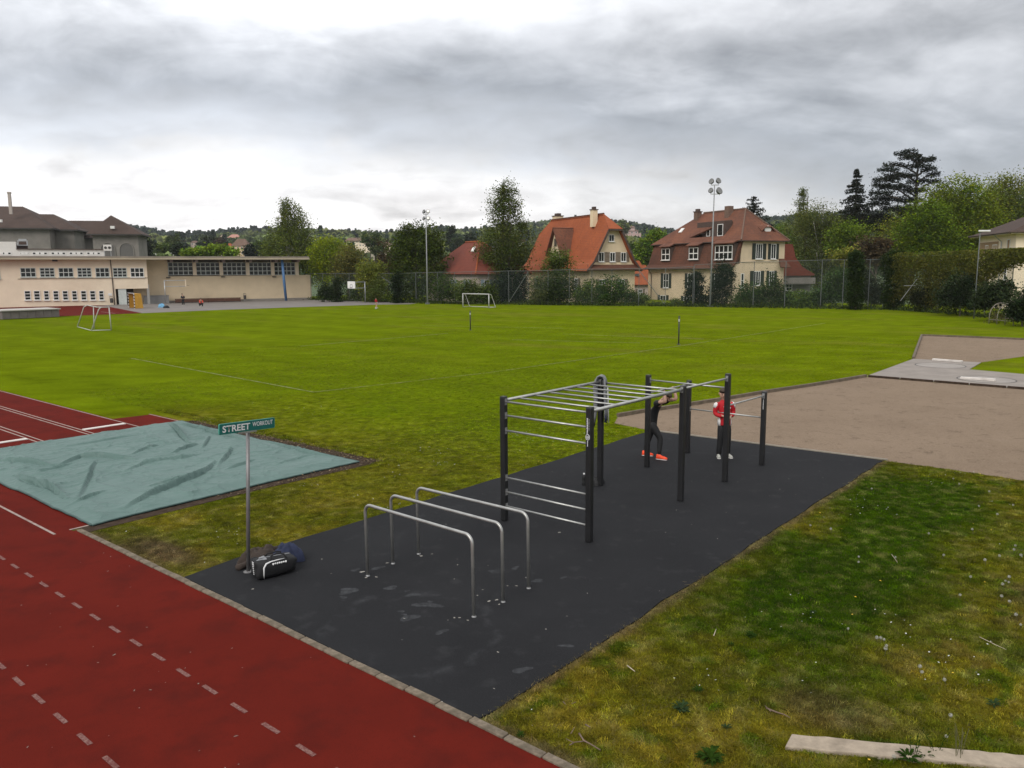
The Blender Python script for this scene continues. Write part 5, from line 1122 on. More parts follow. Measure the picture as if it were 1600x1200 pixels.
for (u, vt, Y, bl, cl, n_, lab) in (
    (1500, 425, 78, [(1500, 455, 22, 28), (1515, 450, 18, 24), (1485, 465, 20, 20), (1525, 470, 20, 16)], (.020, .030, .014), 7000, 'dark pine bush behind the fence left of the dugout frame'),
    (1555, 440, 70, [(1550, 462, 20, 20), (1570, 455, 14, 18), (1535, 470, 16, 14)], (.024, .034, .016), 5000, 'dark pine bush behind the curved dugout frame'),
    (1600, 450, 64, [(1605, 475, 22, 24), (1590, 485, 14, 14)], (.018, .028, .012), 4200, 'dark bush at the right picture edge behind the fence'),
    (1455, 440, 86, [(1455, 462, 18, 22), (1440, 468, 14, 18)], (.022, .026, .014), 3400, 'dark bush below the creeper, left of the pines')):
    tree(lab, u, vt, Y, bl, cl, n_, .17, 'pine_bush', 'bush', 'dark bushes behind the right fence', limbs=5, spread=.35, shell=.4, r=.07)
# trees of the town
for (u, vt, Y, bl, cl, n_, lab) in (
    (229, 370, 230, [(229, 385, 10, 14), (224, 392, 8, 10)], (.022, .03, .014), 1600, 'dark round tree right of the old school'),
    (279, 379, 210, [(279, 391, 9, 9)], (.018, .026, .014), 1100, 'dark low tree beyond the gym roof, right of the white building'),
    (335, 385, 175, [(320, 393, 16, 7), (340, 391, 18, 8), (358, 394, 14, 7), (300, 396, 14, 6)], (.13, .18, .02), 4200, 'bright lime green tree top just above the gym roof'),
    (272, 368, 330, [(273, 380, 10, 12)], (.06, .075, .03), 1200, 'grey green tree before the meadow slope'),
    (258, 380, 260, [(255, 390, 10, 10)], (.06, .085, .02), 1200, 'mid green tree right of the dark round tree'),
    (322, 370, 420, [(322, 379, 9, 9), (334, 380, 9, 8)], (.024, .032, .016), 1500, 'dark tree pair left of the pink roofs'),
    (340, 374, 400, [(345, 383, 8, 9)], (.055, .035, .03), 900, 'copper brown tree beside the dark tree pair'),
    (391, 384, 255, [(391, 393, 8, 10)], (.012, .018, .012), 1300, 'small black green conifer before the white gabled house'),
    (406, 376, 300, [(406, 388, 9, 12)], (.05, .075, .022), 1200, 'green tree just left of the weeping birch'),
    (582, 360, 300, [(580, 372, 14, 12), (590, 385, 12, 12)], (.06, .085, .03), 1700, 'hazy green tree above the olive tree'),
    (706, 354, 380, [(706, 375, 8, 20)], (.022, .034, .018), 1400, 'dark fir right of the big maple'),
    (736, 362, 380, [(737, 378, 8, 14), (729, 380, 6, 10)], (.02, .03, .018), 1200, 'dark fir pair left of the tall slender tree'),
    (715, 366, 360, [(716, 380, 9, 10)], (.03, .042, .02), 1000, 'dark bushy tree above the red hipped roof'),
    (1022, 355, 190, [(1024, 372, 14, 14), (1012, 385, 14, 16), (1030, 392, 12, 16), (1006, 402, 12, 14)], (.105, .150, .018), 4200, 'bright green tree in the gap left of the mansard roof'),
    (1000, 385, 230, [(998, 396, 12, 14), (986, 392, 8, 12)], (.055, .085, .022), 1800, 'mid green tree below the pink villa'),
    (970, 345, 620, [(973, 356, 9, 10)], (.10, .115, .03), 900, 'yellow green tree left of the pink villa'),
    (1215, 352, 260, [(1215, 366, 12, 12), (1224, 372, 10, 12)], (.05, .075, .022), 1500, 'green tree behind the right hip of the mansard roof')):
    tree(lab, u, vt, Y, bl, cl, n_, .0022 * Y + .05, group='trees of the town', limbs=5, spread=.5, base=float(P(u, 425 if Y < 240 else 402, Y)[2]) - 2)

# ================================================================== FENCE ROUND THE FIELD
m_fpost = simple('fence_post_grey', (.125, .135, .13), .8, metal=.1, var=.1)
m_net, t, b, o = new_mat('green_chain_link')
gp = t.nodes.new('ShaderNodeTexCoord').outputs['Object']; s3 = t.nodes.new('ShaderNodeSeparateXYZ'); t.links.new(gp, s3.inputs[0])
fa = math_node(t, 'FRACT', math_node(t, 'MULTIPLY', math_node(t, 'ADD', s3.outputs[0], s3.outputs[2]), 12.0)); fb = math_node(t, 'FRACT', math_node(t, 'MULTIPLY', math_node(t, 'SUBTRACT', s3.outputs[0], s3.outputs[2]), 12.0))
wire = math_node(t, 'MAXIMUM', math_node(t, 'LESS_THAN', fa, .055), math_node(t, 'LESS_THAN', fb, .055))
b.inputs['Base Color'].default_value = (.050, .075, .062, 1); b.inputs['Roughness'].default_value = .6; t.links.new(wire, b.inputs['Alpha'])
def fence(name, label, pts, hts, braces=()):
    """pts: ground points of the posts; hts: their heights"""
    o0 = pts[0]; r_ = thing(name, label, 'fence', (o0[0], o0[1], 0))
    for i, (p_, h_) in enumerate(zip(pts, hts)):
        part('post', MB().tube([(p_[0] - o0[0], p_[1] - o0[1], -.2), (p_[0] - o0[0], p_[1] - o0[1], h_)], .04, 6), m_fpost, r_)
        if i + 1 < len(pts):
            q_ = pts[i + 1]; hq = hts[i + 1]; d = np.array([q_[0] - p_[0], q_[1] - p_[1]]); Ln = float(np.hypot(*d))
            part('rail', MB().tube([(p_[0] - o0[0], p_[1] - o0[1], h_ - .03), (q_[0] - o0[0], q_[1] - o0[1], hq - .03)], .03, 5), m_fpost, r_)
            pn = link('mesh_panel', MB().poly([(.05, 0, .05), (Ln - .05, 0, .05), (Ln - .05, 0, hq - .06), (.05, 0, h_ - .06)]).mesh('mesh_panel', m_net), r_, (p_[0] - o0[0], p_[1] - o0[1], 0), math.atan2(d[1], d[0]))
    for i, j, za, zb_ in braces:
        p_, q_ = pts[i], pts[j]; part('brace', MB().tube([(p_[0] - o0[0], p_[1] - o0[1], za), (q_[0] - o0[0], q_[1] - o0[1], zb_)], .045, 6), m_fpost, r_)
    return r_
def fpts(lst, ends): 
    us = [l[0] for l in lst]; o_ = []
    (xa, ya), (xb, yb) = ends; d = np.array([xb - xa, yb - ya])
    for u in us: a_ = along(xa, ya, d, u); o_.append((float(xa + d[0] * a_), float(ya + d[1] * a_)))
    return o_
fl = [(489, 427), (508, 427), (528, 427), (549, 427), (571, 427), (593, 427), (624, 427), (652, 426), (686, 425), (712, 425), (738, 424), (765, 424), (796, 423), (826, 423), (857, 422), (890, 421), (925, 420), (956, 420), (998, 419), (1039, 418.5), (1082, 416)]
pts = []
for seg, ends in (((0, 9), ((-33, 135.5), (-10.6, 116.5))), ((9, 21), ((-10.6, 116.5), (23.1, 101.8)))): pts += fpts(fl[seg[0]:seg[1]], ends)
hts = [float(P(u, v, p_[1])[2]) for (u, v), p_ in zip(fl, pts)]
fence('back_fence', 'lower left stretch of green mesh fence at the back, before the orange roofed house', pts, hts, ((5, 6, hts[5] - .1, 2.2), (13, 12, hts[13] - .2, .3), (18, 19, hts[18] - .3, .2)))
fr_ = [(1176, 408.5), (1225, 407.5), (1281, 406), (1315, 405.5), (1355, 405), (1378, 405)]
p2 = [pts[-1]] + fpts(fr_, ((27.5, 98.6), (43.2, 91.0)))
h2 = [hts[-1]] + [float(P(u, v, p_[1])[2]) for (u, v), p_ in zip(fr_, p2[1:])]
h2[0] = h2[1] - .3; p2[0] = (p2[0][0] + .15, p2[0][1])
fence('back_fence_high', 'higher right stretch of green mesh back fence, before the mansard house and clipped columns', p2, h2)
rp = [(43.4, 90.8), (44.2, 87.5), (44.9, 84.0), (45.3, 80.5), (45.4, 76.5), (45.3, 72.4), (44.9, 68.0), (44.6, 63.0), (44.3, 57.0), (44.0, 50.0)]
fence('side_fence', 'wire mesh fence on the right side of the field, hung with creeper', rp, [6.0] * len(rp), ((1, 2, .4, 4.6),))
m_mast2 = simple('dull_stay_steel', (.24, .245, .245), .7, metal=.1, var=.1)
cb = thing('fence_crossbar', 'short grey tube with diagonal stay, crossing like an X on the creeper fence', 'fence stay', (43.5, 88.2, 0))
part('stay', MB().tube([tuple(P(1407, 470, 87.2) - np.array([43.5, 88.2, 0])), tuple(P(1436, 432, 86.6) - np.array([43.5, 88.2, 0]))], .035, 6), m_mast2, cb)
part('tube', MB().tube([tuple(P(1412, 446.5, 87.0) - np.array([43.5, 88.2, 0])), tuple(P(1438, 446, 86.4) - np.array([43.5, 88.2, 0]))], .03, 6), m_mast2, cb)
# creeper hanging from the side fence
rg = np.random.default_rng(77); cr_ = thing('creeper_hedge', 'yellow green creeper hanging over the top of the right side fence', 'creeper', (43.4, 90.8, 0))
Cs = []; Ts = []; 
for i in range(1700):
    a_ = rg.random() ** .9; k = a_ * 5.6; j = int(k); f_ = k - j; p_ = np.array(rp[j]) * (1 - f_) + np.array(rp[j + 1]) * f_
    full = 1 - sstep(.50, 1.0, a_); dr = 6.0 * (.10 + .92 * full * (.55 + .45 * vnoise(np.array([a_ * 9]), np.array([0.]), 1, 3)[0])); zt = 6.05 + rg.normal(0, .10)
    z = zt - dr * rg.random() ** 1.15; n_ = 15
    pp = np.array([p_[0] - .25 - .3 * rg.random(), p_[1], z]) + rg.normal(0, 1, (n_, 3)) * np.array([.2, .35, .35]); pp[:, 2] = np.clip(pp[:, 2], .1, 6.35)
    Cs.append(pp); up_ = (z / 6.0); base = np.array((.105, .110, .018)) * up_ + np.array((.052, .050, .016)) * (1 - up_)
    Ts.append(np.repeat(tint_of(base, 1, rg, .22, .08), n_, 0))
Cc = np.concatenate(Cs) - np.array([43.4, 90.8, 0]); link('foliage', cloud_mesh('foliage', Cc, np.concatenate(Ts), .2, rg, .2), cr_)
# rough growth at the foot of the fences
rg = np.random.default_rng(78); Cs = []
for pl in (pts, p2, rp[:8]):
    for i in range(len(pl) - 1):
        a_, b_ = np.array(pl[i]), np.array(pl[i + 1]); n_ = int(np.hypot(*(b_ - a_)) * 75); q = rg.random((n_, 1)); xy = a_ + (b_ - a_) * q + rg.normal(0, .45, (n_, 2)) + np.array([-.2, -.3])
        z = np.abs(rg.normal(0, .24, n_)) * (.5 + vnoise(xy[:, 0], xy[:, 1], 2.5, 2)) + .04; Cs.append(np.concatenate([xy, z[:, None]], 1))
C = np.concatenate(Cs); o = link('undergrowth', cloud_mesh('undergrowth', C, tint_of((.045, .065, .016), len(C), rg, .35, .1), .22, rg, .1)); o['kind'] = 'stuff'

# ================================================================== FLOODLIGHTS, STREET LAMP, GOALS, POLES, DUGOUT
m_lamp = simple('dark_lamp_housing', (.09, .09, .09), .5, var=.2); m_lens = simple('lamp_reflector', (.22, .22, .21), .2, metal=.6, var=.2)
m_mast = simple('dull_mast_steel', (.27, .275, .28), .7, metal=.2, var=.1)
def floodlight(label, ub, vb, ut, vt, Y, lamps):
    b_ = P(ub, vb, Y); b_[2] = 0; t_ = P(ut, vt, Y); r_ = thing('floodlight_mast', label, 'floodlight', (b_[0], Y, 0), 0, 'floodlight masts at the back of the field')
    tp = t_ - b_; part('mast', MB().tube([(0, 0, -.1), tuple(tp * .5), tuple(tp)], [.12, .09, .06], 10), m_mast, r_, True)
    part('base_plate', MB().box((0, 0, .1), (.6, .6, .25)), m_fpost, r_)
    for lu, lv, rad, tl in lamps:
        c_ = P(lu, lv, Y) - b_; s_ = rad * Y / F_PX
        M_ = Matrix.Translation(c_) @ Matrix.Rotation(tl, 4, 'Z') @ Matrix.Rotation(R(68), 4, 'X')
        l_ = part('lamp', MB(M_).lathe([(s_ * .35, -s_ * .9), (s_ * .75, -s_ * .55), (s_, 0), (s_, .06)], n=16), m_lamp, r_, True); part('reflector', MB(M_).lathe([(s_ * .9, .062), (s_ * .85, .075), (.01, .04)], n=16), m_lens, l_)
    for lu0, lu1, lv in ((lamps[0][0], lamps[1][0], (lamps[0][1] + lamps[0][2] + 1.5)), (lamps[2][0], lamps[3][0], (lamps[2][1] + lamps[2][2] + 1.5))):
        part('crossarm', MB().tube([tuple(P(lu0, lv, Y) - b_), tuple(P(lu1, lv, Y) - b_)], .05, 6), M_STEELG, r_)
    for lu, lv, rad, tl in lamps: part('bracket', MB().tube([tuple(P(lu, lv + rad + 1.5, Y) - b_), tuple(P(lu, lv, Y) - b_ + np.array([0, .12, 0]))], .04, 6), M_STEELG, r_)
floodlight('floodlight mast with four round lamps before the big dark maple', 668, 472, 665.5, 333, 115, ((662, 330.5, 3.2, R(-55)), (668.7, 330.5, 3.2, R(-8)), (662, 341, 3.0, R(-55)), (669.3, 341, 3.2, R(-12))))
floodlight('floodlight mast with four round lamps before the mansard house', 1109.5, 478, 1116.5, 289, 101, ((1111.5, 283.2, 4.4, R(-50)), (1122.8, 282.3, 4.6, R(28)), (1110.5, 297.5, 4.2, R(-50)), (1124.2, 298, 5.6, R(32))))
b_ = P(1523.5, 470, 74); sl_ = thing('street_lamp', 'slim street lamp with flat white head, before the cream house', 'street lamp', (b_[0], 74, 0)); zt = float(P(1523.5, 362, 74)[2])
part('post', MB().tube([(0, 0, 0), (0, 0, zt)], [.055, .04], 8), m_fpost, sl_, True); lh = part('lamp_head', MB().prism([(-.1, -.14), (.9, -.1), (.95, .1), (-.1, .14)], zt - .02, zt + .14), M_WHITE, sl_); bevel(lh, .04)
def goal(label, pa, pb, z, D, mat, rd=.06):
    d = np.array(pb) - np.array(pa); Wd = float(np.hypot(*d)); r_ = thing('football_goal', label, 'goal', (pa[0], pa[1], 0), math.atan2(d[1], d[0]), 'football goals on the grass')
    part('post', MB().tube([(0, 0, 0), (0, 0, z)], rd, 8), mat, r_, True); part('post', MB().tube([(Wd, 0, 0), (Wd, 0, z)], rd, 8), mat, r_, True); part('crossbar', MB().tube([(-rd, 0, z), (Wd + rd, 0, z)], rd, 8), mat, r_, True)
    for x in (0, Wd): part('side_stay', MB().tube([(x, 0, z - .02), (x, D * .35, z - .06), (x, D, .05), (x, 0, .05)], rd * .7, 6), mat, r_, True)
    part('back_bar', MB().tube([(0, D, .05), (Wd, D, .05)], rd * .7, 6), mat, r_, True); return r_
m_goal = simple('white_goal_paint', (.42, .42, .40), .5, var=.08)
pa, pb = G(723.5, 480), G(764, 481.3); goal('far football goal with white frame at the back fence, below the red house', pa, pb, float(P(724, 459, pa[1])[2]) , 1.3, m_goal, .07)
pa, pb = G(147.5, 516.5), G(174, 516); d = pb - pa; r_ = thing('training_goal', 'small white tube training goal on the left of the grass, side on', 'goal', (pa[0], pa[1], 0), 0, 'football goals on the grass')
zt = float(P(174, 480, pb[1])[2]); T_ = lambda u, v, Y: tuple(P(u, v, Y) - np.array([pa[0], pa[1], 0]))
yb_ = float(pa[1]); tip1 = (0.15, .5, zt)
c1 = (0, 0, .03); c2 = (d[0], d[1], .03); gA = G(121, 511) - pa; gB = G(143, 517) - pa
part('post', MB().tube([(d[0], d[1], .03), (d[0] - .05, d[1], zt)], .045, 8), m_goal, r_, True)
top2 = np.array(T_(131, 479.2, float(pa[1] + gA[1])))
part('crossbar', MB().tube([(d[0] - .05, d[1], zt), (d[0] - 1.0, d[1] - .1, zt + .02), (top2[0] + .3, top2[1], zt)], .045, 8), m_goal, r_, True)
part('post', MB().tube([T_(147, 513, float(pa[1]) + 1.2)[:2] + (.03,), T_(146, 480, float(pa[1]) + 1.2)], .04, 8), m_goal, r_, True)
part('side_stay', MB().tube([T_(157.5, 480, float(pa[1])), T_(154, 484, float(pa[1])), (gB[0], gB[1], .03)], .045, 8), m_goal, r_, True)
part('side_stay', MB().tube([(top2[0] + .3, top2[1], zt), (top2[0], top2[1], zt - .15), (gA[0], gA[1], .03)], .045, 8), m_goal, r_, True)
part('ground_bar', MB().tube([(gA[0], gA[1], .03), (gB[0], gB[1], .03), (d[0], d[1], .03)], .035, 8), m_goal, r_, True)
m_pole = simple('dark_pole', (.035, .035, .035), .5, var=.2)
for (u, vb, vt, lab) in ((735, 516, 485.5, 'thin dark marker pole on the grass, the far one'), (1060.3, 538.5, 493.5, 'thin dark marker pole on the grass, the near one right of centre')):
    q = G(u, vb); h_ = float(P(u, vt, q[1])[2]); r_ = thing('marker_pole', lab, 'pole', (q[0], q[1], 0), 0, 'marker poles on the field')
    part('shaft', MB().tube([(0, 0, 0), (0, 0, h_)], .045, 8), m_pole, r_, True); part('foot', MB().lathe([(.12, 0), (.12, .02), (.05, .06)], n=10), m_pole, r_); part('pale_band', MB().lathe([(.047, h_ * .80), (.05, h_ * .81), (.05, h_ * .88), (.047, h_ * .89)], n=8), m_goal, r_)
mat_ = thing('mat_cover', 'grey flat lidded box over the jump mat at the left edge of the grass', 'mat cover', (*G(93, 495.5), 0), math.atan2(*(G(93, 495.5) - G(4, 499.5))[::-1]) + math.pi)
ml = float(np.hypot(*(G(93, 495.5) - G(4, 499.5)))); zt = float(P(93, 482.5, G(93, 495.5)[1])[2])
m_tin = simple('grey_sheet_metal', (.15, .13, .125), .7, var=.15, scale=2, dirt=(.10, .08, .07)); m_lid = simple('pale_lid', (.40, .375, .345), .7, var=.1, scale=2)
nn = 7
for k in range(nn): part('side_panel', MB().box((ml * (k + .5) / nn, .05, zt / 2), (ml / nn - .03, .06, zt - .1)), m_tin, mat_)
part('body', MB().box((ml / 2, -2.0, zt / 2 - .03), (ml - .02, 3.9, zt - .12)), m_tin, mat_); part('lid', MB().box((ml / 2, -1.95, zt), (ml + .3, 4.3, .1)), m_lid, mat_)
# curved dugout frame on the right
pa, pb = G(1545, 505.5), G(1583, 509); d = pb - pa; Ld = float(np.hypot(*d)); dg = thing('dugout_frame', 'bare curved steel dugout frame with overgrown end, at the right of the field', 'dugout', (pa[0], pa[1], 0), math.atan2(d[1], d[0]))
m_rust = simple('brown_steel_tube', (.22, .19, .165), .6, metal=.2, var=.2); zt = float(P(1546, 476.5, pa[1])[2]) + .15
for k in range(4):
    x = Ld * k / 3; a0 = np.linspace(0, math.pi / 2, 7); part('hoop', MB().tube([(x, 0, 0)] + [(x, .9 * (1 - math.cos(a)) , zt * (.35 + .65 * math.sin(a))) for a in a0] + [(x, 1.5, zt), (x, 1.5, 0)], .035, 6), m_rust, dg, True)
for y_, z_ in ((1.5, zt), (.9, zt), (.02, .35), (1.5, .5)): part('tube', MB().tube([(0, y_, z_), (Ld, y_, z_)], .03, 6), m_rust, dg, True)
for k in range(2): part('seat_plank', MB().box((Ld / 2, 1.1 + .16 * k, .45), (Ld, .13, .04)), m_wood, dg)
rg = np.random.default_rng(9); C = np.stack([rg.normal(-.3, .35, 260), rg.normal(.9, .45, 260), np.abs(rg.normal(.5, .4, 260))], 1); link('ivy', cloud_mesh('ivy', C, tint_of((.09, .085, .02), 260, rg, .3, .1), .16, rg), dg)
# ================================================================== SAND PIT AND ITS TARPAULIN
structure('sand_pit_earth', MB().poly([ST(-24.35, 6.12, .014), ST(-15.62, 6.12, .014), ST(-15.62, 5.80, .014), ST(-15.2, 5.80, .014), ST(-15.28, 9.5, .014), ST(-15.12, 12.95, .014), ST(-19, 12.85, .014), ST(-24.35, 12.75, .014)]), m_soil)
m_tarp, t, b, o = new_mat('tarpaulin_green')
vec = t.nodes.new('ShaderNodeTexCoord').outputs['Object']
c = tmix(t, tramp(t, tnoise(t, vec, .7, 6, .65), .3, .7), (.078, .136, .122), (.104, .168, .152))
c = tmix(t, tramp(t, tnoise(t, vec, 2.3, 6, .75), .58, .82), c, (.155, .20, .19))
c = tmix(t, tramp(t, tnoise(t, vec, 6, 5, .7), .68, .78), c, (.075, .110, .103))
t.links.new(c, b.inputs['Base Color']); b.inputs['Roughness'].default_value = .55; b.inputs['Specular IOR Level'].default_value = .3
rid = math_node(t, 'ADD', math_node(t, 'POWER', math_node(t, 'SUBTRACT', 1.0, math_node(t, 'ABSOLUTE', math_node(t, 'MULTIPLY', math_node(t, 'SUBTRACT', tnoise(t, vec, .42, 4, .45), .5), 6.0)), clamp=True), 5.0), math_node(t, 'MULTIPLY', math_node(t, 'POWER', math_node(t, 'SUBTRACT', 1.0, math_node(t, 'ABSOLUTE', math_node(t, 'MULTIPLY', math_node(t, 'SUBTRACT', tnoise(t, vec, 1.0, 3, .45, (1, 1.6, 1)), .5), 6.0)), clamp=True), 5.0), .6))
tbump(t, b, rid, .55, .05)
s0, s1, t0, t1, stp = -24.42, -15.52, 5.98, 12.42, .026
ss = np.linspace(s0, s1, int((s1 - s0) / stp)); tt = np.linspace(t0, t1, int((t1 - t0) / stp)); S, T = np.meshgrid(ss, tt)
# wavy outline: the sheet pulls in between its corners
fs = (S - s0) / (s1 - s0); ft = (T - t0) / (t1 - t0)
S2 = S + .10 * (vnoise(T, T * 0, 1.1, 41) - .5) * (fs > .5) * fs - .06 * np.sin(ft * 3.14) * fs ** 6
T2 = T + .16 * (vnoise(S, S * 0, .9, 42) - .5) * np.abs(2 * ft - 1) ** 3 - .05 * np.sin(fs * 3.14) * ft ** 6
Hh = .06 + .03 * (vnoise(S, T, 2.2, 43, 3) - .45) + .03 * (vnoise(S * 1.0, T * 2.2, .8, 44, 3) - .5)
def fold(pix, hgt, wd):
    global Hh
    q = [toST(*G(u, v)) for u, v in pix]; best = np.full(S.shape, 1e9); sd = np.ones(S.shape); par = np.zeros(S.shape); n_ = len(q) - 1
    for i in range(n_):
        ax, ay = q[i]; bx_, by_ = q[i + 1]; dx, dy = bx_ - ax, by_ - ay; L2 = dx * dx + dy * dy
        k = np.clip(((S - ax) * dx + (T - ay) * dy) / L2, 0, 1); ex = S - ax - k * dx; ey = T - ay - k * dy; d_ = np.hypot(ex, ey)
        m_ = d_ < best; best = np.where(m_, d_, best); sd = np.where(m_, np.sign(ex * 20 - ey * 9), sd); par = np.where(m_, (i + k) / n_, par)
    taper = np.sin(np.clip(par, .02, .98) * math.pi) ** .6
    w_ = wd * (.7 + .6 * vnoise(S, T, .6, 45))
    Hh = Hh + hgt * taper * np.where(sd > 0, np.exp(-(best / (.34 * w_)) ** 2) - .40 * np.exp(-((best - .85 * w_) / (.30 * w_)) ** 2), np.exp(-(best / (1.2 * w_)) ** 1.2))
for pix, h_, w_ in ((((0, 727), (40, 730), (80, 734)), .13, .13), (((90, 735), (125, 722), (155, 720), (185, 723), (213, 725)), .13, .14), (((24, 750), (50, 762), (82, 774), (105, 788)), .18, .10),
    (((122, 788), (135, 760), (142, 740), (150, 728)), .09, .15), (((195, 803), (235, 783), (290, 760), (322, 745), (336, 730)), .15, .17), (((268, 667), (282, 684), (296, 698)), .18, .12),
    (((270, 716), (292, 706), (311, 700)), .10, .12), (((280, 668), (310, 675), (345, 685), (386, 694)), .12, .10), (((317, 707), (324, 695), (329, 688)), .08, .10), (((343, 733), (355, 720), (363, 708)), .10, .13),
    (((195, 745), (225, 732), (250, 728), (290, 722), (312, 717)), .09, .12), (((205, 718), (228, 708), (250, 702)), .07, .10), (((115, 795), (140, 785), (165, 777)), .07, .10), (((355, 742), (378, 734), (400, 725)), .07, .1),
    (((60, 745), (85, 740), (115, 732)), .07, .09), (((400, 690), (440, 702), (480, 714), (528, 722)), .11, .11), (((230, 770), (275, 757), (300, 752)), .06, .1), (((430, 735), (460, 725), (490, 718)), .05, .12), (((100, 705), (160, 695), (220, 686)), .05, .14), (((30, 775), (70, 795), (125, 820)), .07, .09)):
    fold(pix, h_ * .9, w_ * .48)
cr1 = np.abs(vnoise(S * .6 + T * .8, T * .6 - S * .8, .9, 46, 4) - .5); cr2 = np.abs(vnoise(S * .9 - T * .5, T * .9 + S * .5, 1.7, 49, 4) - .5); Hh = Hh + .022 * np.exp(-cr1 / .022) + .030 * np.exp(-cr2 / .014) + .02 * (vnoise(S, T, .22, 47, 2) - .5)
edge_d = np.minimum.reduce([S - s0, s1 - S, T - t0, t1 - T]); Hh = .022 + np.maximum(Hh + .03, .004) * sstep(0, .5, edge_d + .06) + .02 * (vnoise(S, T, .35, 48, 2)) * (1 - sstep(0, .3, edge_d))
x = S2.ravel() * E1[0] + T2.ravel() * E2[0]; y = S2.ravel() * E1[1] + T2.ravel() * E2[1]; n_ = len(ss); k_ = len(tt)
i2 = (np.arange(k_ - 1)[:, None] * n_ + np.arange(n_ - 1)[None]).ravel(); o0 = ST(-20, 9.2)
tarp = link('tarpaulin', np_mesh('tarpaulin', np.stack([x - o0[0], y - o0[1], Hh.ravel()], 1), np.stack([i2, i2 + 1, i2 + n_ + 1, i2 + n_], 1), m_tarp, None, True), None, o0)
tag(tarp, 'wrinkled grey-green tarpaulin covering the long jump sand pit', 'tarpaulin'); md = tarp.modifiers.new('thick', 'SOLIDIFY'); md.thickness = .012; md.offset = 1
m_hem = simple('dark_green_hem', (.045, .085, .078), .6, var=.2)
for row in (np.stack([x, y, Hh.ravel()], 1).reshape(k_, n_, 3)[:, 0], np.stack([x, y, Hh.ravel()], 1).reshape(k_, n_, 3)[:, -1], np.stack([x, y, Hh.ravel()], 1).reshape(k_, n_, 3)[-1], np.stack([x, y, Hh.ravel()], 1).reshape(k_, n_, 3)[0]):
    part('hem', MB().tube([(p_[0] - o0[0], p_[1] - o0[1], p_[2] + .004) for p_ in row[::4]], .022, 5), m_hem, tarp, True)
rg = np.random.default_rng(31)
C = []
for _ in range(1100):
    s_ = rg.uniform(-24.3, -15.2); C.append(ST(s_, 12.72 + rg.normal(0, .14), .02 + abs(rg.normal(0, .012))))
for _ in range(180): C.append(ST(-15.3 + rg.normal(0, .1), rg.uniform(8.5, 12.9), .03 + abs(rg.normal(0, .02))))
o = link('dead_leaves', cloud_mesh('dead_leaves', np.array(C), tint_of((.125, .095, .058), len(C), rg, .45, .06), .055, rg, 1.5)); o['kind'] = 'stuff'

# ================================================================== CALISTHENICS STATION
m_post = simple('black_coated_post', (.0115, .0115, .0125), .45, var=.25, scale=4, spec=.45); m_tube = simple('galvanised_tube', (.40, .40, .385), .42, metal=.75, var=.15, scale=7, dirt=(.26, .26, .25))
m_plate = simple('bracket_plate', (.30, .30, .30), .5, metal=.5, var=.15); m_print = simple('white_print', (.62, .62, .62), .6, var=.05)
PO = dict(A=(-.16, 14.72, 2.40), B=(1.34, 13.48, 2.40), C=(1.94, 17.15, 2.40), D=(3.47, 15.94, 2.40), F=(3.26, 18.81, 2.24), E=(4.78, 17.42, 2.44), G=(4.56, 20.26, 1.90), H=(6.08, 18.92, 1.80))
ox, oy = PO['A'][0], PO['A'][1]
rig = thing('workout_station', 'black posted calisthenics station with monkey bars, ladder rungs and pull-up bars of grey tube', 'workout station', (ox, oy, .026))
for k, (x_, y_, h_) in PO.items():
    o = part('post', MB().box((x_ - ox, y_ - oy, h_ / 2), (.112, .112, h_), TH), m_post, rig); bevel(o, .018, 2)
    part('post_cap', MB().box((x_ - ox, y_ - oy, h_ + .003), (.098, .098, .014), TH), simple('cap_plastic', (.03, .03, .03), .5) if k == 'A' else bpy.data.materials['cap_plastic'], rig)
def at_post(k, z, toward):
    a_ = Vector((PO[k][0] - ox, PO[k][1] - oy, z)); b2 = Vector((PO[toward][0] - ox, PO[toward][1] - oy, z)); d = (b2 - a_).normalized()
    return a_ + d * .055, d
def bar(name, ka, kb, za, zb_, r_):
    a_, d = at_post(ka, za, kb); b2, _ = at_post(kb, zb_, ka)
    part(name, MB().tube([a_, b2], r_, 10), m_tube, rig, True)
    for q in (a_, b2): part('bracket', MB().beam(q - d * .004 if q is a_ else q + d * .004, q + d * .004 if q is a_ else q - d * .004, .062, .125), m_plate, rig)
for z in (2.31, 2.05, 1.76, .85, .57, .29): bar('rung', 'A', 'B', z, z, .0185)
bar('rail', 'A', 'C', 2.33, 2.33, .030); bar('rail', 'B', 'D', 2.33, 2.33, .032); bar('rung', 'C', 'D', 2.31, 2.31, .02)
for i in range(1, 7):
    q = i / 7; a_ = Vector((PO['A'][0] - ox + (PO['C'][0] - PO['A'][0]) * q, PO['A'][1] - oy + (PO['C'][1] - PO['A'][1]) * q, 2.315)); b2 = Vector((PO['B'][0] - ox + (PO['D'][0] - PO['B'][0]) * q, PO['B'][1] - oy + (PO['D'][1] - PO['B'][1]) * q, 2.315))
    part('rung', MB().tube([a_, b2], .0175, 8), m_tube, rig, True)
bar('pull_up_bar', 'D', 'E', 2.345, 2.345, .023); bar('pull_up_bar', 'F', 'E', 2.13, 2.13, .019); bar('pull_up_bar', 'F', 'G', 1.81, 1.81, .019); bar('low_bar', 'G', 'H', 1.17, 1.17, .017); bar('pull_up_bar', 'E', 'H', 1.73, 1.71, .019)
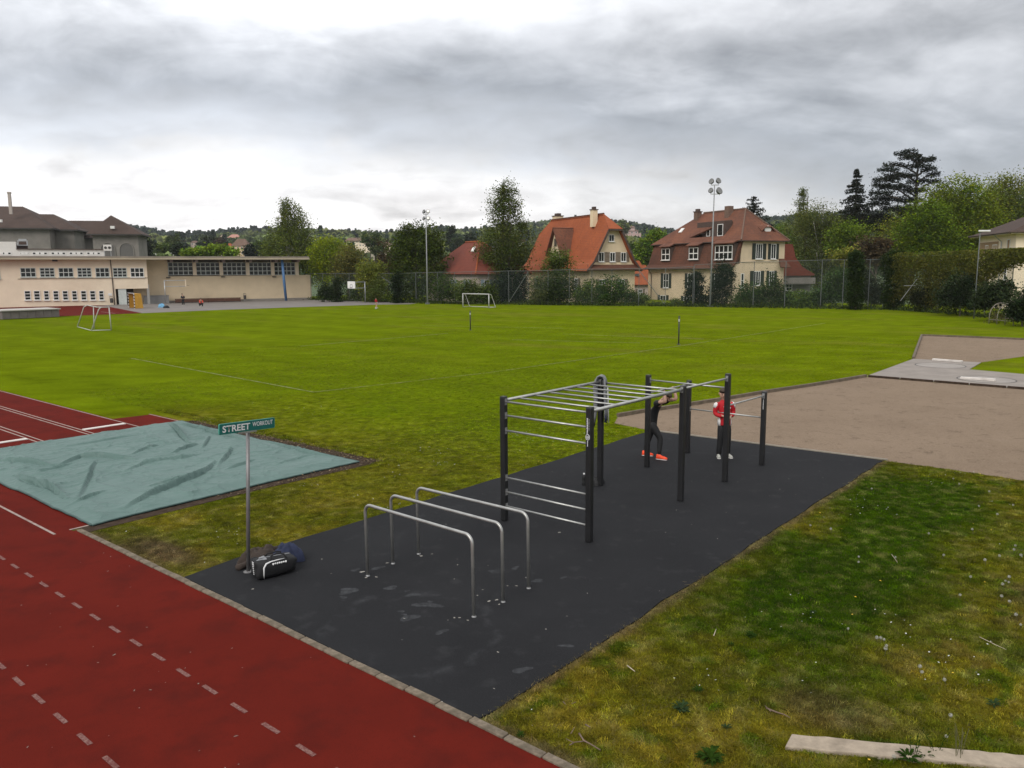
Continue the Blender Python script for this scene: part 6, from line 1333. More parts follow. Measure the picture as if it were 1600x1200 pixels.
# printed maker's panel on the near post: illegible fine strokes and a round emblem
nx_, ny_ = -math.sin(TH), math.cos(TH)
fx, fy = PO['B'][0] - ox, PO['B'][1] - oy
LM = Matrix.Translation((fx, fy, 0)) @ Matrix.Rotation(TH, 4, 'Z') @ Matrix.Translation((0, -.0575, 0))
pr = MB(LM); rr = random.Random(3); z = 2.22
while z > 1.95:
    h_ = rr.uniform(.014, .024); pr.box((-.014 + rr.uniform(-.002, .002), 0, z - h_ / 2), (.022, .003, h_)); z -= h_ + .006
    if z > 2.02: pr.box((.020, 0, z), (.010, .003, .010))
part('printed_text', pr, m_print, rig)
em = MB(LM @ Matrix.Translation((-.006, 0, 1.885)) @ Matrix.Rotation(R(90), 4, 'X'))
ring_pts = [(.040 * math.cos(a), .048 * math.sin(a), 0) for a in np.linspace(0, 2 * math.pi, 19)]
em.tube(ring_pts, .006, 5, cap=False); em.tube([(-.018, .02, 0), (-.018, -.02, 0)], .005, 4); em.tube([(.018, .02, 0), (.018, -.02, 0)], .005, 4); em.tube([(.010 * math.cos(a), .022 * math.sin(a), 0) for a in np.linspace(0, 2 * math.pi, 11)], .004, 4, cap=False)
part('round_emblem', em, m_print, rig)
pr = MB(LM); z = 1.82
while z > 1.72: h_ = rr.uniform(.010, .018); pr.box((-.008, 0, z - h_ / 2), (.016, .003, h_)); z -= h_ + .006
part('printed_text', pr, m_print, rig)
HM_ = Matrix.Translation((PO['H'][0] - ox, PO['H'][1] - oy, 0)) @ Matrix.Rotation(TH, 4, 'Z') @ Matrix.Translation((0, -.0575, 0)); pr = MB(HM_); z = 1.62
while z > 1.40: h_ = rr.uniform(.012, .022); pr.box((.006, 0, z - h_ / 2), (.018, .003, h_)); z -= h_ + .008
part('printed_text', pr, m_print, rig)

# ---- three dip bars
dips = [((-2.29, 11.96), (-.55, 10.44), 'nearest dip bar, bent grey tube standing at the dusty patch'), ((-1.97, 12.48), (-.15, 10.93), 'middle dip bar of bent grey tube'), ((-1.60, 12.92), (.23, 11.42), 'dip bar of bent grey tube next to the black ladder posts')]
for a_, b2, lab in dips:
    d = np.array(b2) - np.array(a_); Ln = float(np.hypot(*d)); r_ = thing('dip_bar', lab, 'dip bar', (a_[0], a_[1], .026), math.atan2(d[1], d[0]), 'dip bars on the rubber pad')
    hh = 1.165; cr_r = .13; p_ = [(0, 0, -.02), (-.012, 0, hh - cr_r)]
    p_ += [(-.012 + cr_r * (1 - math.cos(q)), 0, hh - cr_r + cr_r * math.sin(q)) for q in np.linspace(.2, math.pi / 2, 7)]
    p_ += [(Ln - cr_r * (1 - math.cos(q)) - .012, 0, hh - cr_r + cr_r * math.sin(q)) for q in np.linspace(math.pi / 2, .2, 7)] + [(Ln - .012, 0, hh - cr_r), (Ln, 0, -.02)]
    part('tube', MB().tube(p_, .0245, 12), m_tube, r_, True)
    for xx in (0, Ln): part('foot_collar', MB().lathe([(.034, 0), (.034, .006), (.026, .02)], (xx, 0, 0), 12), m_plate, r_)

# ---- street sign
b_ = G(388, 896); tp = P(387.2, 674, 12.17) - np.array([b_[0], b_[1], .026]); sg = thing('street_sign', 'grey pole with a green plate reading STREET WORKOUT, beside the bags', 'sign', (b_[0], b_[1], .026))
m_spole = simple('sign_pole_steel', (.20, .195, .195), .5, metal=.5, var=.15, scale=5); m_green = simple('sign_green', (.008, .125, .105), .45, var=.08); m_greenb = simple('sign_pale_edge', (.05, .26, .20), .5)
part('pole', MB().tube([(0, 0, -.02), tuple(tp)], .030, 12), m_spole, sg, True); part('foot_plate', MB().lathe([(.075, 0), (.075, .012), (.04, .02)], n=14), m_spole, sg)
Lp, Rp = P(342.4, 671.5, 11.66), P(428.3, 660.2, 12.56); dv = Rp - Lp; pw = float(np.hypot(dv[0], dv[1])); pa_ = math.atan2(dv[1], dv[0]); ph = .152
tilt = math.atan2(float(dv[2]), pw); Mp = Matrix.Translation(Vector((Lp + Rp) / 2) - Vector((b_[0], b_[1], .026))) @ Matrix.Rotation(pa_, 4, 'Z') @ Matrix.Rotation(-tilt, 4, 'Y')
m_letter = simple('white_letter_film', (.75, .75, .74), .5, var=.03)
def rrect(w_, h_, r_, n_=5): return [(sx * (w_ / 2 - r_) + r_ * math.cos(a), sz * (h_ / 2 - r_) + r_ * math.sin(a)) for sx, sz, a0 in ((1, 1, 0), (-1, 1, 90), (-1, -1, 180), (1, -1, 270)) for a in np.radians(np.linspace(a0, a0 + 90, n_))]
pl = part('plate', MB(Mp @ Matrix.Rotation(R(90), 4, 'X')).prism(rrect(pw, ph, .015), -.010, .010), m_green, sg)
part('plate_edge', MB(Mp @ Matrix.Rotation(R(90), 4, 'X')).prism(rrect(pw + .012, ph + .012, .018), -.012, .0085), m_greenb, pl)
part('plate_clamp', MB(Mp).box((0, 0, -ph / 2 - .014), (.34, .03, .026)), m_tube, sg)
def letters(txt, x0, x1, z0, z1, parent, mat, Mt, off=.012, name='lettering'):
    cu = bpy.data.curves.new(name, 'FONT'); cu.body = txt; cu.offset = off; cu.resolution_u = 3; cu.extrude = .0
    tmp = bpy.data.objects.new('tmp', cu); COL.objects.link(tmp); dg_ = bpy.context.evaluated_depsgraph_get(); me = bpy.data.meshes.new_from_object(tmp.evaluated_get(dg_)); bpy.data.objects.remove(tmp)
    n_ = len(me.vertices); co = np.empty(n_ * 3, np.float32); me.vertices.foreach_get('co', co); co = co.reshape(-1, 3); lo = co.min(0); hi = co.max(0)
    X_ = x0 + (co[:, 0] - lo[0]) / (hi[0] - lo[0]) * (x1 - x0); Z_ = z0 + (co[:, 1] - lo[1]) / (hi[1] - lo[1]) * (z1 - z0)
    out = np.array([tuple(Mt @ Vector((float(a), -.0135, float(c)))) for a, c in zip(X_, Z_)], np.float32); me.vertices.foreach_set('co', out.ravel()); me.materials.clear(); me.materials.append(mat); me.update(); bpy.data.curves.remove(cu)
    return link(name, me, parent)
letters('STREET', -pw * .455, pw * .035, -.053, .050, pl, m_letter, Mp, .022); letters('WORKOUT', pw * .08, pw * .462, -.016, .054, pl, m_letter, Mp, .008)

# ================================================================== BAGS AND CLOTHES
m_bagk = simple('black_bag_cloth', (.010, .010, .011), .75, var=.3, scale=14, bump=.2); m_bagw = simple('white_bag_print', (.66, .66, .66), .6, var=.05); m_bagg = simple('grey_bag_panel', (.20, .205, .215), .7, var=.1)
q = G(431, 899); bg = thing('sports_bag', 'black duffel bag with white piping and printing at the foot of the sign pole', 'bag', (q[0], q[1], .026), R(38))
def loft(rings, mb):
    n_ = len(rings[0]); vs = [p_ for r_ in rings for p_ in r_]; fs = [(i * n_ + j, i * n_ + (j + 1) % n_, (i + 1) * n_ + (j + 1) % n_, (i + 1) * n_ + j) for i in range(len(rings) - 1) for j in range(n_)] + [tuple(range(n_))[::-1], tuple(range((len(rings) - 1) * n_, len(rings) * n_))]
    mb._add(vs, fs); return mb
rings = []
for i, (x_, k) in enumerate(((-.33, .55), (-.335, .80), (-.31, .95), (-.2, 1.0), (-.05, 1.03), (.1, 1.0), (.2, .96), (.285, .86), (.31, .6), (.305, .35))):
    rg_ = []
    for a in np.linspace(0, 2 * math.pi, 21)[:-1]:
        ca, sa = math.cos(a), math.sin(a); ex = .62; yy = math.copysign(abs(ca) ** ex, ca) * .165 * k; zz = math.copysign(abs(sa) ** ex, sa) * .15 * k * (1.04 - .25 * (x_ + .3)); wv = .010 * math.sin(9 * a + 11 * x_)
        rg_.append((x_ + .015 * math.sin(3 * a), yy + wv, max(.0, .15 + zz + wv)))
    rings.append(rg_)
part('bag_body', loft(rings, MB()), m_bagk, bg, True)
pip = lambda x_, a, k=1.035: (x_, math.copysign(abs(math.cos(a)) ** .62, math.cos(a)) * .165 * k, .15 + math.copysign(abs(math.sin(a)) ** .62, math.sin(a)) * .15 * k * (1.04 - .25 * (x_ + .3)))
part('piping', MB().tube([pip(-.235, R(-130)), pip(-.25, R(-165)), pip(-.245, R(-190)), pip(-.20, R(-212), 1.05), pip(-.12, R(-222), 1.05), pip(.0, R(-226), 1.06), pip(.10, R(-229), 1.05)], [.005, .008, .013, .014, .011, .008, .004], 6), m_bagw, bg, True)
pr = MB()
for k in range(7):
    x_ = -.10 + k * .034; a0, a1 = R(-196 - (k % 2) * 2), R(-207); p_, q_ = Vector(pip(x_, a0, 1.055)), Vector(pip(x_ + .012, a1, 1.055)); pr.beam(p_, q_, .018 if k % 3 else .026, .006)
pr.beam(pip(-.11, R(-202), 1.055), pip(.12, R(-203), 1.055), .012, .005); part('printed_word', pr, m_bagw, bg)
pr = MB()
for k in range(5): pr.box((-.347, .02 - k * .004, .20 - k * .030), (.006, .055 - k * .007, .012))
pr.box((-.347, .02, .232), (.006, .07, .016)); pr.box((-.347, -.005, .252), (.006, .014, .03)); pr.box((-.347, .04, .252), (.006, .014, .03)); pr.box((-.347, .02, .266), (.006, .07, .012)); part('end_print', pr, m_bagw, bg)
part('end_panel', MB().slab([(-.30, -.06, .292), (-.16, -.09, .312), (-.15, .09, .312), (-.30, .07, .292)], .01), m_bagg, bg)
for sy in (-1, 1): part('handle', MB().tube([(-.12, sy * .13, .27), (-.09, sy * .07, .335), (.02, sy * .04, .35), (.12, sy * .07, .32), (.15, sy * .13, .25)], .012, 6), m_bagk, bg, True)
part('zip', MB().beam((-.26, 0, .316), (.24, 0, .288), .02, .008), m_bagg, bg)
def heap(name, label, cat, c_, ax, ay, h_, rz, mat, seed, pts=28, rim=.0, parent=None):
    """crumpled cloth: folds run through a thick uneven pile"""
    n1, n2 = 18, 44; vs = []
    ph = seed * 3.1
    for i in range(n1 + 1):
        r_ = i / n1
        for j in range(n2):
            a = 2 * math.pi * j / n2; out = 1 + .16 * math.sin(3 * a + ph) + .12 * math.sin(5 * a + ph * 2) + .06 * math.sin(9 * a + ph)
            x_, y_ = ax * r_ * out * math.cos(a), ay * r_ * out * math.sin(a)
            nz = float(vnoise(np.array([x_ + seed]), np.array([y_]), .16, seed % 7, 3)[0]); ridge = 1 - abs(2 * float(vnoise(np.array([x_ * 1.0 + y_ * .6]), np.array([y_ - x_ * .4 + seed]), .11, 3 + seed % 5, 2)[0]) - 1)
            z_ = h_ * (max(0, 1 - r_ ** 3) ** .55) * (.35 + .55 * nz + .45 * ridge) + .012 * (1 - r_)
            vs.append((x_, y_, max(z_, .002 + .014 * (1 - r_ ** 6))))
    fs = [(i * n2 + j, i * n2 + (j + 1) % n2, (i + 1) * n2 + (j + 1) % n2, (i + 1) * n2 + j) for i in range(n1) for j in range(n2)]
    o = link(name, MB()._add(vs, fs).mesh(name, mat, True), parent, c_, rz)
    if parent is None: tag(o, label, cat)
    return o
m_brownc = simple('brown_jacket_cloth', (.040, .029, .023), .9, var=.3, scale=9, bump=.3); m_navy = simple('navy_jacket_cloth', (.018, .024, .055), .85, var=.3, scale=9, bump=.3)
q = G(410, 880); bj = heap('jacket', 'crumpled brown jacket lying behind the black duffel bag, one sleeve past the sign pole', 'jacket', (q[0], q[1], .027), .33, .22, .22, R(35), m_brownc, 4)
q2 = G(376, 892) - q; ca, sa = math.cos(-R(35)), math.sin(-R(35)); l2 = (q2[0] * ca - q2[1] * sa, q2[0] * sa + q2[1] * ca)
part('sleeve', MB().tube([(-.05, .0, .12), (l2[0] * .5, l2[1] * .5, .07), (l2[0] * .8, l2[1] * .8, .045), (l2[0] * 1.15, l2[1] * 1.15, .04)], [.08, .065, .05, .055], 9), m_brownc, bj, True)
q = G(449, 878); heap('jacket', 'dark navy jacket heaped against the right end of the black duffel bag', 'jacket', (q[0], q[1], .027), .27, .22, .27, R(30), m_navy, 9)
q = G(399, 889); heap('pouch', 'small black pouch between sign pole and duffel bag', 'bag', (q[0], q[1], .027), .11, .12, .17, R(20), m_bagk, 12)
# bottle and little bag at the foot of the far corner post
q = G(912.5, 759.5); bt = thing('drinking_bottle', 'black drinking bottle with a pale cap standing behind the near corner post', 'bottle', (q[0], q[1], .026))
part('bottle_body', MB().lathe([(.044, 0), (.048, .01), (.048, .10), (.040, .115), (.048, .13), (.048, .20), (.028, .225), (.026, .235)], n=16), m_bagk, bt, True); part('cap', MB().lathe([(.022, .235), (.022, .262), (.016, .272)], n=12), m_print, bt, True)
q = G(931, 758); heap('shoulder_bag', 'small black bag slumped at the foot of the post with the grey hoodie', 'bag', (q[0], q[1], .027), .2, .15, .16, R(50), m_bagk, 15)
# grey hoodie hung over the corner post
m_hood = simple('grey_hoodie_cloth', (.19, .195, .205), .9, var=.18, scale=12, bump=.3); m_hoodw = simple('pale_hoodie_edge', (.46, .46, .46), .9, var=.1)
cx_, cy_ = PO['C'][0], PO['C'][1]; hd = thing('hoodie', 'grey hoodie hung over the top of the far left station post', 'hoodie', (cx_, cy_, 2.43), R(-12))
def drape(path, w0, w1, seed, parent, name, mat, y0=-.075):
    n_ = len(path); m_ = 9; vs = []
    for i, (x_, z_) in enumerate(path):
        q_ = i / (n_ - 1); w_ = w0 + (w1 - w0) * q_
        for j in range(m_): u_ = j / (m_ - 1) - .5; vs.append((x_ + .022 * math.sin(u_ * 14 + seed + q_ * 3) * (1 if x_ > 0 else -1), y0 * 0 + u_ * w_, z_ - .02 * math.cos(u_ * 9 + seed)))
    o = link(name, MB()._add(vs, [(i * m_ + j, i * m_ + j + 1, (i + 1) * m_ + j + 1, (i + 1) * m_ + j) for i in range(n_ - 1) for j in range(m_ - 1)]).mesh(name, mat, True), parent)
    md_ = o.modifiers.new('thick', 'SOLIDIFY'); md_.thickness = .022; md_.offset = 1; return o
drape([(-.10, -.12), (-.095, -.03), (-.06, .035), (0, .062), (.06, .04), (.10, -.03), (.115, -.12)], .24, .24, 1, hd, 'hood', m_hood)
drape([(.085, -.02), (.10, -.15), (.105, -.3), (.12, -.5), (.125, -.7), (.13, -.86)], .26, .34, 2, hd, 'back_panel', m_hood)
drape([(.115, -.80), (.13, -.86), (.13, -.95)], .33, .33, 2, hd, 'hem', m_navy); part('zip_edge', MB().tube([(.155, -.12, -.15), (.175, -.14, -.5), (.185, -.15, -.95)], .012, 6), m_hoodw, hd, True)
part('sleeve', MB().tube([(-.08, -.02, -.02), (-.115, -.03, -.2), (-.105, -.03, -.5), (-.13, -.04, -.8), (-.155, -.05, -.98)], [.05, .055, .045, .05, .045], 9), m_hood, hd, True); part('cuff', MB().tube([(-.155, -.05, -.97), (-.165, -.05, -1.06)], .042, 9), m_bagk, hd, True)

# ================================================================== CONCRETE BEAM IN THE GRASS
m_beam = simple('rough_pale_concrete', (.33, .27, .205), .9, var=.16, scale=9, bump=.6, bscale=55, dirt=(.19, .155, .115))
p0 = G(1237, 1146, .05); p1 = G(1600, 1179, .05); d = (p1 - p0); d = d / np.hypot(*d); nn_ = np.array([d[1], -d[0]]); wb = .235
bm_ = MB(); 
rr = random.Random(8); A_ = []; B_ = []
for k in range(34):
    s_ = k * .11; A_.append((s_, rr.uniform(-.010, .010))); B_.append((s_, -wb + rr.uniform(-.018, .018)))
B_[0] = (-.10, -wb); A_[0] = (.0, 0); B_.insert(1, (-.03, -wb - .01))
beam = link('concrete_beam', bm_.prism(A_ + B_[::-1], -.05, .05).mesh('concrete_beam', m_beam), None, (p0[0], p0[1], 0), math.atan2(d[1], d[0])); tag(beam, 'pale rough concrete beam lying in the grass at the bottom right corner', 'concrete beam'); bevel(beam, .012, 2)

# ================================================================== PEOPLE
m_skin = simple('skin', (.44, .265, .195), .6, var=.08, scale=8); m_hair = simple('brown_hair', (.045, .03, .02), .8, var=.3, scale=30); m_red = simple('red_jersey', (.40, .007, .014), .75, var=.12, scale=9, bump=.15); m_blackc = simple('black_sportswear', (.009, .009, .010), .7, var=.3, scale=10); m_wh = simple('white_jersey', (.66, .65, .64), .75, var=.06)
m_shoeg = simple('pale_grey_shoe', (.38, .38, .34), .7, var=.15, scale=20); m_shoeo = simple('orange_red_shoe', (.85, .075, .02), .6, var=.15, scale=20); m_sole = simple('white_sole', (.6, .58, .55), .7); m_eye = simple('dark_eye', (.02, .015, .012), .4); m_lip = simple('lips', (.30, .13, .10), .6)
def skinned(name, nodes, edges, root, mat, parent, sub=2):
    ks = list(nodes); me = bpy.data.meshes.new(name); me.from_pydata([nodes[k][0] for k in ks], [(ks.index(a), ks.index(b2)) for a, b2 in edges], []); me.materials.append(mat)
    o = link(name, me, parent); md_ = o.modifiers.new('skin', 'SKIN'); md_.use_smooth_shade = True; md_.branch_smoothing = .6
    if not me.skin_vertices: bpy.context.view_layer.objects.active = o
    sv_ = me.skin_vertices[0].data if me.skin_vertices else None
    for i, k in enumerate(ks):
        r_ = nodes[k][1]; sv_[i].radius = (r_, r_) if isinstance(r_, (int, float)) else r_; sv_[i].use_root = (k == root)
    s_ = o.modifiers.new('sub', 'SUBSURF'); s_.levels = sub; s_.render_levels = sub; return o
def hand(parent, pos, dirv, palm, mat, curl=.6, s=1.0, name='hand'):
    """palm and five unequal bent fingers; dirv = knuckle direction, palm = direction the palm faces"""
    d = Vector(dirv).normalized(); p_ = Vector(palm).normalized(); p_ = (p_ - d * p_.dot(d)).normalized(); sd = d.cross(p_); mb = MB(); W_ = Vector(pos)
    n_ = 10; rings = []
    for q_, hw, th in ((0, .026, .020), (.03, .036, .019), (.065, .042, .016), (.09, .040, .013)):
        rings.append([tuple(W_ + d * q_ * s + sd * hw * s * math.cos(a) + p_ * th * s * math.sin(a)) for a in np.linspace(0, 2 * math.pi, n_ + 1)[:-1]])
    loft(rings, mb)
    for i, (off, ln) in enumerate(((-.030, .070), (-.010, .080), (.011, .075), (.031, .058))):
        b0 = W_ + d * .082 * s + sd * off * s; pts_ = [b0]; dd = d.copy(); 
        for seg in (.45, .32, .23):
            an = curl; dd = (dd * math.cos(an) + p_ * math.sin(an)).normalized(); pts_.append(pts_[-1] + dd * ln * seg * s)
        mb.tube(pts_, [.0095 * s, .009 * s, .0085 * s, .006 * s], 6)
    b0 = W_ + d * .025 * s - sd * .030 * s; dd = (d * .7 - sd * .7 + p_ * .35).normalized(); mb.tube([b0, b0 + dd * .035 * s, b0 + dd * .045 * s + (d * .6 + p_ * .8).normalized() * .028 * s, b0 + dd * .045 * s + (d * .4 + p_ * .9).normalized() * .046 * s], [.013 * s, .011 * s, .010 * s, .007 * s], 6)
    return part(name, mb, mat, parent, True)
def headset(parent, M_, hair=True, face=True):
    """face on a head frame: origin at head centre, -y forward, z up"""
    for sx in (-1, 1):
        part('eye', MB(M_).lathe([(.001, -.009), (.009, -.004), (.010, 0), (.009, .004), (.001, .009)], (sx * .032, -.088, .012), 8), m_eye, parent, True)
        part('ear', MB(M_).lathe([(.003, -.032), (.014, -.018), (.018, .008), (.012, .03), (.002, .034)], (sx * .080, .008, -.002), 8), m_skin, parent, True)
        part('eyebrow', MB(M_).beam((sx * .018, -.096, .033), (sx * .050, -.086, .033), .008, .008), m_hair, parent)
    part('nose', MB(M_).tube([(0, -.090, .018), (0, -.106, -.012), (0, -.112, -.024), (0, -.094, -.034)], [.007, .010, .013, .008], 8), m_skin, parent, True)
    part('mouth', MB(M_).tube([(-.024, -.090, -.058), (0, -.097, -.056), (.024, -.090, -.058)], [.003, .006, .003], 6), m_lip, parent, True)
    if hair:
        rings = []
        for q_, r_ in ((.012, 1.06), (.045, 1.09), (.075, 1.05), (.10, .86), (.117, .55), (.123, .15)):
            rings.append([(.080 * r_ * math.cos(a), .012 + .098 * r_ * math.sin(a) * (1 if math.sin(a) > 0 or q_ > .06 else .80), q_ + (.028 if math.sin(a) < -.3 and q_ < .05 else 0) - (.045 if math.sin(a) > .3 and q_ < .02 else 0)) for a in np.linspace(0, 2 * math.pi, 17)[:-1]])
        part('hair', loft(rings, MB(M_)), m_hair, parent, True)
def shoe(parent, M_, mat, L_=.28):
    rings = []
    for y_, hw, h_ in ((.075, .025, .05), (.07, .036, .085), (.03, .040, .095), (-.03, .040, .085), (-.08, .045, .062), (-.14, .047, .052), (-.185, .036, .04), (-.205, .016, .028)):
        y_ *= L_ / .28; rings.append([(hw * math.cos(a), y_, .018 + max(0, math.sin(a)) * h_ * 1.25 + min(0, math.sin(a)) * .004) for a in np.linspace(0, 2 * math.pi, 13)[:-1]])
    s_ = part('shoe', loft(rings, MB(M_)), mat, parent, True)
    part('sole', MB(M_).prism([(.03, .078), (-.03, .078), (-.042, .03), (-.042, -.05), (-.05, -.12), (-.04, -.19), (0, -.212), (.04, -.19), (.05, -.12), (.042, -.05), (.042, .03)], 0, .022), m_sole, s_); return s_
# --- man in the red jersey, standing with hands together
q = (G(1122.4, 716.5) + G(1138, 716)) / 2
mr_ = thing('person', 'man in red and white tracksuit top standing with clasped hands behind a station post', 'person', (q[0], q[1], .026), R(6))
body = dict(pel=((0, 0, .95), (.13, .10)), ab=((0, .0, 1.10), (.12, .09)), ch=((0, .01, 1.30), (.15, .105)), nk=((-.02, .015, 1.455), (.058, .055)), n2=((-.045, .0, 1.52), (.05, .052)), h0=((-.07, -.02, 1.585), (.068, .084)), h1=((-.08, -.02, 1.66), (.076, .092)), h2=((-.08, -.01, 1.725), (.05, .06)),
    sl=((.165, .02, 1.405), (.058, .058)), el=((.235, .06, 1.13), (.042, .042)), wl=((.075, -.195, 1.075), (.028, .026)), sr=((-.165, .02, 1.405), (.058, .058)), er=((-.235, .06, 1.13), (.042, .042)), wr=((-.075, -.195, 1.09), (.028, .026)),
    hl=((.085, 0, .90), (.085, .09)), kl=((.10, -.02, .50), (.055, .06)), al=((.115, .03, .10), (.038, .042)), hr=((-.085, 0, .90), (.085, .09)), kr=((-.10, -.02, .50), (.055, .06)), ar=((-.12, .03, .10), (.038, .042)))
be = [('pel', 'ab'), ('ab', 'ch'), ('ch', 'nk'), ('nk', 'n2'), ('n2', 'h0'), ('h0', 'h1'), ('h1', 'h2'), ('ch', 'sl'), ('sl', 'el'), ('el', 'wl'), ('ch', 'sr'), ('sr', 'er'), ('er', 'wr'), ('pel', 'hl'), ('hl', 'kl'), ('kl', 'al'), ('pel', 'hr'), ('hr', 'kr'), ('kr', 'ar')]
slim = lambda nd, ks: {k: ((p_, (r2[0] * .62, r2[1] * .62)) if k in ks else (p_, r2)) for k, (p_, r2) in nd.items()}
COV = ('pel', 'ab', 'ch', 'sl', 'sr', 'hl', 'hr', 'kl', 'kr', 'al', 'ar')
skinned('body', slim(body, COV + ('el', 'er')), be, 'pel', m_skin, mr_)
def grow(nd, ks, add, repl={}):
    out = {}
    for k in ks:
        p_, r_ = nd[k]; a_ = add if not isinstance(add, dict) else add.get(k, .015); out[k] = (repl.get(k, p_), (r_[0] + a_, r_[1] + a_))
    return out
def shell(rings, n=18):
    """rings: (centre y, z, half width, half depth, tilt) -> closed ring lists"""
    return [[(cx0 + hw * math.cos(a), cy0 + hd * math.sin(a) * math.cos(tl), z0 + hd * math.sin(a) * math.sin(tl)) for a in np.linspace(0, 2 * math.pi, n + 1)[:-1]] for cx0, cy0, z0, hw, hd, tl in rings]
def shaded(o):
    s_ = o.modifiers.new('sub', 'SUBSURF'); s_.levels = 1; s_.render_levels = 1; return o
mb = loft(shell([(0, 0, .835, .166, .122, 0), (0, 0, .85, .172, .128, 0), (0, 0, .96, .165, .124, 0), (0, 0, 1.10, .152, .116, 0), (0, .005, 1.25, .170, .124, 0), (-.005, .01, 1.36, .180, .118, 0), (-.01, .012, 1.42, .152, .098, 0), (-.02, .014, 1.462, .084, .078, 0), (-.028, .012, 1.492, .072, .070, 0)]), MB())
for sx in (-1, 1): mb.tube([(sx * .12, .015, 1.385), (sx * .19, .025, 1.36), (sx * .222, .045, 1.24), (sx * .240, .055, 1.13), (sx * .19, -.04, 1.09), (sx * .105, -.150, 1.085)], [.07, .082, .074, .064, .056, .042], 12)
shaded(part('tracksuit_top', mb, m_red, mr_, True))
mb = loft(shell([(0, 0, 1.0, .150, .112, 0), (0, 0, .92, .160, .118, 0), (0, 0, .84, .162, .116, 0), (0, 0, .77, .148, .104, 0)]), MB())
for sx in (-1, 1): mb.tube([(sx * .078, 0, .88), (sx * .085, -.005, .76), (sx * .098, -.02, .50), (sx * .110, .01, .25), (sx * .116, .03, .045)], [.085, .098, .080, .074, .076], 12)
shaded(part('trousers', mb, m_blackc, mr_, True))
for sx in (-1, 1):
    part('shoulder_panel', MB().tube([(sx * .175, .022, 1.39), (sx * .206, .03, 1.355), (sx * .230, .045, 1.285)], [.055, .073, .069], 12), m_wh, mr_, True)
    part('side_panel', loft(shell([(sx * .140, 0, .838, .038, .080, 0), (sx * .136, 0, .95, .036, .072, 0), (sx * .122, 0, 1.06, .034, .05, 0), (sx * .112, 0, 1.10, .03, .03, 0)], 12), MB()), m_wh, mr_, True)
    hand(mr_, (sx * .078, -.19, 1.078 + (.012 if sx < 0 else 0)), (-sx * .75, -.55, -.25), (-sx * .2, .4, -.5), m_skin, .45); shoe(mr_, Matrix.Translation((sx * .118, .04, 0)) @ Matrix.Rotation(sx * R(14), 4, 'Z'), m_shoeg)
headset(mr_, Matrix.Translation((-.078, -.02, 1.645)) @ Matrix.Rotation(R(14), 4, 'X') @ Matrix.Rotation(R(-10), 4, 'Z'))
part('chest_mark', MB().tube([(-.10, -.148, 1.335), (-.085, -.153, 1.328), (-.058, -.153, 1.342)], [.003, .006, .002], 5), m_wh, mr_); part('chest_badge', MB().box((.075, -.146, 1.30), (.035, .01, .04)), m_wh, mr_); part('zip', MB().tube([(0, -.105, 1.44), (0, -.143, 1.30), (0, -.128, 1.10), (0, -.133, .93)], .005, 5), m_wh, mr_)
# --- man in black leaning on the bar between two posts
bm0 = np.array([(PO['F'][0] + (PO['G'][0] - PO['F'][0]) * .50), (PO['F'][1] + (PO['G'][1] - PO['F'][1]) * .50)])
bd_ = np.array([PO['G'][0] - PO['F'][0], PO['G'][1] - PO['F'][1]]); bd_ /= np.hypot(*bd_); nrm = np.array([bd_[1], -bd_[0]]); rzb = math.atan2(nrm[1], nrm[0]) + math.pi / 2
og = bm0 - nrm * .45
mk = thing('person', 'bare armed man in black sportswear and orange shoes leaning onto a bar, head down', 'person', (og[0], og[1], .026), rzb)
def loc2(u, v): q_ = G(u, v) - og; return (float(q_[0] * math.cos(-rzb) - q_[1] * math.sin(-rzb)), float(q_[0] * math.sin(-rzb) + q_[1] * math.cos(-rzb)))
f1, f2 = loc2(1031, 719.5), loc2(1009, 713.5); bz = 1.81 - .026
B2 = dict(pel=((.0, .04, .97), (.155, .135)), ab=((0, -.01, 1.14), (.14, .118)), ch=((0, -.11, 1.34), (.168, .138)), nk=((0, -.235, 1.475), (.06, .058)), n2=((0, -.30, 1.53), (.05, .052)), h0=((0, -.365, 1.575), (.066, .08)), h1=((0, -.425, 1.62), (.074, .088)), h2=((0, -.48, 1.65), (.05, .06)),
    sl=((.18, -.20, 1.455), (.068, .068)), el=((.265, -.50, 1.51), (.056, .056)), wl=((.245, -.455, bz - .075), (.036, .034)), sr=((-.18, -.20, 1.455), (.068, .068)), er=((-.265, -.50, 1.51), (.056, .056)), wr=((-.245, -.455, bz - .075), (.036, .034)),
    hl=((.09, .03, .92), (.112, .12)), kl=((f1[0] * .55 + .05, (f1[1] - .03) * .55 - .06, .52), (.072, .076)), al=((f1[0], f1[1] + .02, .10), (.046, .05)), hr=((-.09, .04, .92), (.112, .12)), kr=((f2[0] * .6 - .03, (f2[1]) * .6 - .03, .51), (.072, .076)), ar=((f2[0], f2[1] + .02, .10), (.046, .05)))
if f1[0] < f2[0]:
    for a_, b2 in (('kl', 'kr'), ('al', 'ar')): B2[a_], B2[b2] = B2[b2], B2[a_]
skinned('body', slim(B2, COV), be, 'pel', m_skin, mk)
mb = loft(shell([(0, .055, .82, .160, .132, .05), (0, .055, .84, .170, .140, .05), (0, .045, .95, .172, .142, -.1), (0, .01, 1.09, .158, .128, -.3), (0, -.05, 1.23, .166, .138, -.45), (0, -.12, 1.35, .180, .140, -.55), (0, -.19, 1.44, .148, .105, -.6), (0, -.235, 1.485, .076, .070, -.7), (0, -.255, 1.50, .066, .060, -.8)]), MB())
for sx in (-1, 1): mb.tube([(sx * .12, -.14, 1.39), (sx * .18, -.20, 1.435), (sx * .222, -.33, 1.475)], [.08, .088, .074], 12)
shaded(part('shirt', mb, m_blackc, mk, True))
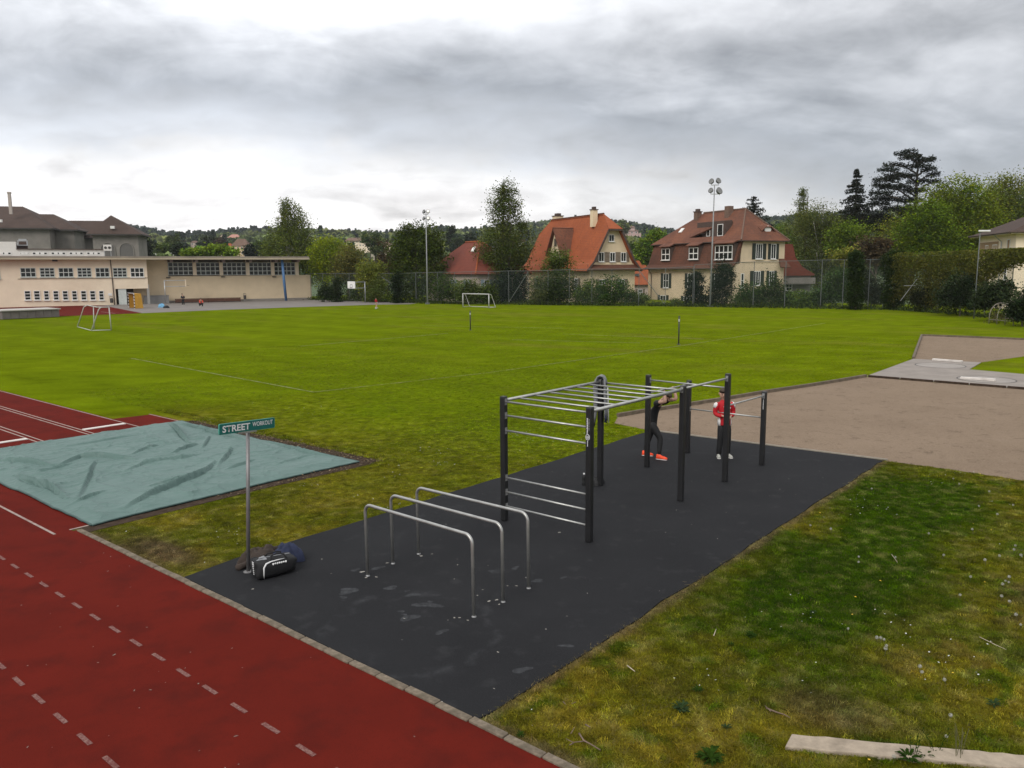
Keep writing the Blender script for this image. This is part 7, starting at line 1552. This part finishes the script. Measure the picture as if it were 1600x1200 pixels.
mb = loft(shell([(0, .04, .99, .158, .130, -.1), (0, .05, .90, .166, .138, 0), (0, .05, .82, .160, .130, 0), (0, .04, .76, .14, .11, 0)]), MB())
for hx, kx, ax in (('hl', 'kl', 'al'), ('hr', 'kr', 'ar')):
    h_, k_2, a_2 = (Vector(B2[q_][0]) for q_ in (hx, kx, ax)); mb.tube([h_ + Vector((0, 0, .0)), h_.lerp(k_2, .3), h_.lerp(k_2, .7), k_2, k_2.lerp(a_2, .3) + Vector((0, .006, 0)), k_2.lerp(a_2, .6) + Vector((0, .01, 0)), a_2], [.112, .112, .092, .076, .074, .062, .050], 12)
shaded(part('leggings', mb, m_blackc, mk, True))
for sx in (-1, 1):
    hand(mk, (sx * .245, -.452, bz - .072), (0, .05, 1), (0, 1, .0), m_skin, .95)
    part('glove_band', MB().tube([(sx * .245, -.453, bz - .10), (sx * .245, -.453, bz - .065)], .037, 10), m_blackc, mk, True)
shoe(mk, Matrix.Translation((f1[0], f1[1] + .02, 0)) @ Matrix.Rotation(R(12), 4, 'Z'), m_shoeo, .29); shoe(mk, Matrix.Translation((f2[0], f2[1] + .02, 0)) @ Matrix.Rotation(R(22), 4, 'Z'), m_shoeo, .29)
headset(mk, Matrix.Translation((0, -.405, 1.605)) @ Matrix.Rotation(R(52), 4, 'X'))
# --- distant people
def far_person(label, u, v, hgt, top, legs, rz, pose='stand', skin_legs=False, Y=None, z=0.0):
    q_ = G(u, v); k = hgt / 1.75; r_ = thing('person', label, 'person', (q_[0], q_[1], z), rz); 
    if pose == 'squat':
        nd = dict(pel=((0, .12, .42), (.14, .12)), ch=((0, -.06, .82), (.155, .11)), nk=((0, -.13, .98), (.05, .05)), h0=((0, -.16, 1.06), (.075, .085)), h1=((0, -.17, 1.16), (.07, .08)), sl=((.17, -.08, .92), (.055, .055)), el=((.24, -.22, .70), (.042, .042)), wl=((.12, -.36, .55), (.03, .03)), sr=((-.17, -.08, .92), (.055, .055)), er=((-.24, -.22, .70), (.042, .042)), wr=((-.12, -.36, .55), (.03, .03)), hl=((.10, .08, .40), (.09, .09)), kl=((.20, -.30, .48), (.06, .06)), al=((.17, -.05, .08), (.045, .045)), hr=((-.10, .08, .40), (.09, .09)), kr=((-.20, -.30, .48), (.06, .06)), ar=((-.17, -.05, .08), (.045, .045)))
    else:
        nd = {kk: (tuple(c * k for c in p_), (r2[0] * k * 1.08, r2[1] * k * 1.08)) for kk, (p_, r2) in body.items() if kk not in ('n2', 'h2', 'ab')}
        if pose == 'walk': nd['al'] = ((.09 * k, .25 * k, .12 * k), (.04, .04)); nd['kl'] = ((.09 * k, .02, .50 * k), (.06, .06)); nd['ar'] = ((-.09 * k, -.22 * k, .09 * k), (.04, .04)); nd['kr'] = ((-.09 * k, -.14 * k, .50 * k), (.06, .06))
    e_ = [('pel', 'ch'), ('ch', 'nk'), ('nk', 'h0'), ('h0', 'h1'), ('ch', 'sl'), ('sl', 'el'), ('el', 'wl'), ('ch', 'sr'), ('sr', 'er'), ('er', 'wr'), ('pel', 'hl'), ('hl', 'kl'), ('kl', 'al'), ('pel', 'hr'), ('hr', 'kr'), ('kr', 'ar')]
    skinned('body', nd, e_, 'pel', m_skin, r_, 1)
    tn_ = grow(nd, ('pel', 'ch', 'sl', 'el', 'wl', 'sr', 'er', 'wr'), .03); skinned('jacket' if not skin_legs else 'shirt', tn_, [x_ for x_ in e_ if x_[0] in tn_ and x_[1] in tn_], 'pel', top, r_, 1)
    ls = ('pel', 'hl', 'kl', 'al', 'hr', 'kr', 'ar') if not skin_legs else ('pel', 'hl', 'hr'); lg_ = grow(nd, ls, .025); skinned('trousers' if not skin_legs else 'shorts', lg_, [x_ for x_ in e_ if x_[0] in lg_ and x_[1] in lg_], 'pel', legs, r_, 1)
    h1 = nd['h1'][0]; part('hair', MB().lathe([(.088 * k, -.01), (.095 * k, .04 * k), (.06 * k, .10 * k), (.01, .115 * k)], (h1[0], h1[1] + .02, h1[2]), 12), m_hair, r_, True)
    for s_ in ('al', 'ar'): p_ = nd[s_][0]; part('shoe', MB().box((p_[0], p_[1] - .07 * k, .045), (.10 * k, .28 * k, .09)), m_shoeg, r_)
    return r_
far_person('dark dressed person standing before the long bench at the school hall', 286.5, 477.5, 1.75, simple('charcoal_jacket', (.02, .02, .022), .8), m_blackc, R(25))
far_person('person in orange-red top crouching on the hard court by the school hall', 314, 479.5, 1.7, simple('orange_red_top', (.60, .07, .04), .8), m_blackc, R(40), 'squat')
far_person('child in a red shirt walking on the far edge of the grass', 588, 481.5, 1.35, m_red, simple('pale_shorts', (.4, .35, .32), .8), R(60), 'walk', True)
q = G(589.5, 482.5); bl_o = link('ball', MB().lathe([(.001, 0), (.06, .015), (.105, .06), (.115, .11), (.105, .16), (.06, .205), (.001, .22)], n=14).mesh('ball', m_goal, True), None, (q[0], q[1] - 1.0, 0)); tag(bl_o, 'white ball at the feet of the red shirted child', 'ball')
q = G(252.5, 480.5); heap('blue_bag', 'light blue bag lying on the court near the hall wall', 'bag', (q[0], q[1], .013), .45, .3, .5, 0, simple('light_blue_cloth', (.16, .38, .58), .8, var=.15), 21); q = G(260, 481.5); heap('dark_bag', 'dark bag lying next to the light blue bag', 'bag', (q[0], q[1], .013), .42, .25, .32, 0, m_bagk, 23)

# ================================================================== GRASS BLADES, FLOWERS, WEEDS, TWIGS
m_blade, t, b, o = new_mat('grass_blade')
at = t.nodes.new('ShaderNodeAttribute'); at.attribute_name = 'tint'; at.attribute_type = 'INSTANCER'
t.links.new(at.outputs['Color'], b.inputs['Base Color']); b.inputs['Roughness'].default_value = .8; b.inputs['Specular IOR Level'].default_value = .03
tl = t.nodes.new('ShaderNodeBsdfTranslucent'); t.links.new(at.outputs['Color'], tl.inputs[0]); mx_ = t.nodes.new('ShaderNodeMixShader'); mx_.inputs[0].default_value = .35
t.links.new(b.outputs[0], mx_.inputs[1]); t.links.new(tl.outputs[0], mx_.inputs[2]); t.links.new(mx_.outputs[0], o.inputs[0])
def tuft(name, n, rad, h_, wd, lean, seed):
    rg_ = np.random.default_rng(seed); V = []; Fq = []
    for i in range(n):
        a = rg_.uniform(0, 6.28); r_ = rad * math.sqrt(rg_.random()); bx_, by_ = r_ * math.cos(a), r_ * math.sin(a); an = rg_.uniform(0, 6.28); le = abs(rg_.normal(0, lean)); hh = h_ * rg_.uniform(.55, 1.15); w_ = wd * rg_.uniform(.7, 1.2)
        dx, dy = math.cos(an), math.sin(an); sx, sy = -dy * w_ / 2, dx * w_ / 2; mx2 = le * hh * .45; b0 = len(V)
        V += [(bx_ - sx, by_ - sy, 0), (bx_ + sx, by_ + sy, 0), (bx_ + dx * mx2 + sx * .7, by_ + dy * mx2 + sy * .7, hh * .6), (bx_ + dx * mx2 - sx * .7, by_ + dy * mx2 - sy * .7, hh * .6), (bx_ + dx * le * hh * 1.2 + sx * .1, by_ + dy * le * hh * 1.2 + sy * .1, hh * (1 - .25 * le)), (bx_ + dx * le * hh * 1.2 - sx * .1, by_ + dy * le * hh * 1.2 - sy * .1, hh * (1 - .25 * le))]
        Fq += [(b0, b0 + 1, b0 + 2, b0 + 3), (b0 + 3, b0 + 2, b0 + 4, b0 + 5)]
    return bpy.data.objects.new(name, np_mesh(name, np.array(V), np.array(Fq), m_blade))
tsrc = bpy.data.collections.new('grass_sources')
for k in range(5): tsrc.objects.link(tuft('grass_tuft', 16, .055, .042, .0055, .75, 200 + k))
def inside(poly, x_, y_):
    r_ = np.zeros(len(x_), bool); n_ = len(poly)
    for i in range(n_):
        (xa, ya), (xb, yb) = poly[i][:2], poly[(i + 1) % n_][:2]; c_ = ((ya > y_) != (yb > y_)); r_ ^= c_ & (x_ < (xb - xa) * (y_ - ya) / (yb - ya + 1e-12) + xa)
    return r_
grav = [tuple(q_) for q_ in gb] + [tuple(G(1600, 609)), (27, 27.5), (15.5, 12.9), tuple(G(1600, 752)), tuple(G(1490, 735)), tuple(G(1384, 721)), ST(-5.3, 20.84)[:2], ST(-11.85, 20.46)[:2], tuple(G(960, 662))]
def turf_ok(x_, y_):
    s, t_ = toST(x_, y_)
    bad = (t_ < 5.81) | ((s > -11.80) & (s < -5.36) & (t_ < 20.6)) | ((s < -15.18) & (t_ < 12.9)) | ((s < -24.2) & (t_ < 12.58) & (s > -26.6)) | ((s < -26.6) & (t_ < 11.3)) | inside(grav, x_, y_) | inside([tuple(G(*q_)) for q_ in cp] + [(28, 33.5), (28, 27.5), tuple(G(1600, 608.5))], x_, y_) | inside([tuple(q_) for q_ in poly], x_, y_)
    u_ = 800 + F_PX * x_ / np.maximum(y_, .1); return ~bad & (u_ > -90) & (u_ < 1690)
poly = [tuple(G(*q_)) for q_ in ((1440, 525), (1600, 531.5))] + [(42, 52), (32, 39.6), tuple(G(1600, 557)), tuple(G(1532, 566.5)), tuple(G(1427.5, 561))]
def grass(name, s_0, s_1, t_0, t_1, dens, hmul, seed, dfun=None, lift=1.4, jit=.46):
    rg_ = np.random.default_rng(seed); n_ = int((s_1 - s_0) * (t_1 - t_0) * dens); s = rg_.uniform(s_0, s_1, n_); t_ = rg_.uniform(t_0, t_1, n_)
    x_ = s * E1[0] + t_ * E2[0]; y_ = s * E1[1] + t_ * E2[1]; ok = turf_ok(x_, y_); x_, y_ = x_[ok], y_[ok]
    if dfun is not None: k_ = rg_.random(len(x_)) < dfun(x_, y_); x_, y_ = x_[k_], y_[k_]
    c_ = turf(x_, y_); soil = sstep(.02, .07, c_[:, 0] - c_[:, 1]); k_ = rg_.random(len(x_)) > soil * .9; x_, y_, c_ = x_[k_], y_[k_], c_[k_]
    lush = sstep(.02, .09, c_[:, 1] - c_[:, 0]); c_ = c_ * np.exp(rg_.normal(0, jit, (len(c_), 1))) * lift * (1 + rg_.normal(0, .07, (len(c_), 3)) * np.array([1, .5, 1]))
    st_ = rg_.random(len(c_)) < .09; c_[st_] = c_[st_] * .4 + C_STRAW * .75
    h_ = hmul * (.55 + .6 * lush) * rg_.uniform(.7, 1.35, len(x_)); w_ = rg_.uniform(.9, 1.4, len(x_))
    return scatter(name, np.stack([x_, y_, np.full_like(x_, .004)], 1), np.stack([w_, w_, h_], 1), np.clip(c_, .004, .6), tsrc, m_blade)
grass('lawn_grass', -5.5, 6.5, 5.7, 13.5, 560, 1.45, 301); grass('lawn_grass', -5.5, 8.0, 13.5, 23, 360, 1.45, 302); grass('left_lawn_grass', -19, -11.7, 5.7, 26, 420, .85, 303, lambda x_, y_: (1 - .8 * sstep(11, 25, toST(x_, y_)[1] + (vnoise(x_, y_, 3, 71) - .5) * 8)) * sstep(-19, -15.2, toST(x_, y_)[0]))
grass('field_grass', -34, -8, 11, 30, 130, .85, 304, lambda x_, y_: 1 - .7 * sstep(17, 34, y_), jit=.24); grass('field_grass', -45, -9, 20, 58, 28, 1.1, 305, lambda x_, y_: (y_ > 24) * (1 - .6 * sstep(30, 55, y_)), jit=.2)
grass('rim_grass', -27, -14.6, 12.55, 13.3, 420, 2.1, 306); grass('rim_grass', -45, -26.7, 11.2, 11.8, 260, 2.2, 307)
rg = np.random.default_rng(41)
def on_lawn(n_, s_0, s_1, t_0, t_1, cl=None):
    s = rg.uniform(s_0, s_1, n_ * 3); t_ = rg.uniform(t_0, t_1, n_ * 3)
    if cl is not None: k_ = rg.random(len(s)) < cl(s, t_); s, t_ = s[k_], t_[k_]
    x_ = s * E1[0] + t_ * E2[0]; y_ = s * E1[1] + t_ * E2[1]; ok = turf_ok(x_, y_); return np.stack([x_[ok], y_[ok]], 1)[:n_]
# daisies: tiny white heads nobody would count
m_daisy = simple('daisy_white', (.42, .42, .36), .7, var=.15)
dz = np.concatenate([on_lawn(1500, -5.2, 8, 6, 21, lambda s, t_: sstep(.55, .8, vnoise(s, t_, 1.0, 61, 3))), on_lawn(420, -15.5, -11.9, 6, 19, lambda s, t_: sstep(.55, .8, vnoise(s, t_, .9, 62, 3))), on_lawn(240, -26, -13, 12.9, 17, lambda s, t_: sstep(.62, .8, vnoise(s, t_, .9, 63, 3)))])
Vd = []; Fd = []
for x_, y_ in dz:
    z_ = rg.uniform(.035, .075); r_ = rg.uniform(.007, .013); b0 = len(Vd); tx, ty = rg.normal(0, .3, 2)
    Vd += [(x_ + r_ * math.cos(a), y_ + r_ * math.sin(a), z_ + r_ * (tx * math.cos(a) + ty * math.sin(a))) for a in np.linspace(0, 2 * math.pi, 7)[:-1]]; Fd.append(tuple(range(b0, b0 + 6)))
me = bpy.data.meshes.new('daisies'); me.from_pydata(Vd, [], Fd); me.materials.append(m_daisy); o = link('daisies', me); o['kind'] = 'stuff'
yl = np.concatenate([on_lawn(90, -5.2, 8, 6, 21, lambda s, t_: sstep(.58, .8, vnoise(s, t_, 1.0, 66, 3))), on_lawn(30, -13, -11.8, 14, 20)]); Vd = []; Fd = []
for x_, y_ in yl:
    z_ = rg.uniform(.04, .08); r_ = rg.uniform(.010, .018); b0 = len(Vd); Vd += [(x_ + r_ * math.cos(a), y_ + r_ * math.sin(a), z_ + rg.normal(0, .003)) for a in np.linspace(0, 2 * math.pi, 7)[:-1]]; Fd.append(tuple(range(b0, b0 + 6)))
me = bpy.data.meshes.new('buttercups'); me.from_pydata(Vd, [], Fd); me.materials.append(simple('buttercup_yellow', (.55, .36, .02), .7)); o = link('buttercups', me); o['kind'] = 'stuff'
# dandelion clocks
m_stem = simple('pale_stem', (.09, .085, .035), .8, var=.2); m_clock, t, b, o = new_mat('dandelion_fluff'); b.inputs['Base Color'].default_value = (.33, .325, .28, 1); b.inputs['Roughness'].default_value = 1
fl_ = MB(); dd = rg.normal(size=(110, 3)); dd /= np.linalg.norm(dd, axis=1, keepdims=True)
for v_ in dd:
    v_ = Vector(v_); p_ = v_ * .021; a_ = v_.orthogonal().normalized() * .0042; c_ = v_.cross(a_.normalized()) * .0042; fl_.poly([tuple(p_ + a_), tuple(p_ + c_), tuple(p_ - a_), tuple(p_ - c_)])
fl_.lathe([(.001, -.006), (.005, 0), (.001, .006)], n=6)
proto = thing('dandelion', 'white dandelion seed head on a bare stem in the right hand lawn', 'dandelion', (0, 0, 0), 0, 'white dandelion seed heads in the lawn')
part('stem', MB().tube([(0, 0, 0), (.008, .004, .045), (.004, .010, .085)], .0022, 5), m_stem, proto); sd_ = link('seed_head', fl_.mesh('seed_head', m_clock), proto, (.004, .010, .100))
spots = [(1340, 880), (1343, 872), (1398, 872), (1371, 1003), (1376, 1002), (1384, 1004), (1383, 1014), (1381, 1022), (1324, 985), (1436, 1055), (1437, 1048), (1481, 1124), (1479, 1068), (1563, 937), (1577, 945), (1570, 910), (1568, 918), (1575, 912), (1579, 907), (1500, 934), (1585, 855), (1583, 862), (1562, 873), (1593, 872), (1590, 968), (1595, 980), (1395, 1190), (1480, 1158), (1530, 792), (1583, 791), (1490, 748), (1498, 757), (1545, 770), (1558, 806), (1362, 765), (1300, 830), (1265, 823), (1520, 830), (1472, 870), (1450, 835), (1515, 905), (1540, 880)]
for i, (u, v) in enumerate(spots):
    q = G(u, v + 5); o = proto if i == 0 else dup(proto); o.location = (q[0], q[1], 0); o.rotation_euler = (rg.normal(0, .12), rg.normal(0, .12), rg.uniform(0, 6.28)); s_ = rg.uniform(.75, 1.15); o.scale = (s_, s_, s_)
# leafy weed rosettes
m_weed = simple('blue_green_weed_leaf', (.024, .042, .016), .95, var=.35, spec=.02, scale=20); m_weedg = simple('green_weed_leaf', (.018, .038, .005), .95, var=.35, spec=.02, scale=20)
def rosette(label, u, v, size, mat, n_, seed):
    rg_ = np.random.default_rng(seed); q_ = G(u, v); r_ = thing('weed_rosette', label, 'weed', (q_[0], q_[1], .01), rg_.uniform(0, 6), 'weeds in the right hand lawn')
    for k in range(n_):
        a = 2 * math.pi * k / n_ * 1.618 * 2 + rg_.uniform(-.3, .3); L_ = size * rg_.uniform(.6, 1.1); w_ = L_ * .22; up_ = rg_.uniform(.15, 1.3); ca, sa = math.cos(a), math.sin(a); pts_ = [(0, 0, 0), (.35, w_ * .8, .35), (.7, w_, .48), (1, 0, .42), (.7, -w_, .48), (.35, -w_ * .8, .35)]
        P_ = [(x_ * L_ * ca - y_ * .5 * sa, x_ * L_ * sa + y_ * .5 * ca, .01 + z_ * L_ * up_) for x_, y_, z_ in pts_]; Mb = MB(); Mb._add(P_, [(0, 1, 5), (1, 2, 4, 5), (2, 3, 4)]); part('leaf', Mb, mat, r_)
    return r_
for i, (u, v, sz, mt, n_, lab) in enumerate(((1173, 996, .17, m_weedg, 16, 'dark leafy green weed by the dry grass near the pad edge, middle of the lawn'), (1064, 1112, .19, m_weed, 18, 'blue grey weed rosette left of the concrete beam'), (1068, 1105, .12, m_weed, 10, 'small blue grey weed just behind the bigger rosette left of the beam'), (1142, 1010, .10, m_weedg, 10, 'small green weed left of the dark leafy weed'),
    (1110, 1190, .26, m_weedg, 24, 'large leafy green weed clump at the bottom edge of the picture, left of the beam'), (1090, 1082, .14, m_weedg, 12, 'little weed rosette in thin grass behind the blue grey rosette'), (1135, 1140, .11, m_weed, 10, 'pale weed between the blue grey rosette and the beam end'), (1552, 1104, .15, m_weed, 12, 'grey leafed weed in the grass behind the beam'), (1270, 960, .10, m_weed, 10, 'small grey weed in the lush grass, middle of the right lawn'), (1420, 1190, .22, m_weedg, 22, 'green weed growing in front of the concrete beam'), (1445, 1185, .16, m_weedg, 14, 'second green weed in front of the beam, right of the larger one'), (813, 1152, .10, m_weedg, 12, 'little weed beside the kerb stones at the bottom of the pad'))):
    rosette(lab, u, v, sz * .58, mt, n_ * 2, 500 + i)
# tall stalks before the beam
for i, (u, v, lab) in enumerate(((1428, 1186, 'leafy upright stalk in front of the concrete beam, left one'), (1468, 1184, 'taller leafy upright stalk in front of the concrete beam'), (1498, 1188, 'dry brown grass stalks in front of the concrete beam'))):
    q = G(u, v); r_ = thing('stalk', lab, 'plant', (q[0], q[1], 0), 0, 'upright stalks before the beam'); hh = (.22, .28, .33)[i]
    for k in range((3, 2, 7)[i]):
        x0, y0 = rg.normal(0, .03, 2); lx2, ly2 = rg.normal(0, .05, 2); part('stem', MB().tube([(x0, y0, 0), (x0 + lx2 * .4, y0 + ly2 * .4, hh * .5), (x0 + lx2, y0 + ly2, hh * rg.uniform(.8, 1.1))], .0028, 5), m_weedg if i < 2 else m_stem, r_)
        if i < 2:
            lf = MB()
            for j in range(12): z_ = hh * (.15 + .8 * j / 12); a = j * 2.4; c_ = Vector((x0 + lx2 * z_ / hh, y0 + ly2 * z_ / hh, z_)); e_ = Vector((math.cos(a), math.sin(a), .5)) * .035; s2 = Vector((-math.sin(a), math.cos(a), 0)) * .006; lf.poly([tuple(c_), tuple(c_ + e_ * .5 + s2), tuple(c_ + e_), tuple(c_ + e_ * .5 - s2)])
            part('leaves', lf, m_weedg, r_)
# twigs
m_twig = simple('twig_bark', (.15, .105, .075), .9, var=.3, scale=20); m_twigp = simple('pale_stick', (.42, .35, .26), .9, var=.15)
def twig(label, pix, r_, mat, forks=()):
    q0 = G(*pix[0]); o_ = thing('twig', label, 'twig', (q0[0], q0[1], .02), 0, 'twigs on the lawn')
    w_ = [G(*p_) - q0 for p_ in pix]; part('stick', MB().tube([(p_[0], p_[1], .022 + .014 * (k % 2)) for k, p_ in enumerate(w_)], [r_ * (1 - .5 * k / max(1, len(w_) - 1)) for k in range(len(w_))], 6), mat, o_, True)
    for f_ in forks: f2_ = [G(*p_) - q0 for p_ in f_]; part('side_twig', MB().tube([(p_[0], p_[1], .028 + .008 * k) for k, p_ in enumerate(f2_)], [r_ * .6, r_ * .45, r_ * .3][:len(f2_)], 5), mat, o_, True)
twig('forked brown twig in the grass at the bottom, right of the kerb', ((905, 1152), (912, 1165), (925, 1170), (938, 1180)), .011, m_twig, (((912, 1165), (895, 1168), (884, 1163)), ((896, 1168), (890, 1172))))
twig('short pale stick on the lawn near the pad edge', ((980, 1045), (992, 1056)), .008, m_twigp); twig('pale stick standing out in the grass near the middle of the lawn', ((1115, 998), (1119, 989)), .007, m_twigp)
twig('dark curved stick in front of the bare earth near the beam', ((1197, 1112), (1212, 1120), (1225, 1122), (1234, 1129)), .009, m_twig, (((1204, 1118), (1195, 1110)),)); twig('short brown twig left of the blue grey weed', ((915, 1138), (922, 1144)), .009, m_twig); twig('thin twig near the little kerb weed', ((892, 1152), (898, 1144)), .006, m_twig); twig('pair of short dark twigs near the pad corner', ((880, 1102), (884, 1108)), .006, m_twig, (((893, 1106), (900, 1104)),))
twig('long straw stalk lying in the dry grass at the right', ((1530, 1000), (1555, 1014), (1572, 1020)), .005, m_twigp); twig('bent straw stalk standing in the green patch', ((1393, 870), (1402, 884)), .006, m_twigp)
# litter: petals and leaf crumbs on pad and track, dust spots round the dip bar feet
m_litter = simple('pale_petal', (.24, .225, .20), .8, var=.2); m_dust = simple('dried_dust_spot', (.040, .0415, .0445), .95, var=.4, scale=14, dirt=(.028, .0285, .031), spec=.1); Vd = []; Fd = []
def blot(x_, y_, r_, z_, V_, F_, n_=9, asp=1.0, an=0):
    b0 = len(V_); ph = rg.uniform(0, 6.28)
    for a in np.linspace(0, 2 * math.pi, n_ + 1)[:-1]: rr2 = r_ * (1 + .28 * math.sin(2 * a + ph) + .18 * math.sin(3 * a + ph * 2)); px_, py_ = rr2 * math.cos(a) * asp, rr2 * math.sin(a); V_.append((x_ + px_ * math.cos(an) - py_ * math.sin(an), y_ + px_ * math.sin(an) + py_ * math.cos(an), z_))
    F_.append(tuple(range(b0, b0 + n_)))
for u, v, r_ in ((566, 896, .05), (572, 905, .03), (588, 904, .03), (605, 882, .03), (658, 871, .04), (675, 868, .02), (710, 968, .025), (718, 968, .025), (731, 972, .025), (764, 942, .035), (776, 940, .035), (780, 947, .025), (793, 918, .02), (807, 918, .025), (746, 933, .02), (822, 905, .02), (503, 876, .02), (395, 923, .03), (853, 986, .02), (778, 1022, .02), (1040, 834, .015), (874, 834, .04), (690, 1100, .02), (715, 885, .02)):
    q = G(u, v); blot(q[0], q[1], r_ * .62, .0275 + len(Fd) * .00003, Vd, Fd, 7, rg.uniform(1, 1.6), rg.uniform(0, 3))
for s, t_, n_, sp in ((-9, 4, 22, 1.6), (-7, 3.2, 16, 1.4), (-13, 4.8, 12, 1.5)):
    for _ in range(n_): q = ST(s + rg.normal(0, sp), min(5.5, t_ + rg.normal(0, .9))); blot(q[0], q[1], rg.uniform(.004, .011), .0175, Vd, Fd, 5, rg.uniform(1, 3), rg.uniform(0, 3))
for _ in range(45): q = ST(rg.uniform(-11.5, -5.5), rg.uniform(6, 19)); blot(q[0], q[1], rg.uniform(.004, .009), .0275, Vd, Fd, 5, rg.uniform(1, 2.5), rg.uniform(0, 3))
me = bpy.data.meshes.new('litter'); me.from_pydata(Vd, [], Fd); me.materials.append(m_litter); o = link('litter', me); o['kind'] = 'stuff'
Vd = []; Fd = []
for u, v, r_, asp in ((540, 928, .10, 1.6), (548, 924, .12, 1.4), (537, 936, .06, 1.2), (610, 921, .09, 1.8), (645, 932, .09, 1.5), (636, 926, .05, 1), (668, 948, .12, 2.2), (672, 943, .05, 1), (640, 968, .14, 1.2), (627, 958, .05, 1.3), (632, 963, .05, 1), (690, 990, .08, 1.5), (770, 895, .07, 1.5), (805, 890, .07, 1.6), (880, 905, .05, 1.5), (885, 1012, .06, 2.0), (815, 1050, .09, 1.8), (840, 910, .08, 2), (590, 890, .08, 1.8), (555, 893, .07, 1.5)):
    q = G(u, v); blot(q[0], q[1], r_ * .72, .0265 + len(Fd) * .00004, Vd, Fd, 14, asp, .3 + rg.normal(0, .3))
me = bpy.data.meshes.new('dust_spots'); me.from_pydata(Vd, [], Fd); me.materials.append(m_dust); o = link('dust_spots', me); o['kind'] = 'stuff'

# ================================================================== AIR
HAZE = .00012
m_haze = bpy.data.materials.new('haze_air'); m_haze.use_nodes = True; t = m_haze.node_tree; t.nodes.clear(); o_ = t.nodes.new('ShaderNodeOutputMaterial'); pv = t.nodes.new('ShaderNodeVolumePrincipled')
pv.inputs['Color'].default_value = (.86, .90, .95, 1); pv.inputs['Density'].default_value = HAZE; pv.inputs['Anisotropy'].default_value = .2; t.links.new(pv.outputs[0], o_.inputs['Volume'])
hz_o = link('haze', MB().box((0, 1290, 53), (5300, 2790, 150)).mesh('haze', m_haze)); hz_o['kind'] = 'stuff'
